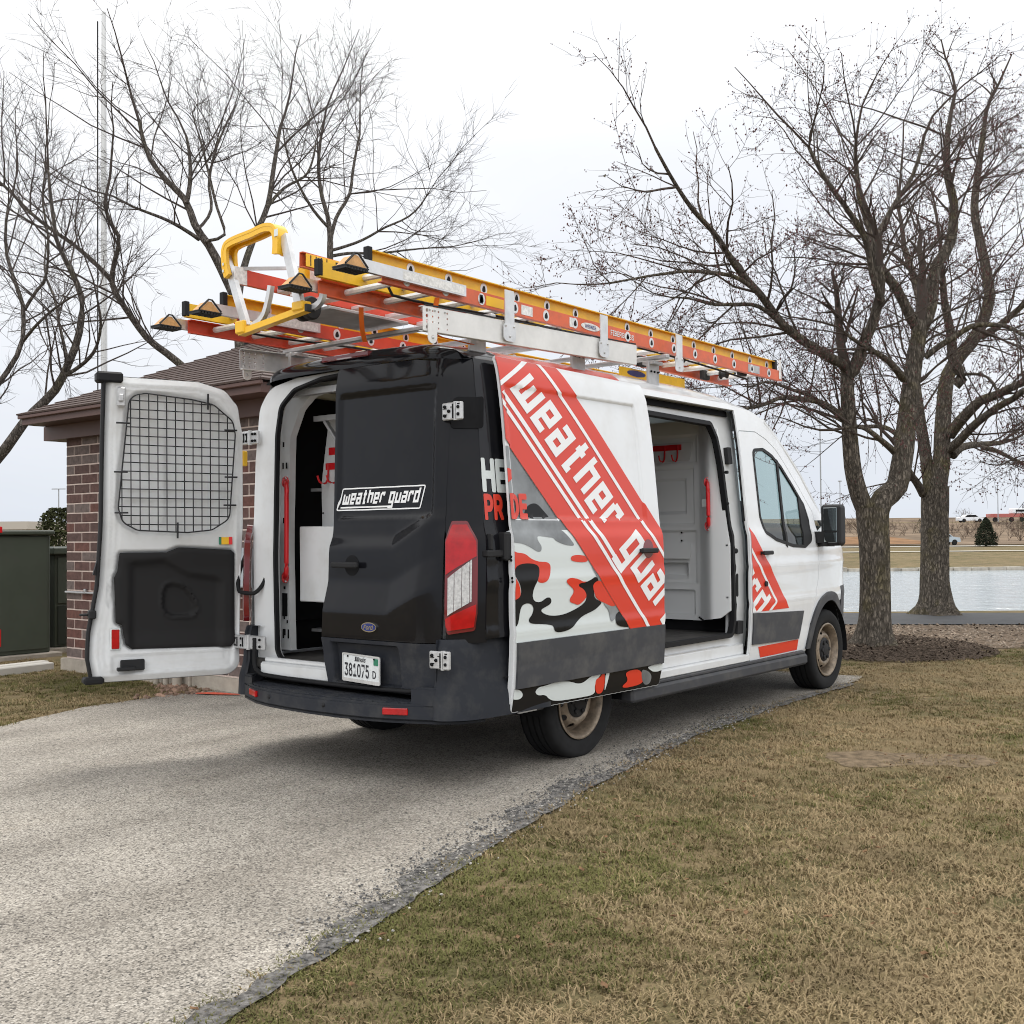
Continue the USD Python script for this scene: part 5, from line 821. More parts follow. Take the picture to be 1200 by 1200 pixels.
def lab(x, w, hh, m, name, par, zo=0., o=0.):
    y = -.855-.0172
    return obj(name, skin(sbox(x-w/2, -hh/2, x+w/2, hh/2), lambda u, v: np.stack([u, y-.0012-o+0*u, zn(u)+zo+v], -1), .3), m, par)
lab(-.72, .16, .055, m_yellowst, 'warning_label', near); lab(-.845, .03, .05, m_blackpl, 'warning_label', near, 0, .001)
lab(-.42, .11, .058, m_label, 'warning_label', near); lab(.04, .05, .06, m_label, 'warning_label', near)
lab(2.55, .20, .062, m_alud, 'rating_plate', near)
def words(text, x, hh, m, par, zo, o=.0022):
    g = glyphs(text, hh); b = g.bounds; y = -.855-.0172
    obj('rail_lettering', skin(affinity.translate(g, x-(b[0]+b[2])/2, -(b[1]+b[3])/2), lambda u, v: np.stack([u, y-o+0*u, zn(u)+zo+v], -1), .05), m, par)
obj('oval_badge', skin(affinity.translate(oval(.105, .024), .245, 0), lambda u, v: np.stack([u, -.8736+0*u, zn(u)+v], -1), .05), m_label, near)
words('WERNER', .245, .022, m_blue, near, 0); words('FIBERGLASS', .62, .034, m_cwhite, near, 0)
# yellow badge low on the inner side, near the front of the roof
obj('badge_plate', bx((1.30, -.405, 2.58), (2.25, -.39, 2.655), .002), m_yellow, near)
bgp = skin(affinity.translate(oval(.13, .024), 1.52, 2.62), lambda u, v: np.stack([u, -.4062+0*u, v], -1), .05); obj('oval_badge', bgp, m_blue, near)

# ---------------------------------------------------------------- stepladder with a hand rail hoop, lying between the two ladders
sl = thing('stepladder', 'orange stepladder with yellow hand rail hoop lying between the two extension ladders', 'ladder')
XA = -1.70
def P_(y, z, x=XA): return np.array([x, y, z])
hoop = bend([P_(.31, 2.90), P_(.335, 2.98), P_(.34, 3.05), P_(.315, 3.098), P_(.25, 3.115), P_(.08, 3.128), P_(-.04, 3.14), P_(-.105, 3.13), P_(-.145, 3.09), P_(-.155, 3.04), P_(-.15, 2.96)], 40)
tan = np.gradient(hoop, axis=0); tan /= np.linalg.norm(tan, axis=1, keepdims=True); nrm = np.cross(tan, [1, 0, 0])
def sweep(Pp, nn, w, dx, cx=0.):
    a = [Pp+nn*w/2+[cx-dx/2, 0, 0], Pp+nn*w/2+[cx+dx/2, 0, 0], Pp-nn*w/2+[cx+dx/2, 0, 0], Pp-nn*w/2+[cx-dx/2, 0, 0]]
    m = grid(np.stack(a+[a[0]])); ends = [trimesh.Trimesh(np.array([q[k] for q in a]), [[0, 1, 2], [0, 2, 3]], process=False) for k in (0, -1)]
    return cat([m]+ends)
obj('hand_rail', cat([sweep(hoop, nrm, .018, .085), sweep(hoop-nrm*.022, nrm, .030, .022, -.03), sweep(hoop-nrm*.022, nrm, .030, .022, .03)]), m_yelp, sl, 35)
for q_ in [bx((XA-.047, -.172, 3.055), (XA-.0435, -.140, 3.095), .001), bx((XA-.047, .318, 2.93), (XA-.0435, .33, 2.945)), bx((XA-.047, .318, 2.97), (XA-.0435, .33, 2.985))]: obj('hand_rail_slot', q_, m_cwhite, sl)
obj('front_leg', bar(P_(.352, 3.03), P_(.165, 2.60), .05, .030, (1, 0, 0)), m_alu, sl); obj('front_leg', bar(P_(-.175, 3.065), P_(-.315, 2.62), .055, .032, (1, 0, 0)), m_alu, sl)
def brace(p): 
    q = bend(p, 16); t_ = np.gradient(q, axis=0); t_ /= np.linalg.norm(t_, axis=1, keepdims=True); return sweep(q, np.cross(t_, [1, 0, 0]), .030, .028)
obj('curved_brace', brace([P_(-.03, 2.81, XA+.02), P_(-.01, 2.74, XA+.02), P_(.03, 2.655, XA+.02), P_(.08, 2.62, XA+.02), P_(.15, 2.605, XA+.02)]), m_alu, sl, 35)
obj('curved_brace', brace([P_(-.47, 2.70, XA+.02), P_(-.45, 2.66, XA+.02), P_(-.40, 2.64, XA+.02), P_(-.32, 2.635, XA+.02)]), m_alu, sl, 35)
cb = obj('cross_bar', cat([bar(P_(.215, 2.568), P_(-.372, 2.632), .05, .034, (0, 0, 1)), bx((XA-.035, .15, 2.56), (XA+.035, .235, 2.635), .008), bx((XA-.035, -.36, 2.625), (XA+.035, -.27, 2.675), .006)]), m_yelp, sl, 30)
obj('bar_end', bx((XA-.03, -.392, 2.612), (XA+.03, -.372, 2.652), .003), m_blk, sl)
def srail(y, z, xa, xb, m=m_orange): obj('side_rail', chan((xa, y, z), (xb, y, z-.05), .03, .088, .006, 1 if y > 0 else -1), m, sl)
srail(.285, 2.915, XA+.02, .8, m_oranged); srail(-.04, 2.905, XA+.25, .8, m_oranged); srail(-.17, 2.955, XA+.12, .6)
for q_ in [bx((XA-.01, .262, 2.865), (XA+.08, .268, 2.965), .002), bx((XA+.40, .262, 2.855), (XA+.5, .268, 2.955), .002), bx((XA+.24, -.062, 2.855), (XA+.36, -.058, 2.945), .002)]: obj('rail_bracket', q_, m_label, sl)
obj('warning_band', bx((XA+.14, -.1905, 2.918), (XA+.62, -.187, 2.99), .001), m_yelp, sl)
for q_ in [bx((XA+.17+.04*k, -.1915, 2.925), (XA+.177+.04*k, -.1903, 2.985)) for k in range(4)]+[bx((XA+.36+.09*k, -.1915, 2.93), (XA+.42+.09*k, -.1903, 2.98)) for k in range(2)]: obj('band_mark', q_, m_blk, sl)
for q_ in [bx((XA+.66, -.215, 2.88), (XA+.76, -.15, 3.04), .012), bx((XA+.62, -.205, 3.0), (XA+.80, -.16, 3.045), .012), bx((XA+.22, -.09, 2.845), (XA+.26, -.02, 2.955), .008)]: obj('rail_end', q_, m_yelp, sl, 30)
for k in range(6): obj('tread', bx((XA+.3+.3*k, -.03, 2.86-.007*k), (XA+.385+.3*k, .27, 2.885-.007*k), .004), m_rung, sl)
obj('caster', lathe([(0, -.055), (.06, -.055), (.068, -.045), (.068, -.02), (.03, -.018), (.03, .018), (.068, .02), (.068, .045), (.06, .055), (0, .055)], 24).apply_translation((XA+.22, -.10, 2.70)), m_blk, sl, 30)
obj('axle', [tube([(XA+.22, -.19, 2.70), (XA+.22, 0, 2.70)], .012, 8), bar((XA+.22, -.10, 2.70), (XA+.15, -.12, 2.76), .02, .02)], m_alu, sl)
obj('rear_brace', [bar((XA+.05, .27, 2.96), (XA+.9, -.14, 3.06), .012, .02)], m_alud, sl)
obj('platform', bx((XA+.30, -.20, 2.70), (XA+.95, .18, 2.72), .004), m_alud, sl)
# straps tying the load down
def strap(pts, label):
    q = bend(pts, 14); t_ = np.gradient(q, axis=0); t_ /= np.linalg.norm(t_, axis=1, keepdims=True); s_ = np.cross(t_, [1, .2, 0]); s_ = np.tile([.7, -.7, 0.], (len(q), 1))
    tag(obj('tie_down_strap', cat([grid(np.stack([q-s_*.014, q+s_*.014])), grid(np.stack([q-s_*.014+[0, 0, .002], q+s_*.014+[0, 0, .002]]))]), m_strap), label, 'strap')
strap([(-1.30, -.36, 2.70), (-1.24, -.30, 2.62), (-1.12, -.20, 2.545)], 'orange tie-down strap hanging straight over the middle of the rear roof edge')
strap([(-1.20, -.86, 2.70), (-1.16, -.80, 2.60), (-1.06, -.72, 2.53), (-.95, -.78, 2.505), (-.86, -.82, 2.49)], 'orange tie-down strap looping onto the roof corner under the rack beam')
# ---------------------------------------------------------------- ground, driveway, lake and far bank
FH = np.array([math.cos(YAW), math.sin(YAW)]); RH = np.array([math.sin(YAW), -math.cos(YAW)]); C2 = CAM_POS[:2]
def gp(d, s): return C2+np.multiply.outer(np.asarray(d, float), FH)+np.multiply.outer(np.asarray(s, float), RH) if np.ndim(d) else C2+d*FH+s*RH
def gz(d, s):
    d, s = np.asarray(d, float), np.asarray(s, float)
    lake = sstep(19.3, 23.5, d)*sstep(63.6, 62.9, d)*sstep(-8, -2, s)
    z = -1.6*lake
    far = d > 62
    z = z+far*(1-lake)*np.interp(d, [62.5, 64, 80, 92, 110, 134, 142, 200, 206, 214, 236, 2500], [-.66, -.66, -.42, -.30, -.38, -.46, -.40, 2.2, 2.9, 2.95, 4.25, 4.5])*np.where(s > -12, 1, np.where(d > 200, .35, .25))
    return z
dd_ = np.r_[-40, -20, np.arange(-6, 19, 2.5), np.arange(19.3, 24.2, .35), 30, 40, 50, 58, 61, 62, np.arange(62.6, 64.4, .15), 66, 72, 80, 90, 100, 110, 122, 134, 138, 142, 150, 160, 170, 180, 190, 200, 203, 206, 220, 240, 400, 900, 2500]
ss_ = np.r_[-900, -300, -120, -60, -30, -18, -12, -8, -6, -4, -2, 0, 2.5, 5, 7.5, 10, 13, 17, 22, 30, 40, 55, 75, 110, 170, 300, 900]
Dg, Sg = np.meshgrid(dd_, ss_, indexing='ij'); XY = C2+Dg[..., None]*FH+Sg[..., None]*RH
GZ = gz(Dg, Sg)
def lawnmat(name, tan, olive, soil, scale):
    return usdkit.material(stage, '/World/Looks/'+name, {
        'g': ('geometry', {}), 'n1': ('noise_texture', {'scale': scale, 'detail': 8., 'roughness': .68}), 'n2': ('noise_texture', {'scale': scale*.33, 'detail': 5., 'roughness': .6}), 'n3': ('noise_texture', {'scale': 60., 'detail': 4., 'roughness': .7}),
        'r1': ('rgb_ramp', {'ramp': [(.36, olive), (.56, tan)]}), 'r2': ('rgb_ramp', {'ramp': [(.56, (0, 0, 0)), (.70, (.75,)*3)]}), 'r3': ('rgb_ramp', {'ramp': [(.25, (.45,)*3), (.75, (1.35,)*3)]}),
        'm': ('mix_color', {'b': soil}), 'mm': ('mix_color', {'blend_type': 'multiply', 'fac': 1.}), 'b': ('bump', {'strength': .8, 'distance': .02}), 'p': ('principled_bsdf', {'roughness': .95, 'specular_ior_level': .15})},
        [('g.position', 'n1.vector'), ('g.position', 'n2.vector'), ('g.position', 'n3.vector'), ('n1.fac', 'r1.fac'), ('n2.fac', 'r2.fac'), ('n3.fac', 'r3.fac'), ('r1.color', 'm.a'), ('r2.color', 'm.fac'), ('m.result', 'mm.a'), ('r3.color', 'mm.b'), ('mm.result', 'p.base_color'), ('n3.fac', 'b.height'), ('b.normal', 'p.normal')], surface='p.BSDF')
m_lawn = lawnmat('lawn', (.205, .155, .085), (.100, .092, .040), (.125, .095, .060), 1.1)
m_far = mat('far_slope', (.165, .122, .085), .95, var=.5, vscale=.12, spec=.1)
tag(obj('ground', grid(np.concatenate([XY, GZ[..., None]], -1)), m_lawn, None, True), kind='structure')
def sheet(name, pts, z, m, res=.5, jit=0., seed=0, smooth=1):
    p = Polygon(pts)
    return tag(obj(name, skin(p, lambda x, y: np.stack([x, y, z+0*x], -1), res), m), kind='structure')
def rough_edge(pts, amp, step, seed):
    rng = np.random.default_rng(seed); c = resample(np.asarray(pts, float), step); n = len(c)
    t = np.gradient(c, axis=0); t /= np.linalg.norm(t, axis=1, keepdims=True); k = meshkit.fbm(np.c_[c*2.1, np.zeros(n)], 4, seed)-.5
    return c+np.c_[-t[:, 1], t[:, 0]]*(k*amp*2)[:, None]
right = rough_edge([(-9.0, -3.9), (-4.2, -2.42), (-1.94, -1.77), (-.71, -1.44), (.94, -1.12), (2.46, -1.0), (4.4, -.98), (4.75, -.86)], .08, .12, 3)
front = rough_edge([(4.75, -.86), (4.55, .4), (4.5, 1.6), (4.4, 2.72)], .06, .2, 4)
left = [(.49, 2.74), (.49, 3.46), (.32, 3.43), (.05, 3.55), (-.8, 3.49), (-1.68, 3.13), (-3.2, 2.72), (-6, 2.3), (-9, 2.1), (-12, 2.0)]
lefte = rough_edge(left[2:], .05, .15, 5)
dpts = np.vstack([right, front, [(4.4, 2.74)], left[:2], lefte, [(-12, -4.8)]])
m_drive = usdkit.material(stage, '/World/Looks/chip_seal', {
    'g': ('geometry', {}), 'v': ('voronoi_texture', {'scale': 125., 'randomness': 1.}), 'v2': ('voronoi_texture', {'scale': 210.}), 'n': ('noise_texture', {'scale': 1.6, 'detail': 7., 'roughness': .62}), 'nb': ('noise_texture', {'scale': 7., 'detail': 7., 'roughness': .75}), 'tm': ('mapping', {'scale': (.22, 1.5, 1.), 'rotation': (0, 0, .06)}), 'nt': ('noise_texture', {'scale': 1.1, 'detail': 4., 'roughness': .55}), 'rt': ('rgb_ramp', {'ramp': [(.34, (.80, .79, .78)), (.52, (1, 1, 1)), (.70, (1.06, 1.05, 1.03))]}), 'm4': ('mix_color', {'blend_type': 'multiply', 'fac': 1.}),
    'sx': ('separate_color', {}), 'r': ('rgb_ramp', {'ramp': [(.0, (.08, .076, .072)), (.10, (.22, .20, .175)), (.34, (.31, .285, .25)), (.6, (.395, .365, .325)), (.85, (.455, .42, .37)), (1., (.55, .515, .465))]}),
    'rd': ('rgb_ramp', {'ramp': [(.0, (1.05,)*3), (.55, (.97,)*3), (.9, (.45,)*3)]}), 'rn': ('rgb_ramp', {'ramp': [(.3, (.80, .79, .77)), (.7, (1.12, 1.11, 1.09))]}), 'rs': ('rgb_ramp', {'ramp': [(.60, (1, 1, 1)), (.74, (.58, .52, .45))]}),
    'm1': ('mix_color', {'blend_type': 'multiply', 'fac': 1.}), 'm2': ('mix_color', {'blend_type': 'multiply', 'fac': 1.}), 'm3': ('mix_color', {'blend_type': 'multiply', 'fac': .6}), 'b': ('bump', {'strength': .9, 'distance': .006, 'invert': True}), 'p': ('principled_bsdf', {'roughness': .85, 'specular_ior_level': .3})},
    [('g.position', 'v.vector'), ('g.position', 'v2.vector'), ('g.position', 'n.vector'), ('g.position', 'nb.vector'), ('v.color', 'sx.color'), ('sx.r', 'r.fac'), ('v.distance', 'rd.fac'), ('n.fac', 'rn.fac'), ('nb.fac', 'rs.fac'), ('r.color', 'm1.a'), ('rd.color', 'm1.b'), ('m1.result', 'm2.a'), ('rn.color', 'm2.b'), ('m2.result', 'm3.a'), ('rs.color', 'm3.b'), ('g.position', 'tm.vector'), ('tm.vector', 'nt.vector'), ('nt.fac', 'rt.fac'), ('m3.result', 'm4.a'), ('rt.color', 'm4.b'), ('m4.result', 'p.base_color'), ('v.distance', 'b.height'), ('b.normal', 'p.normal')], surface='p.BSDF')
tag(obj('driveway', skin(Polygon(dpts).buffer(0), lambda x, y: np.stack([x, y, .008+0*x], -1), .8), m_drive), kind='structure')
def ribbon(line, w0, w1, seed, step=.05):
    c = resample(np.asarray(line, float), step); t = np.gradient(c, axis=0); t /= np.linalg.norm(t, axis=1, keepdims=True); nn = np.c_[-t[:, 1], t[:, 0]]; z0 = np.zeros(len(c))
    a = w0+(w1-w0)*np.clip((meshkit.fbm(np.c_[c*3.1, z0], 4, seed)-.30)*2.4, 0, 1)+.06*(meshkit.fbm(np.c_[c*14, z0], 3, seed+5)-.5); b = .03+.08*meshkit.fbm(np.c_[c*6, z0+3], 3, seed+9)
    return Polygon(np.vstack([c+nn*a[:, None], (c-nn*b[:, None])[::-1]])).buffer(0)
m_broken = mat('broken_asphalt', (.165, .157, .148), .9, var=.85, vscale=34, bump=2.0, bscale=110, spec=.2)
tag(obj('driveway_edge', skin(ribbon([(-5.0, -2.62), (-3.2, -2.12), (-1.94, -1.74), (-.71, -1.41), (.5, -1.2)], .0, .15, 4), lambda x, y: np.stack([x, y, .0125+0*x], -1), .3), m_broken), kind='structure')
tag(obj('driveway_edge', skin(ribbon([(.5, -1.2), (.94, -1.1), (2.46, -.99), (4.2, -.97)], .0, .05, 6), lambda x, y: np.stack([x, y, .0125+0*x], -1), .3), m_broken), kind='structure')
bpch = Polygon(rough_edge(blob([(.85, -2.05), (.75, -2.5), (.95, -2.95), (1.35, -3.05), (1.5, -2.6), (1.3, -2.15)], 3).exterior.coords, .28, .05, 19)).buffer(0)
tag(obj('bare_patch', skin(bpch, lambda x, y: np.stack([x, y, .003+0*x], -1), .3), mat('bare_soil', (.165, .125, .082), .95, var=.5, vscale=16, bump=1.2, bscale=80, spec=.1)), kind='structure')
rg = np.random.default_rng(11)
# crumbled dark edge of the driveway: loose asphalt crumbs and stones
m_crumb = mat('asphalt_crumbs', (.085, .083, .082), .8, var=.6, vscale=30)
m_stone = mat('pale_stones', (.34, .32, .29), .8, var=.4, vscale=25)
ico = trimesh.creation.icosphere(0, 1.)
def crumbs(n, line, spread, r0, r1, seed, zb_=.014):
    g = np.random.default_rng(seed); L = LineString(line); V, F = [], []
    for k in range(n):
        p = L.interpolate(g.random()*L.length); o = g.normal(0, spread, 2); r = r0+(r1-r0)*g.random()**3
        v = ico.vertices*r*g.uniform(.6, 1.25, (12, 1))*[1, 1, .7]; a = g.random()*6.28
        v = np.c_[v[:, 0]*math.cos(a)-v[:, 1]*math.sin(a), v[:, 0]*math.sin(a)+v[:, 1]*math.cos(a), v[:, 2]]+[p.x+o[0], p.y+o[1], zb_+r*.25]
        V.append(v); F.append(ico.faces+12*k)
    return trimesh.Trimesh(np.vstack(V), np.vstack(F), process=False)
edge_near = [(-3.2, -2.05), (-1.94, -1.66), (-.71, -1.36), (.94, -1.06), (2.46, -.96)]
tag(obj('asphalt_crumbs', crumbs(3000, edge_near, .075, .002, .008, 1), m_crumb), 'dark crumbled asphalt along the lawn edge of the driveway', 'gravel', kind='stuff')
tag(obj('loose_stones', crumbs(2400, edge_near, .10, .002, .008, 2), m_stone), 'pale loose stones along the lawn edge of the driveway', 'gravel', kind='stuff')
tag(obj('footing_rubble', crumbs(420, [(-.1, 3.62), (.30, 3.5), (.38, 4.1), (.32, 3.6)], .10, .008, .035, 6, .005), mat('rubble', (.22, .14, .10), .9, var=.7, vscale=9)), 'brown stones and clods at the foot of the brick wall', 'rubble', kind='stuff')
# path, lake
path_c = [(-40, 70), (10.66-.66*12, 1.02+12*1.0)]
u_ = np.array([1.03, -1.57]); u_ /= np.linalg.norm(u_); n_ = np.array([u_[1]*-1, u_[0]]); n_ = np.array([.836, .548])
A_, B_ = np.array([10.66, 1.02]), np.array([12.85, 1.95])
pth = np.vstack([A_-u_*16, A_+u_*30, B_+u_*30, B_-u_*16])
m_asph = mat('dark_asphalt', (.050, .051, .054), .85, var=.2, vscale=3, bump=.3, bscale=150)
tag(obj('path', skin(Polygon(pth), lambda x, y: np.stack([x, y, .02+0*x], -1), 2.), m_asph), kind='structure')
m_mulch_g = mat('bare_mulch_ground', (.145, .108, .078), .95, var=.55, vscale=9, bump=1.5, bscale=60, spec=.1)
m_mulch_d = mat('dark_mulch', (.086, .065, .050), .95, var=.6, vscale=14, bump=1.5, bscale=70, spec=.1)
mg = rough_edge(np.vstack([A_-u_*10-n_*.0, A_+u_*14, A_+u_*14-n_*3.2, A_+u_*3-n_*2.7, A_+u_*1.2-n_*3.3, A_-u_*2-n_*3.6, A_-u_*10-n_*3.4, A_-u_*10]), .15, .25, 8)
tag(obj('bare_ground', skin(Polygon(mg).buffer(0), lambda x, y: np.stack([x, y, .006+0*x], -1), 1.), m_mulch_g), kind='structure')
mb0 = blob([(6.1, 1.0), (6.0, -.35), (6.55, -1.05), (7.4, -1.25), (8.2, -.75), (8.6, .0), (8.5, .9), (7.6, 1.5), (6.7, 1.5)], 3)
mb = Polygon(rough_edge(mb0.exterior.coords, .22, .10, 17)).buffer(0)
mb = max(polys(mb), key=lambda p: p.area)
tag(obj('mulch_bed', skin(mb, lambda x, y: np.stack([x, y, .010+.05*np.exp(-((x-7.85)**2+(y-.2)**2)/.6)], -1), .15), m_mulch_d, None, True), kind='structure')
def chips(n, poly, seed, s0, s1, z0=.014):
    g = np.random.default_rng(seed); x0, y0, x1, y1 = poly.bounds; V, F = [], []; k = 0
    base = np.array([[-1, -1, 0], [1, -1, 0], [1, 1, 0], [-1, 1, 0], [-.8, -.8, 1], [.8, -.8, 1], [.8, .8, 1], [-.8, .8, 1]]); fb_ = np.array([[4, 5, 6], [4, 6, 7], [0, 1, 5], [0, 5, 4], [1, 2, 6], [1, 6, 5], [2, 3, 7], [2, 7, 6], [3, 0, 4], [3, 4, 7]])
    q = g.uniform([x0, y0], [x1, y1], (n*2, 2)); q = q[shapely.contains_xy(poly, q[:, 0], q[:, 1])][:n]
    for p in q:
        s = g.uniform(s0, s1); v = base*[s, s*.35, s*.18]; a, t = g.random()*6.28, g.normal(0, .35)
        v = np.c_[v[:, 0], v[:, 1], v[:, 2]+v[:, 0]*t]; v = np.c_[v[:, 0]*math.cos(a)-v[:, 1]*math.sin(a), v[:, 0]*math.sin(a)+v[:, 1]*math.cos(a), v[:, 2]]+[p[0], p[1], z0+.05*math.exp(-((p[0]-7.85)**2+(p[1]-.2)**2)/.6)+.006]
        V.append(v); F.append(fb_+8*k); k += 1
    return trimesh.Trimesh(np.vstack(V), np.vstack(F), process=False)
tag(obj('bark_chips', chips(6500, mb0.buffer(.22), 21, .012, .035), m_mulch_d), 'dark bark chips heaped round the nearer forked tree', 'bark chips', kind='stuff')
mgp = Polygon(mg).buffer(0).intersection(sbox(5, -4.5, 13, 3))
tag(obj('pale_chips', chips(5200, mgp, 22, .012, .038, .006), mat('pale_wood_chips', (.215, .168, .125), .9, var=.7, vscale=20)), 'pale weathered wood chips on the bare ground before the path', 'wood chips', kind='stuff')
m_water = usdkit.material(stage, '/World/Looks/lake_water', {
    'g': ('geometry', {}), 'mp': ('mapping', {'rotation': (0, 0, -YAW), 'scale': (1.0, .38, 1.)}), 'n': ('noise_texture', {'scale': .8, 'detail': 4., 'roughness': .55, 'distortion': .5}), 'n2': ('noise_texture', {'scale': 2.6, 'detail': 3., 'roughness': .6}), 'a': ('mix_float', {'fac': .3}),
    'b': ('bump', {'strength': 1., 'distance': .55}), 'p': ('principled_bsdf', {'base_color': (.20, .225, .235), 'roughness': .12, 'specular_ior_level': .9, 'ior': 1.45})},
    [('g.position', 'mp.vector'), ('mp.vector', 'n.vector'), ('mp.vector', 'n2.vector'), ('n.fac', 'a.a'), ('n2.fac', 'a.b'), ('a.result', 'b.height'), ('b.normal', 'p.normal')], surface='p.BSDF')
lk = [gp(19.0, -7.5), gp(19.0, 120), gp(64.5, 140), gp(64.5, -7.5)]
tag(obj('lake', skin(Polygon(lk), lambda x, y: np.stack([x, y, -.84+0*x], -1), 12.), m_water), kind='structure')
# stone edging on the far shore: one rough block beside the other
m_edge = mat('pale_shore_stone', (.36, .33, .28), .9, var=.4, vscale=2.); g5 = np.random.default_rng(5)
shore = thing('shore_wall', 'low pale stone edging along the far shore of the lake', 'wall')
for k in range(95):
    s0 = -6+k*1.0; p0, p1 = gp(62.9+g5.normal(0, .05), s0+.03), gp(62.9+g5.normal(0, .05), s0+.97); hgt = -.64+g5.normal(0, .03)
    obj('stone', bar((*p0, (hgt-.95)/2), (*p1, (hgt-.95)/2), .55, hgt+.95), m_edge, shore)
def strip(name, d0, d1, s0, s1, dz, m):
    n = 24; Dn, Sn = np.meshgrid(np.linspace(d0, d1, 9), np.linspace(s0, s1, n), indexing='ij'); q = C2+Dn[..., None]*FH+Sn[..., None]*RH
    return tag(obj(name, grid(np.concatenate([q, (gz(Dn, Sn)+dz)[..., None]], -1)), m, None, True), kind='structure')
m_conc = mat('pale_concrete', (.46, .44, .40), .85, var=.15, vscale=1.2)
strip('far_path', 91, 93.2, 12, 200, .05, m_conc); strip('far_road', 131, 136, 5, 260, .06, m_conc)
strip('hillside', 141, 206, 5, 400, .08, m_far); strip('hillcrest', 214.2, 236, -20, 400, .08, m_far)
m_sedge = mat('rust_coloured_grass', (.205, .118, .062), .95, var=.35, vscale=.4, spec=.1)
strip('rust_grass_bank', 143, 163, 5, 55.5, .16, m_sedge); strip('hilltop_road', 206.5, 214, -20, 400, .10, m_asph)

# ---------------------------------------------------------------- grass tufts over the near lawn
m_gr = [mat('dry_grass_'+n, c, .9, spec=.1, var=.35, vscale=1.3) for n, c in (('straw', (.285, .218, .125)), ('tan', (.195, .152, .078)), ('olive', (.118, .115, .042)))]
def tuft(seed, n, hmax, rad):
    g = np.random.default_rng(seed); V, F = [], []
    for k in range(n):
        b = g.normal(0, rad, 2); a = g.random()*6.28; hh = hmax*g.uniform(.35, 1.); w = g.uniform(.0016, .003); lean = g.uniform(.5, 1.7)*hh; d = np.array([math.cos(a), math.sin(a)]); pz = np.array([-d[1], d[0]])
        V += [[*(b-pz*w), 0], [*(b+pz*w), 0], [*(b+d*lean*.4+pz*w*.8), hh*.7], [*(b+d*lean*.4-pz*w*.8), hh*.7], [*(b+d*lean), hh*.9]]; q = 5*k; F += [[q, q+1, q+2], [q, q+2, q+3], [q+3, q+2, q+4]]
    return trimesh.Trimesh(np.array(V), np.array(F), process=False)
drv = Polygon(dpts).buffer(0); bareC = bpch
lawnR = Polygon([(-3.4, -2.1), (-5.2, -2.6), (-5.6, -4.4), (-3.2, -8.5), (4, -7.5), (14, -5.5), (9.6, -1.6), (6.0, -.9), (5.2, .9), (4.2, 1.4), (3.0, .9), (2.2, -.7)]).difference(drv.buffer(-.07)).difference(mb0.buffer(-.12))
lawnL = Polygon([(-7, 2.2), (-9, 4.5), (-1.5, 9.8), (1.6, 9.3), (.5, 6.1), (.45, 3.4)]).difference(drv.buffer(-.03))
lawnL = lawnL.difference(sbox(-1.2, 7.45, 3, 9.5))
def scatter(name, poly, n, seed, mats, hmax, label, near_only=True):
    g = np.random.default_rng(seed); x0, y0, x1, y1 = poly.bounds
    q = g.uniform([x0, y0], [x1, y1], (int(n*3), 2)); q = q[shapely.contains_xy(poly, q[:, 0], q[:, 1])]
    d = np.linalg.norm(q-C2, axis=1); keep = g.random(len(q)) < np.clip(4.2/np.maximum(d, .5), .25, 1.); q = q[keep][:n]
    pi = UsdGeom.PointInstancer.Define(stage, '/World/'+numbered('/World', name)); protos = []
    gn = meshkit.fbm(np.c_[q*.9, np.zeros(len(q))], 4, 9)+g.normal(0, .10, len(q))
    bare = .72*shapely.contains_xy(bareC, q[:, 0], q[:, 1])+.9*np.exp(-((q[:, 0]-1.2)**2/.3+(q[:, 1]+2.3)**2/.05)); ok_ = g.random(len(q)) > bare*.95; q, gn = q[ok_], gn[ok_]
    idx = np.where(gn > .585, 2, np.where(gn > .48, 1, 0))*2+g.integers(0, 2, len(q))
    for k in range(6):
        obj('blades', tuft(100+k, 16, hmax, .022), mats[k//2], pi.GetPrim()); protos.append(list(pi.GetPrim().GetChildren())[-1].GetPath())
    pi.CreatePrototypesRel().SetTargets(protos); pi.CreateProtoIndicesAttr(Vt.IntArray.FromNumpy(idx.astype(np.int32)))
    pi.CreatePositionsAttr(Vt.Vec3fArray.FromNumpy(np.c_[q, np.full(len(q), -.002)].astype(np.float32)))
    a = g.random(len(q))*math.pi
    pi.CreateOrientationsAttr(Vt.QuathArray([Gf.Quath(float(math.cos(t)), 0., 0., float(math.sin(t))) for t in a]))
    sc = g.uniform(.6, 1.25, len(q)); pi.CreateScalesAttr(Vt.Vec3fArray.FromNumpy(np.c_[sc, sc, sc*g.uniform(.6, 1.2, len(q))].astype(np.float32)))
    tag(pi, label, 'grass', kind='stuff')
scatter('grass', lawnR, 60000, 31, m_gr, .027, 'short dry winter grass on the lawn in the foreground')
scatter('grass', lawnL, 22000, 32, m_gr, .030, 'short dry winter grass left of the driveway before the brick wall')

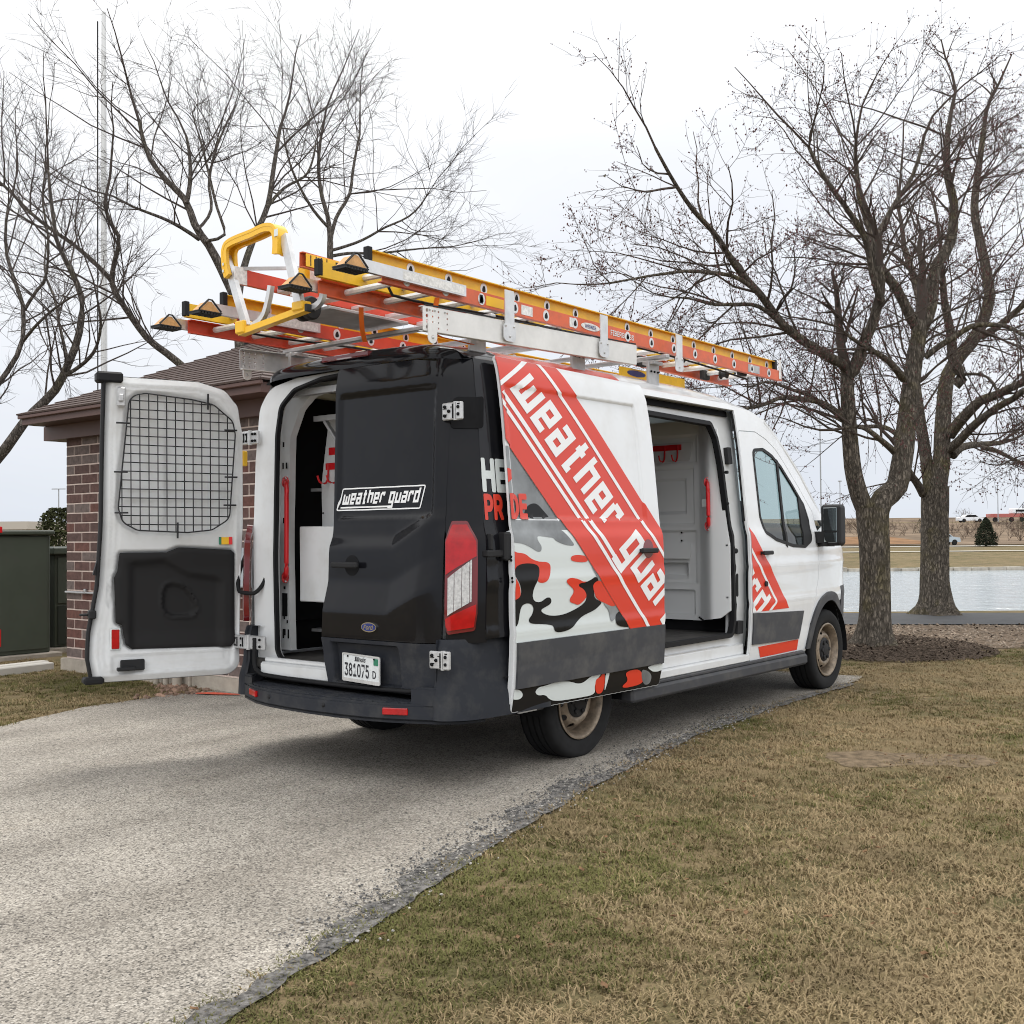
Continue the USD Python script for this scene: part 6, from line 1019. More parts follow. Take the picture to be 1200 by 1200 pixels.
# fallen leaves
m_leaf = mat('dead_leaf', (.17, .10, .055), .9, var=.5, vscale=30, spec=.15)
def leaves(n, poly, seed):
    g = np.random.default_rng(seed); x0, y0, x1, y1 = poly.bounds; q = g.uniform([x0, y0], [x1, y1], (n*4, 2)); q = q[shapely.contains_xy(poly, q[:, 0], q[:, 1])][:n]; V, F = [], []
    for k, p in enumerate(q):
        s, a = g.uniform(.007, .020), g.random()*6.28; b = np.array([[-1, 0, 0], [-.3, .45, .25], [.6, .4, .1], [1.1, 0, .4], [.5, -.45, .1], [-.4, -.4, .3], [0, 0, -.1]])*s*g.uniform(.7, 1.3, 3)
        c, sn = math.cos(a), math.sin(a); V.append(np.c_[b[:, 0]*c-b[:, 1]*sn, b[:, 0]*sn+b[:, 1]*c, b[:, 2]]+[*p, .014+g.random()*.010]); F.append(np.array([[6, i, (i+1) % 6] for i in range(6)])+7*k)
    return trimesh.Trimesh(np.vstack(V), np.vstack(F), process=False)
tag(obj('fallen_leaves', leaves(1500, lawnR, 51), m_leaf), 'dead brown leaves scattered over the dry lawn on the right', 'leaves', kind='stuff')
# ---------------------------------------------------------------- brick building
m_mortar = mat('mortar', (.52, .42, .37), .95, var=.15, vscale=20, bump=.3, bscale=200)
m_bricks = [mat('brick_'+n, c, .9, var=.28, vscale=16, bump=.5, bscale=90, spec=.2) for n, c in (('maroon', (.108, .062, .054)), ('red', (.125, .060, .049)), ('umber', (.096, .060, .053)), ('grey', (.135, .105, .096)))]
m_brown = mat('brown_metal', (.082, .040, .032), .5, var=.1, vscale=4)
m_roofs = [mat('brown_roof_'+n, c, .75, var=.22, vscale=14, bump=.4, bscale=70) for n, c in (('dark', (.078, .052, .045)), ('mid', (.096, .066, .057)))]
m_foot = mat('concrete_footing', (.33, .29, .24), .9, var=.25, vscale=5, bump=.4, bscale=60)
BX0, BX1, BY0, BY1, BZ = .50, 4.3, 2.75, 6.13, 2.53
bld = thing('brick_building', 'small dark red brick utility building with brown shingled hip roof', 'building')
wl_ = obj('wall', bx((BX0, BY0, .10), (BX1, BY1, BZ)), m_mortar, bld)
obj('footing', bx((BX0-.05, BY0-.05, -.2), (BX1+.05, BY1+.05, .13), .01), m_foot, bld)
g7 = np.random.default_rng(7); BL, BH = .300, .1016
rest = []; nb = 0
def brick(lo, hi): return bx(lo, hi, .004)
for r in range(23):
    z0 = .145+r*BH; off = (r % 2)*(BL+.01)/2
    n = int((BY1-BY0)/(BL+.01))+2
    for k in range(n):
        y1 = BY1+.004-(k*(BL+.012)-off); y0 = y1-BL
        a, b = max(y0, BY0-.004), min(y1, BY1+.004)
        if b-a < .03 or z0+BH-.01 > BZ: continue
        m = brick((BX0-.0025-g7.uniform(0, .002), a, z0), (BX0+.04, b, z0+BH-.0125))
        mi = int(g7.choice(4, p=[.38, .22, .26, .14])) if z0 < 2.05 else int(g7.choice([3, 2]))
        if z0 > .14 and nb < 295: obj('brick', m, m_bricks[mi], wl_); nb += 1
        else: rest.append(m)
for r in range(23):
    z0 = .145+r*BH; off = (r % 2)*(BL+.01)/2
    for k in range(int((BX1-BX0)/(BL+.01))+2):
        x0 = BX0+.045+(k*(BL+.010)-off); a, b = max(x0, BX0+.045), min(x0+BL, BX1)
        if b-a < .03 or z0+BH-.01 > BZ: continue
        rest += [brick((a, BY0-.008, z0), (b, BY0+.04, z0+BH-.0105)), brick((a, BY1-.04, z0), (b, BY1+.008, z0+BH-.0105))]
obj('brick_courses', rest, m_bricks[0], wl_, kind='stuff')
obj('conduit', [tube([(BX0-.022, BY1-.01, .83), (BX0-.022, BY0+1.8, .83)], .011, 8), tube([(BX0-.022, BY1-.40, .83), (BX0-.022, BY1-.40, .87)], .016, 8)], m_alud, bld, True)
OV = .36; OVY = .26; ZE = 2.66
obj('frieze_board', cat([bx((BX0-.10, BY0-.10, 2.45), (BX1+.1, BY1+.30, 2.60))]), m_brown, bld)
obj('soffit', bx((BX0-OV+.02, BY0-OV+.02, 2.602), (BX1+OV-.02, BY1+OVY-.02, 2.63)), m_brown, bld)
obj('fascia', cat([bx((BX0-OV, BY0-OV, 2.60), (BX0-OV+.025, BY1+OVY, 2.685)), bx((BX1+OV-.025, BY0-OV, 2.60), (BX1+OV, BY1+OVY, 2.685)), bx((BX0-OV+.026, BY0-OV, 2.60), (BX1+OV-.026, BY0-OV+.025, 2.685)), bx((BX0-OV+.026, BY1+OVY-.025, 2.60), (BX1+OV-.026, BY1+OVY, 2.685))]), m_brown, bld)
obj('gutter_lip', cat([bx((BX0-OV-.035, BY0-OV-.035, 2.662), (BX0-OV-.001, BY1+OVY+.035, 2.70), .006)]), m_brown, bld)
ex0, ex1, ey0, ey1 = BX0-OV-.04, BX1+OV+.04, BY0-OV-.04, BY1+OVY+.04; RZ = 3.62; half = (ey1-ey0)/2; yc_ = (ey0+ey1)/2
N_ = 22; rk = thing if False else None
roof = obj('roof', trimesh.convex.convex_hull(np.array([(ex0+.05, ey0+.05, 2.69), (ex1-.05, ey0+.05, 2.69), (ex1-.05, ey1-.05, 2.69), (ex0+.05, ey1-.05, 2.69), (ex0+half, yc_, RZ-.03), (ex1-half, yc_, RZ-.03)])), m_roofs[0], bld)
for k in range(N_):
    t0, t1 = k/N_, (k+1)/N_+.012; i0, i1 = t0*half, min(t1, 1)*half; z0, z1 = 2.70+(RZ-2.70)*t0, 2.70+(RZ-2.70)*min(t1, 1)
    def course(a, b, c, d):                                     # bottom edge a-b, top edge c-d
        P = np.array([a, b, d, c], float); n = np.cross(P[1]-P[0], P[3]-P[0]); n /= np.linalg.norm(n); n *= np.sign(n[2]); lift = np.array([.018, .018, .004, .004])[:, None]*n
        return trimesh.Trimesh(np.vstack([P, P+lift]), [[4, 5, 6], [4, 6, 7], [0, 1, 5], [0, 5, 4], [1, 2, 6], [1, 6, 5], [3, 0, 4], [3, 4, 7]], process=False)
    mm_ = m_roofs[k % 2]
    obj('roof_course', course((ex0+i0, ey1-i0, z0), (ex0+i0, ey0+i0, z0), (ex0+i1, ey1-i1, z1), (ex0+i1, ey0+i1, z1)), mm_, roof)
    obj('roof_course', course((ex0+i0, ey0+i0, z0), (ex1-i0, ey0+i0, z0), (ex0+i1, ey0+i1, z1), (ex1-i1, ey0+i1, z1)), mm_, roof)
    obj('roof_course', course((ex1-i0, ey1-i0, z0), (ex0+i0, ey1-i0, z0), (ex1-i1, ey1-i1, z1), (ex0+i1, ey1-i1, z1)), mm_, roof)
obj('ridge_cap', tube([(ex0+half, yc_, RZ+.01), (ex1-half, yc_, RZ+.01)], .05, 6), m_roofs[0], roof)
for k, (y, r) in enumerate(((4.30, .028), (4.14, .028), (3.96, .045), (3.76, .016))):
    obj('pipe', tube([(BX0-.11, y, -.1), (BX0-.11, y, .62)], r, 12), m_foot, bld, True)
obj('meter_box', bx((BX0-.12, 2.95, .95), (BX0-.01, 3.5, 1.30), .01), mat('meter_grey', (.34, .37, .40), .5), bld)
tag(obj('utility_marking', skin(blob([(.15, 3.42), (.33, 3.36), (.40, 3.02), (.36, 2.98), (.25, 3.2)], 2), lambda x, y: np.stack([x, y, .0165+0*x], -1), .1), mat('orange_paint', (.62, .10, .05), .8, var=.3, vscale=30)), 'faded orange marking sprayed on the driveway beside the brick wall', 'marking')
tag(obj('vent_pipe', tube([(2.0, 5.0, 3.2), (2.0, 5.0, 3.86)], .035, 10), m_dark, None, True), 'short dark vent pipe standing on the brown roof slope', 'pipe')

# ---------------------------------------------------------------- green cabinets, slabs, flagpole
m_cab = mat('green_cabinet_paint', (.048, .058, .042), .5, var=.12, vscale=3, dirt=((.06, .062, .05), .5, 2.5))
cb1 = thing('utility_cabinet', 'large dark green metal utility cabinet at the left edge', 'cabinet')
obj('body', bx((-.9, 7.60, .05), (1.10, 9.0, 1.44), .012), m_cab, cb1, 20); obj('lid', bx((-.94, 7.56, 1.442), (1.14, 9.04, 1.50), .015), m_cab, cb1, 20)
obj('door_panel', bx((.42, 7.588, .10), (1.06, 7.599, 1.42), .003), m_cab, cb1); obj('door_panel', bx((-.86, 7.588, .10), (.39, 7.599, 1.42), .003), m_cab, cb1); obj('base', bx((-1.0, 7.5, -.1), (1.2, 9.1, .05), .01), m_foot, cb1)
obj('hazard_label', bx((.36, 7.584, .16), (.50, 7.5875, .36), .001), m_redp, cb1); obj('lock', bx((.385, 7.57, .65), (.41, 7.588, .75), .003), m_dark, cb1)
obj('hazard_label', bx((.40, 7.555, 1.47), (.50, 7.5595, 1.54), .001), m_redp, cb1)
cb2 = thing('utility_cabinet', 'smaller green metal cabinet between the large one and the brick wall', 'cabinet')
obj('body', bx((1.34, 7.95, .06), (2.5, 9.1, 1.20), .012), m_cab, cb2, 20); obj('lid', bx((1.30, 7.90, 1.202), (2.54, 9.14, 1.29), .012), m_cab, cb2, 20)
obj('door_panel', bx((1.38, 7.938, .60), (1.9, 7.949, 1.17), .003), m_cab, cb2); obj('door_panel', bx((1.38, 7.938, .09), (1.9, 7.949, .57), .003), mat('green_cabinet_dark', (.016, .021, .015), .5), cb2); obj('base', bx((1.22, 7.84, -.1), (2.6, 9.2, .06), .01), m_foot, cb2); obj('lock', bx((1.72, 7.92, 1.10), (1.78, 7.938, 1.15), .004), m_dark, cb2)
slab_ = thing('concrete_slab', 'long thin concrete kerb slab lying in the grass beside the brick wall', 'slab')
for k in range(2): obj('kerb_piece', xf(bx((0, 0, 0), (1.05, .13, .09), .01), (-.62+.05*k, 6.12+.2*k, -.01), .12), m_conc, slab_)
fp = thing('flagpole', 'tall pale flagpole with a dark halyard beside the bare trees', 'flagpole')
FX, FY = float(gp(21., (122-600)/1294*21.)[0]), float(gp(21., (122-600)/1294*21.)[1])
obj('pole', tube([(FX, FY, 0), (FX, FY, 4), (FX, FY, 9.2), (FX, FY, 11.5)], [.068, .062, .05, .042], 16), mat('pole_white', (.62, .62, .61), .4, metal=.3), fp, True)
hq = np.array([FX, FY])-RH*.098-FH*.05
obj('halyard', tube([(*hq, .9), (*(hq-RH*.004), 5), (*hq, 11.3)], .012, 6), m_blk, fp, True)

# ---------------------------------------------------------------- bare trees
def barkmat(name, c, moss):
    return usdkit.material(stage, '/World/Looks/'+name, {
        'g': ('geometry', {}), 'mp': ('mapping', {'scale': (1., 1., .28)}), 'n': ('noise_texture', {'scale': 26., 'detail': 8., 'roughness': .7, 'distortion': .6}), 'n2': ('noise_texture', {'scale': 2.2, 'detail': 5., 'roughness': .6}), 'v': ('voronoi_texture', {'scale': 34., 'feature': 'distance_to_edge', 'randomness': 1.}), 'vr': ('rgb_ramp', {'ramp': [(0., (.38,)*3), (.16, (.95,)*3), (.5, (1.15,)*3)]}), 'vm': ('mix_color', {'blend_type': 'multiply', 'fac': .55}), 'vh': ('math', {'math_type': 'minimum', 'value2': .18}), 'hh': ('math', {'math_type': 'multiply_add', 'value2': 3.0}), 'mv': ('mix_vector', {'fac': .06}),
        'r': ('rgb_ramp', {'ramp': [(.3, tuple(x*.42 for x in c)), (.5, c), (.72, tuple(min(1, x*1.75) for x in c))]}), 'r2': ('rgb_ramp', {'ramp': [(.52, (0, 0, 0)), (.68, (.6,)*3)]}), 'm': ('mix_color', {'b': moss}),
        'b': ('bump', {'strength': 1., 'distance': .05}), 'p': ('principled_bsdf', {'roughness': .95, 'specular_ior_level': .15})},
        [('g.position', 'mp.vector'), ('mp.vector', 'n.vector'), ('g.position', 'n2.vector'), ('n.fac', 'r.fac'), ('n2.fac', 'r2.fac'), ('r.color', 'm.a'), ('r2.color', 'm.fac'), ('mp.vector', 'mv.a'), ('n.color', 'mv.b'), ('mv.result', 'v.vector'), ('v.distance', 'vr.fac'), ('m.result', 'vm.a'), ('vr.color', 'vm.b'), ('vm.result', 'p.base_color'), ('v.distance', 'vh.value1'), ('vh.value', 'hh.value1'), ('n.fac', 'hh.value3'), ('hh.value', 'b.height'), ('b.normal', 'p.normal')], surface='p.BSDF')
m_bark = barkmat('grey_bark', (.185, .158, .128), (.195, .165, .060)); m_bark2 = barkmat('pale_grey_bark', (.19, .165, .145), (.17, .155, .10))
m_twig = mat('twigs', (.075, .060, .052), .9, spec=.1); m_twig2 = mat('pale_twigs', (.072, .060, .055), .9, spec=.1)
m_bud = mat('maroon_buds', (.075, .022, .020), .8)
class Bag:
    def __init__(s): s.V, s.F, s.n = [], [], 0
    def add(s, v, f): s.V.append(v); s.F.append(f+s.n); s.n += len(v)
    def mesh(s): return trimesh.Trimesh(np.vstack(s.V), np.vstack(s.F), process=False)
_idx = {}
def qtube(P, R, n):
    N = len(P); T = np.empty_like(P); T[1:-1] = P[2:]-P[:-2]; T[0] = P[1]-P[0]; T[-1] = P[-1]-P[-2]
    T /= np.sqrt((T*T).sum(1, keepdims=True))+1e-9
    a = np.array([0., 0, 1.]) if abs(T[0, 2]) < .8 else np.array([1., 0, 0]); U = np.cross(T, a); U /= np.sqrt((U*U).sum(1, keepdims=True))+1e-9; W_ = np.cross(U, T)
    if (N, n) not in _idx:
        i = (np.arange(N-1)[:, None]*n+np.arange(n)[None]).ravel(); j = (np.arange(N-1)[:, None]*n+(np.arange(n)[None]+1) % n).ravel(); an = np.arange(n)*2*np.pi/n
        _idx[(N, n)] = (np.vstack([np.c_[i, j, j+n], np.c_[i, j+n, i+n]]), np.cos(an), np.sin(an))
    F, co, si = _idx[(N, n)]
    return (P[:, None]+R[:, None, None]*(co[None, :, None]*U[:, None]+si[None, :, None]*W_[:, None])).reshape(-1, 3), F
OCT = np.array([[1, 0, 0], [-1, 0, 0], [0, 1, 0], [0, -1, 0], [0, 0, 1.3], [0, 0, -1.3]]); OCF = np.array([[0, 2, 4], [2, 1, 4], [1, 3, 4], [3, 0, 4], [2, 0, 5], [1, 2, 5], [3, 1, 5], [0, 3, 5]])
def grow(rng, bag, buds, p, d, L, r, level, cfg):
    n = (7, 6, 5, 4)[min(level, 3)]; P = np.empty((n, 3)); P[0] = p; d = d/np.linalg.norm(d); st_ = L/(n-1); kink = cfg['kink']
    for k in range(1, n):
        d = d+rng.normal(0, kink, 3)+[0, 0, cfg['up']*(1 if level < 3 else cfg.get('tipup', .6))]; d /= np.linalg.norm(d); P[k] = P[k-1]+d*st_
    R = r*(1-.72*np.linspace(0, 1, n)); v, f = qtube(P, R, 5 if r > .02 else 4 if r > .008 else 3); bag.add(v, f)
    if level >= cfg['levels']:
        if buds is not None:
            for k in range(1, n):
                for _ in range(cfg['buds']):
                    if rng.random() < cfg['budp']:
                        s = rng.uniform(.007, .016)*cfg['budsize']; buds.add(OCT*s*rng.uniform(.7, 1.3, 3)+P[k]+rng.normal(0, .012, 3), OCF)
        return
    m = rng.poisson(cfg['kids'][min(level, len(cfg['kids'])-1)])+1
    for _ in range(m):
        t = rng.uniform(.18, 1.)*(n-1); k = min(int(t), n-2); q = P[k]+(P[k+1]-P[k])*(t-k); td = P[k+1]-P[k]; td /= np.linalg.norm(td)
        s = np.cross(td, rng.normal(0, 1, 3)); s /= np.linalg.norm(s)+1e-9; a = rng.uniform(.45, 1.05)*cfg.get('spread', 1.)
        grow(rng, bag, buds, q, td*math.cos(a)+s*math.sin(a), L*rng.uniform(.38, .68)*(1-.35*t/(n-1)), max(cfg['rmin'], r*(1-.6*t/(n-1))*rng.uniform(.42, .62)), level+1, cfg)
def tree(key, label, bark, twig, budm, cfg, seed):
    D_ = TREES[key]; rng = np.random.default_rng(seed); t = thing('bare_tree', label, 'tree')
    tr = np.array(D_['trunk']); dense = bend(tr, 26); P, R = dense[:, :3], dense[:, 3]
    zg = P[:, 2]-P[0, 2]; flare = 1+1.15*np.exp(-zg/.13)+.18*np.exp(-zg/.5)
    n = 36; an = np.arange(n)*2*np.pi/n; lob = sum(np.cos(an*k+ph)*am for k, ph, am in ((3, .5, .16), (5, 2., .14), (7, 1., .10), (2, .3, .08)))
    V = np.stack([np.c_[p[0]+r*fl*(1+lob*np.exp(-z/.20)*1.25+.035*np.cos(an*9+z*2))*np.cos(an), p[1]+r*fl*(1+lob*np.exp(-z/.20)*1.25+.035*np.cos(an*9+z*2))*np.sin(an), np.full(n, p[2]-(.06 if z < .01 else 0))] for p, r, fl, z in zip(P, R, flare, zg)])
    V = np.concatenate([V, V[:, :1]], 1); tm = grid(V); tm.vertices += (meshkit.fbm(tm.vertices*[9, 9, 2.5], 4, seed)-.5)[:, None]*np.array([.045, .045, 0])*min(1, R[0]/.2)
    obj('trunk', tm, bark, t, True)
    bag, buds = Bag(), Bag()
    for i, lb in enumerate(D_['limbs']):
        q = np.array(lb); m = max(14, int(2.2*len(q))); s = bend(q, m); P, R = s[:, :3], s[:, 3]
        P = P+(meshkit.fbm(P*1.7+i*9.1, 3, seed)-.5)[:, None]*.05
        n = 14 if R[0] > .06 else 8
        lm = tube(P, R, n); obj('limb', lm, bark, t, True)
        Ls = np.r_[0, np.cumsum(np.linalg.norm(np.diff(P, axis=0), axis=1))]; total = Ls[-1]
        for _ in range(int(total*cfg['density'])+2):
            u = total*rng.uniform(.12 if R[0] < .08 else .30, 1.)**.8; k = min(np.searchsorted(Ls, u), m-1); k = max(k, 1); td = P[k]-P[k-1]; td /= np.linalg.norm(td)
            sd_ = np.cross(td, rng.normal(0, 1, 3)); sd_ /= np.linalg.norm(sd_); a = rng.uniform(.5, 1.1); rr = R[k]
            rc = min(cfg.get('rc', .013), rr*rng.uniform(.25, .5))+.003; grow(rng, bag, buds if budm else None, P[k], td*math.cos(a)+sd_*math.sin(a), cfg['len']*rng.uniform(.5, 1.15)*(.55+min(1., rc/.013)*.6), rc, 1, cfg)
        grow(rng, bag, buds if budm else None, P[-1], P[-1]-P[-2], cfg['len']*.9, R[-1]*.9, 1, cfg)
    cr = obj('crown', bag.mesh(), twig, t, False)
    if budm and buds.n: obj('buds', buds.mesh(), budm, t, kind='stuff')
    return t
cR = dict(kink=.14, up=.012, levels=3, kids=(3, 5, 5), rmin=.0026, buds=2, budp=.5, budsize=.62, density=4.0, len=1.35)
tree('R1', 'nearest forked bare tree with mossy trunk just beyond the van bonnet', m_bark, m_twig, m_bud, cR, 41)
tree('R2', 'thick bare tree on the lake bank behind the asphalt path', m_bark, m_twig, m_bud, dict(cR, len=1.6, rmin=.0032, budsize=.8, density=3.8), 42)
cL = dict(kink=.14, up=.03, levels=3, kids=(3, 4, 5), rmin=.0036, buds=0, budp=0, budsize=1, density=3.0, len=2.1, tipup=.3, spread=.9, rc=.016)
tree('A', 'bare tree rising behind the brown hip roof', m_bark2, m_twig2, None, dict(cL), 43)
tree('B', 'bare many-limbed tree leaning in from the left edge', m_bark2, m_twig2, None, dict(cL, len=1.6, rmin=.0027, rc=.012, density=2.8), 44)
tree('D', 'slender bare tree farther off, seen above the rear of the ladders', m_bark2, m_twig2, None, dict(cL, len=2.8, rmin=.0045, density=2.6, up=.05), 45)

# ---------------------------------------------------------------- far things
m_ever = mat('evergreen', (.032, .038, .024), .9, var=.5, vscale=1.5, spec=.1); m_ever2 = mat('olive_evergreen', (.045, .050, .022), .9, var=.5, vscale=1.5, spec=.1); m_brush = mat('brown_brush', (.115, .085, .065), .95, var=.4, vscale=.8, spec=.1)
def cone_tree(name, label, pos, hgt, rad, m, seed, cat_='tree', prof=None, n=2600, group=None):
    g = np.random.default_rng(seed); t = thing(name, label, cat_, group); p = np.array(pos, float)
    obj('trunk', tube([p, p+[0, 0, hgt*.5]], [rad*.10, rad*.05], 8), m_bark2, t, True)
    h_ = g.random(n)**1.15; a = g.random(n)*6.283; rr = rad*(prof(h_) if prof else (1-h_)**.8*(.55+.45*np.minimum(1, h_*8)))*np.sqrt(g.uniform(.35, 1.08, n))*(1+.14*np.sin(a*5+h_*9))
    c = p+np.c_[rr*np.cos(a), rr*np.sin(a), .04*hgt+h_*hgt*.98]; s = hgt*.026*g.uniform(.6, 1.5, n)
    u = g.normal(0, 1, (n, 3)); u[:, 2] *= .6; u /= np.linalg.norm(u, axis=1, keepdims=True); v = np.cross(u, g.normal(0, 1, (n, 3))); v /= np.linalg.norm(v, axis=1, keepdims=True)
    V = np.stack([c-u*s[:, None], c+v*s[:, None]*.6, c+u*s[:, None], c-v*s[:, None]*.6], 1).reshape(-1, 3); q = np.arange(n)[:, None]*4
    obj('foliage', trimesh.Trimesh(V, np.vstack([q+[0, 1, 2], q+[0, 2, 3]]), process=False), m, t)
E0 = gp(128, 57.2*128/130); cone_tree('evergreen_tree', 'dark cone-shaped evergreen tree across the lake beside the far road', (*gp(128, 54.9), -.42), 3.3, 1.35, m_ever, 61, prof=lambda h: np.clip(1-h, 0, 1)**.62*(.80+.20*np.minimum(1, h*6)), n=5200)
cone_tree('evergreen_tree', 'olive evergreen tree behind the green cabinets beside the brick wall', (*gp(60, -24.6), -.1), 3.1, 1.25, m_ever2, 62, n=5200, prof=lambda h: .9*np.sqrt(np.clip(1-(h-.35)**2*2.0, .02, 1)))
for k, (d, s, hh) in enumerate(((176, 65.0, 2.2), (178, 83.0, 2.4), (186, 86.0, 2.8))):
    cone_tree('evergreen_bush', ('small olive evergreen bush on the far slope between the two near trunks', 'small dark evergreen bush low on the far slope right of the cone-shaped tree', 'small dark evergreen bush high on the far slope near the right edge')[k], (*gp(d, s), float(gz(d, s))), hh, hh*.55, m_ever2, 70+k, 'bush', n=500)
def far_bush(pos, hgt, seed, label, group=None, spread=.5):
    g = np.random.default_rng(seed); t = thing('bare_shrub', label, 'shrub', group); bag = Bag(); p = np.array(pos, float)
    for k in range(7):
        dv_ = np.array([g.normal(0, spread), g.normal(0, spread), 1.]); grow(g, bag, None, p, dv_, hgt*.75, hgt*.012, 1, dict(kink=.13, up=.08, levels=3, kids=(4, 5, 4), rmin=hgt*.0042, buds=0, budp=0, budsize=1))
    obj('branches', bag.mesh(), m_brush, t)
far_bush((*gp(165, 52.0), float(gz(165, 52))), 5.2, 81, 'bare grey-brown small tree on the far slope just right of the nearer trunk')
far_bush((*gp(150, 69.0), float(gz(150, 69))), 3.4, 82, 'bare shrub by the far road close to the right edge')
far_bush((*gp(216, 88.5), float(gz(216, 88))), 3.4, 83, 'round bare shrub on the hilltop behind the white car', spread=.9)
g8 = np.random.default_rng(88)
brush = Bag()
for k in range(330):
    d, s = g8.uniform(150, 203), g8.uniform(40, 95)
    if s/d < .372 and d < 166: continue
    for q in range(2): grow(g8, brush, None, np.array([*gp(d, s), float(gz(d, s))]), np.array([g8.normal(0, .5), g8.normal(0, .5), 1.]), g8.uniform(.9, 1.9), .03, 2, dict(kink=.15, up=.05, levels=3, kids=(4, 5, 6), rmin=.012, buds=0, budp=0, budsize=1))
tag(obj('brushwood', brush.mesh(), m_brush), 'brown leafless brushwood covering the far slope', 'brushwood', kind='stuff')
def car(label, pos, yaw, paint, L=4.5, H=1.45, suv=False, cat_='car'):
    t = thing('parked_car', label, cat_); W = .86
    prof = [(-L/2, .35), (-L/2, .85), (-L/2+.25, .98), (-L*.30, 1.0), (-L*.20, H), (L*.16, H), (L*.28, .98), (L/2-.15, .82), (L/2, .6), (L/2, .35)] if not suv else [(-L/2, .4), (-L/2, 1.05), (-L/2+.12, H*.93), (-L/2+.4, H), (L*.12, H), (L*.26, 1.08), (L/2-.1, .95), (L/2, .7), (L/2, .4)]
    glassp = [(-L*.27, 1.02), (-L*.185, H-.07), (L*.15, H-.07), (L*.25, 1.02)] if not suv else [(-L/2+.25, 1.08), (-L/2+.35, H-.1), (L*.11, H-.1), (L*.22, 1.1)]
    ex = lambda g, w: trimesh.creation.extrude_polygon(g, 2*w).apply_transform(np.array([[1, 0, 0, 0], [0, 0, 1, -w], [0, 1, 0, 0], [0, 0, 0, 1.]]))
    body = Polygon(prof).buffer(-.04).buffer(.04)
    for cx in (-L*.31, L*.31): body = body.difference(Point(cx, .34).buffer(.38))
    put = lambda m: xf(m, pos, yaw)
    obj('body', put(ex(body, W)), paint, t, 30); obj('windows', put(ex(Polygon(glassp), W+.012)), m_dark, t)
    for cx in (-L*.31, L*.31):
        for s in (-1, 1): obj('wheel', put(lathe([(0, -.11), (.2, -.11), (.33, -.09), (.33, .09), (.2, .11), (0, .11)], 20).apply_translation((cx, s*(W-.10), .33))), m_tyre, t, 30)
    obj('headlight', put(bx((L/2-.12, -W+.02, .62), (L/2-.005, -W+.34, .74))), m_lensw, t); obj('tail_light', put(bx((-L/2-.004, -W+.02, .72), (-L/2+.05, -W+.25, .86))), m_lens, t)
yawR = math.atan2(RH[1], RH[0])
m_cw = mat('car_white', (.72, .73, .74), .25, coat=.5); m_cb = mat('car_pale_blue', (.36, .42, .47), .25, coat=.5); m_cr = mat('car_red', (.35, .09, .07), .3, coat=.5)
car('white saloon car driving along the hilltop road across the lake', (*gp(209, 86.7), float(gz(209, 86))+.12), yawR, m_cw, 4.8)
car('pale blue car on the far road half hidden behind the bank tree trunk', (*gp(139, 54.0), float(gz(134, 53))+.1), yawR+.15, m_cb, 4.2, 1.5, True)
tr_ = thing('parked_truck', 'red and white truck on the hilltop road at the right edge', 'truck')
pq = gp(211, 95.5); zt_ = float(gz(211, 95))+.12
obj('trailer', xf(bx((-4.5, -1.1, .9), (2.0, 1.1, 1.6), .05), (*pq, zt_), yawR), m_cr, tr_); obj('cab', xf(bx((-.2, -1.05, 1.62), (2.6, 1.05, 2.6), .15), (*pq, zt_), yawR), m_cw, tr_); obj('cab_window', xf(bx((.3, -1.07, 1.95), (2.3, 1.07, 2.35)), (*pq, zt_), yawR), m_dark, tr_)
for cx in (-3.6, -.5, 1.5): obj('wheel', xf(lathe([(0, -.15), (.45, -.15), (.45, .15), (0, .15)], 20).apply_translation((cx, -.95, .45)), (*pq, zt_), yawR), m_tyre, tr_)
m_pole = mat('pole_grey', (.30, .31, .32), .5, metal=.3)
def lamp(d, s, hgt, label, r=.09, arms=0):
    p = np.array([*gp(d, s), float(gz(d, s))]); t = thing('light_pole', label, 'light pole'); obj('pole', tube([p, p+[0, 0, hgt]], [r, r*.6], 8), m_pole, t, True)
    if arms: obj('lamp_head', [bar(p+[*(RH*-arms), hgt], p+[*(RH*arms), hgt], .25, .12)], m_pole, t)
    else: obj('lamp_head', bx(p+[-.2, -.2, hgt], p+[.2, .2, hgt+.15], .02), m_pole, t)
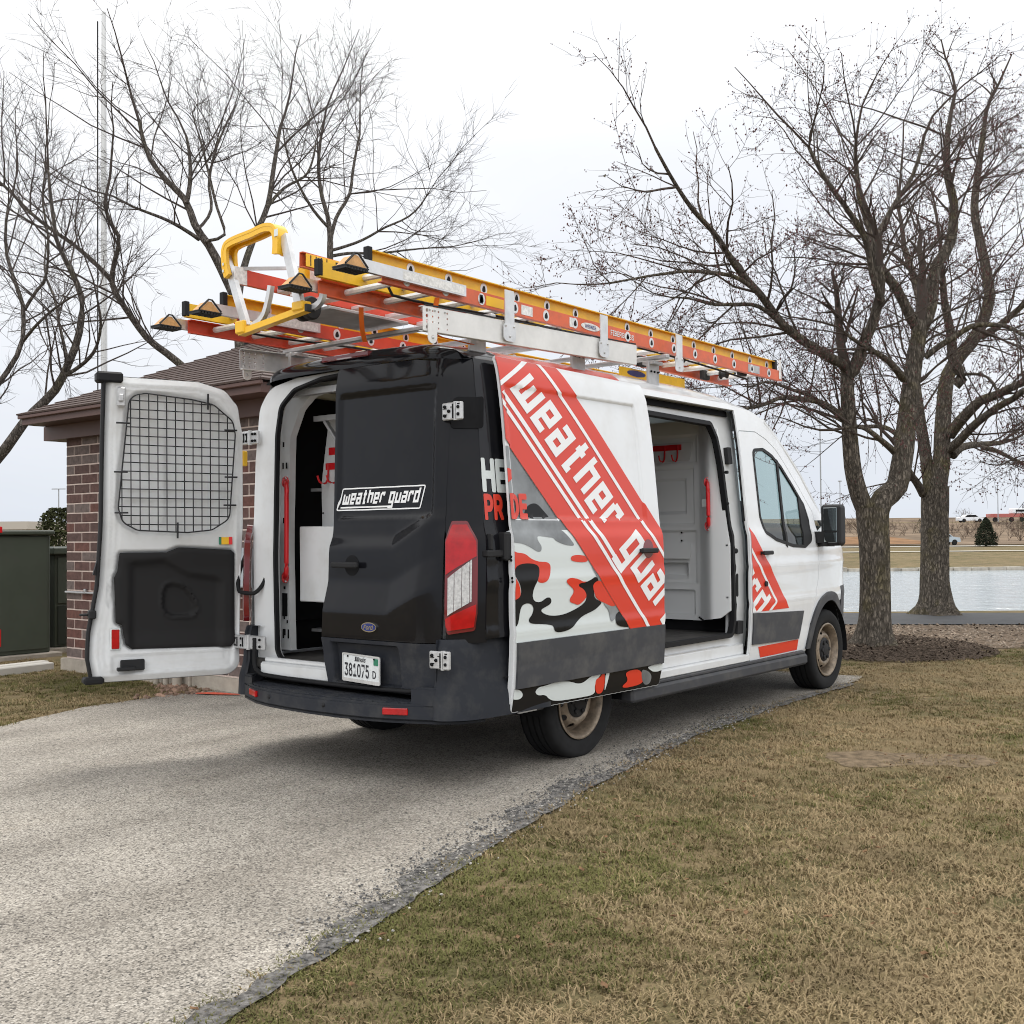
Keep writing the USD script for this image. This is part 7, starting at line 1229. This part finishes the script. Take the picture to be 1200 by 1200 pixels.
lamp(90, 25.2, 13.5, 'tall thin grey pole standing behind the van mirror', .07); lamp(150, 44.6, 8.3, 'thin grey light pole on the far bank left of the nearer forked tree', .09); lamp(150, -61.6, 8.2, 'far light pole with two lamp heads left of the brick building', .12, .9); lamp(155, -64.5, 5.6, 'shorter far light pole beside the one with two lamp heads', .10, .5); lamp(209, 92.0, 7.0, 'light pole on the hilltop near the right edge', .1)
fbld = thing('office_building', 'long low beige office building beyond the green cabinets', 'building')
m_beige = mat('beige_panel', (.46, .40, .33), .85, var=.08, vscale=.3)
def fb_box(s0, s1, d0, d1, z0, z1, m, name, par=fbld, **k):
    c = [(*gp(d, s), z) for d in (d0, d1) for s in (s0, s1) for z in (z0, z1)]; return obj(name, trimesh.convex.convex_hull(np.array(c)), m, par)
w0 = fb_box(-78, -57.5, 130, 145, 0, 2.55, m_beige, 'wall'); fb_box(-79, -56.8, 129.5, 145.5, 2.56, 3.5, mat('beige_roof_band', (.40, .36, .31), .8), 'roof_band')
for k in range(9): fb_box(-77+k*2.2, -75.4+k*2.2, 129.93, 130.0, 1.15, 2.2, m_dark, 'window')
# airliner far away in the sky
ap = thing('airliner', 'tiny grey airliner flying in the pale sky above the bare branches', 'aircraft')
pc = CAM_POS+(fw+rt*(707-600)/1294-up*(206-600)/1294)*900; m_air = mat('airliner_grey', (.30, .31, .33), .5)
ax_, ay_ = np.array([RH[0], RH[1], .05]), np.array([FH[0], FH[1], 0]); 
obj('fuselage', tube([pc-ax_*4.2, pc-ax_*3.4, pc+ax_*2.5, pc+ax_*4.4], [.25, .45, .45, .12], 10), m_air, ap, True); obj('wing', trimesh.convex.convex_hull(np.array([pc+ax_*s+ay_*y+[0, 0, q] for s, y in ((-.8, 0), (.9, 0), (1.6, 4), (2.0, 4), (1.6, -4), (2.0, -4)) for q in (-.1, .1)])), m_air, ap); obj('tail_fin', trimesh.convex.convex_hull(np.array([pc+ax_*s+[0, 0, z]+ay_*q for s, z in ((3.2, .3), (4.3, .2), (4.2, 1.5), (4.7, 1.5)) for q in (-.05, .05)])), m_air, ap)
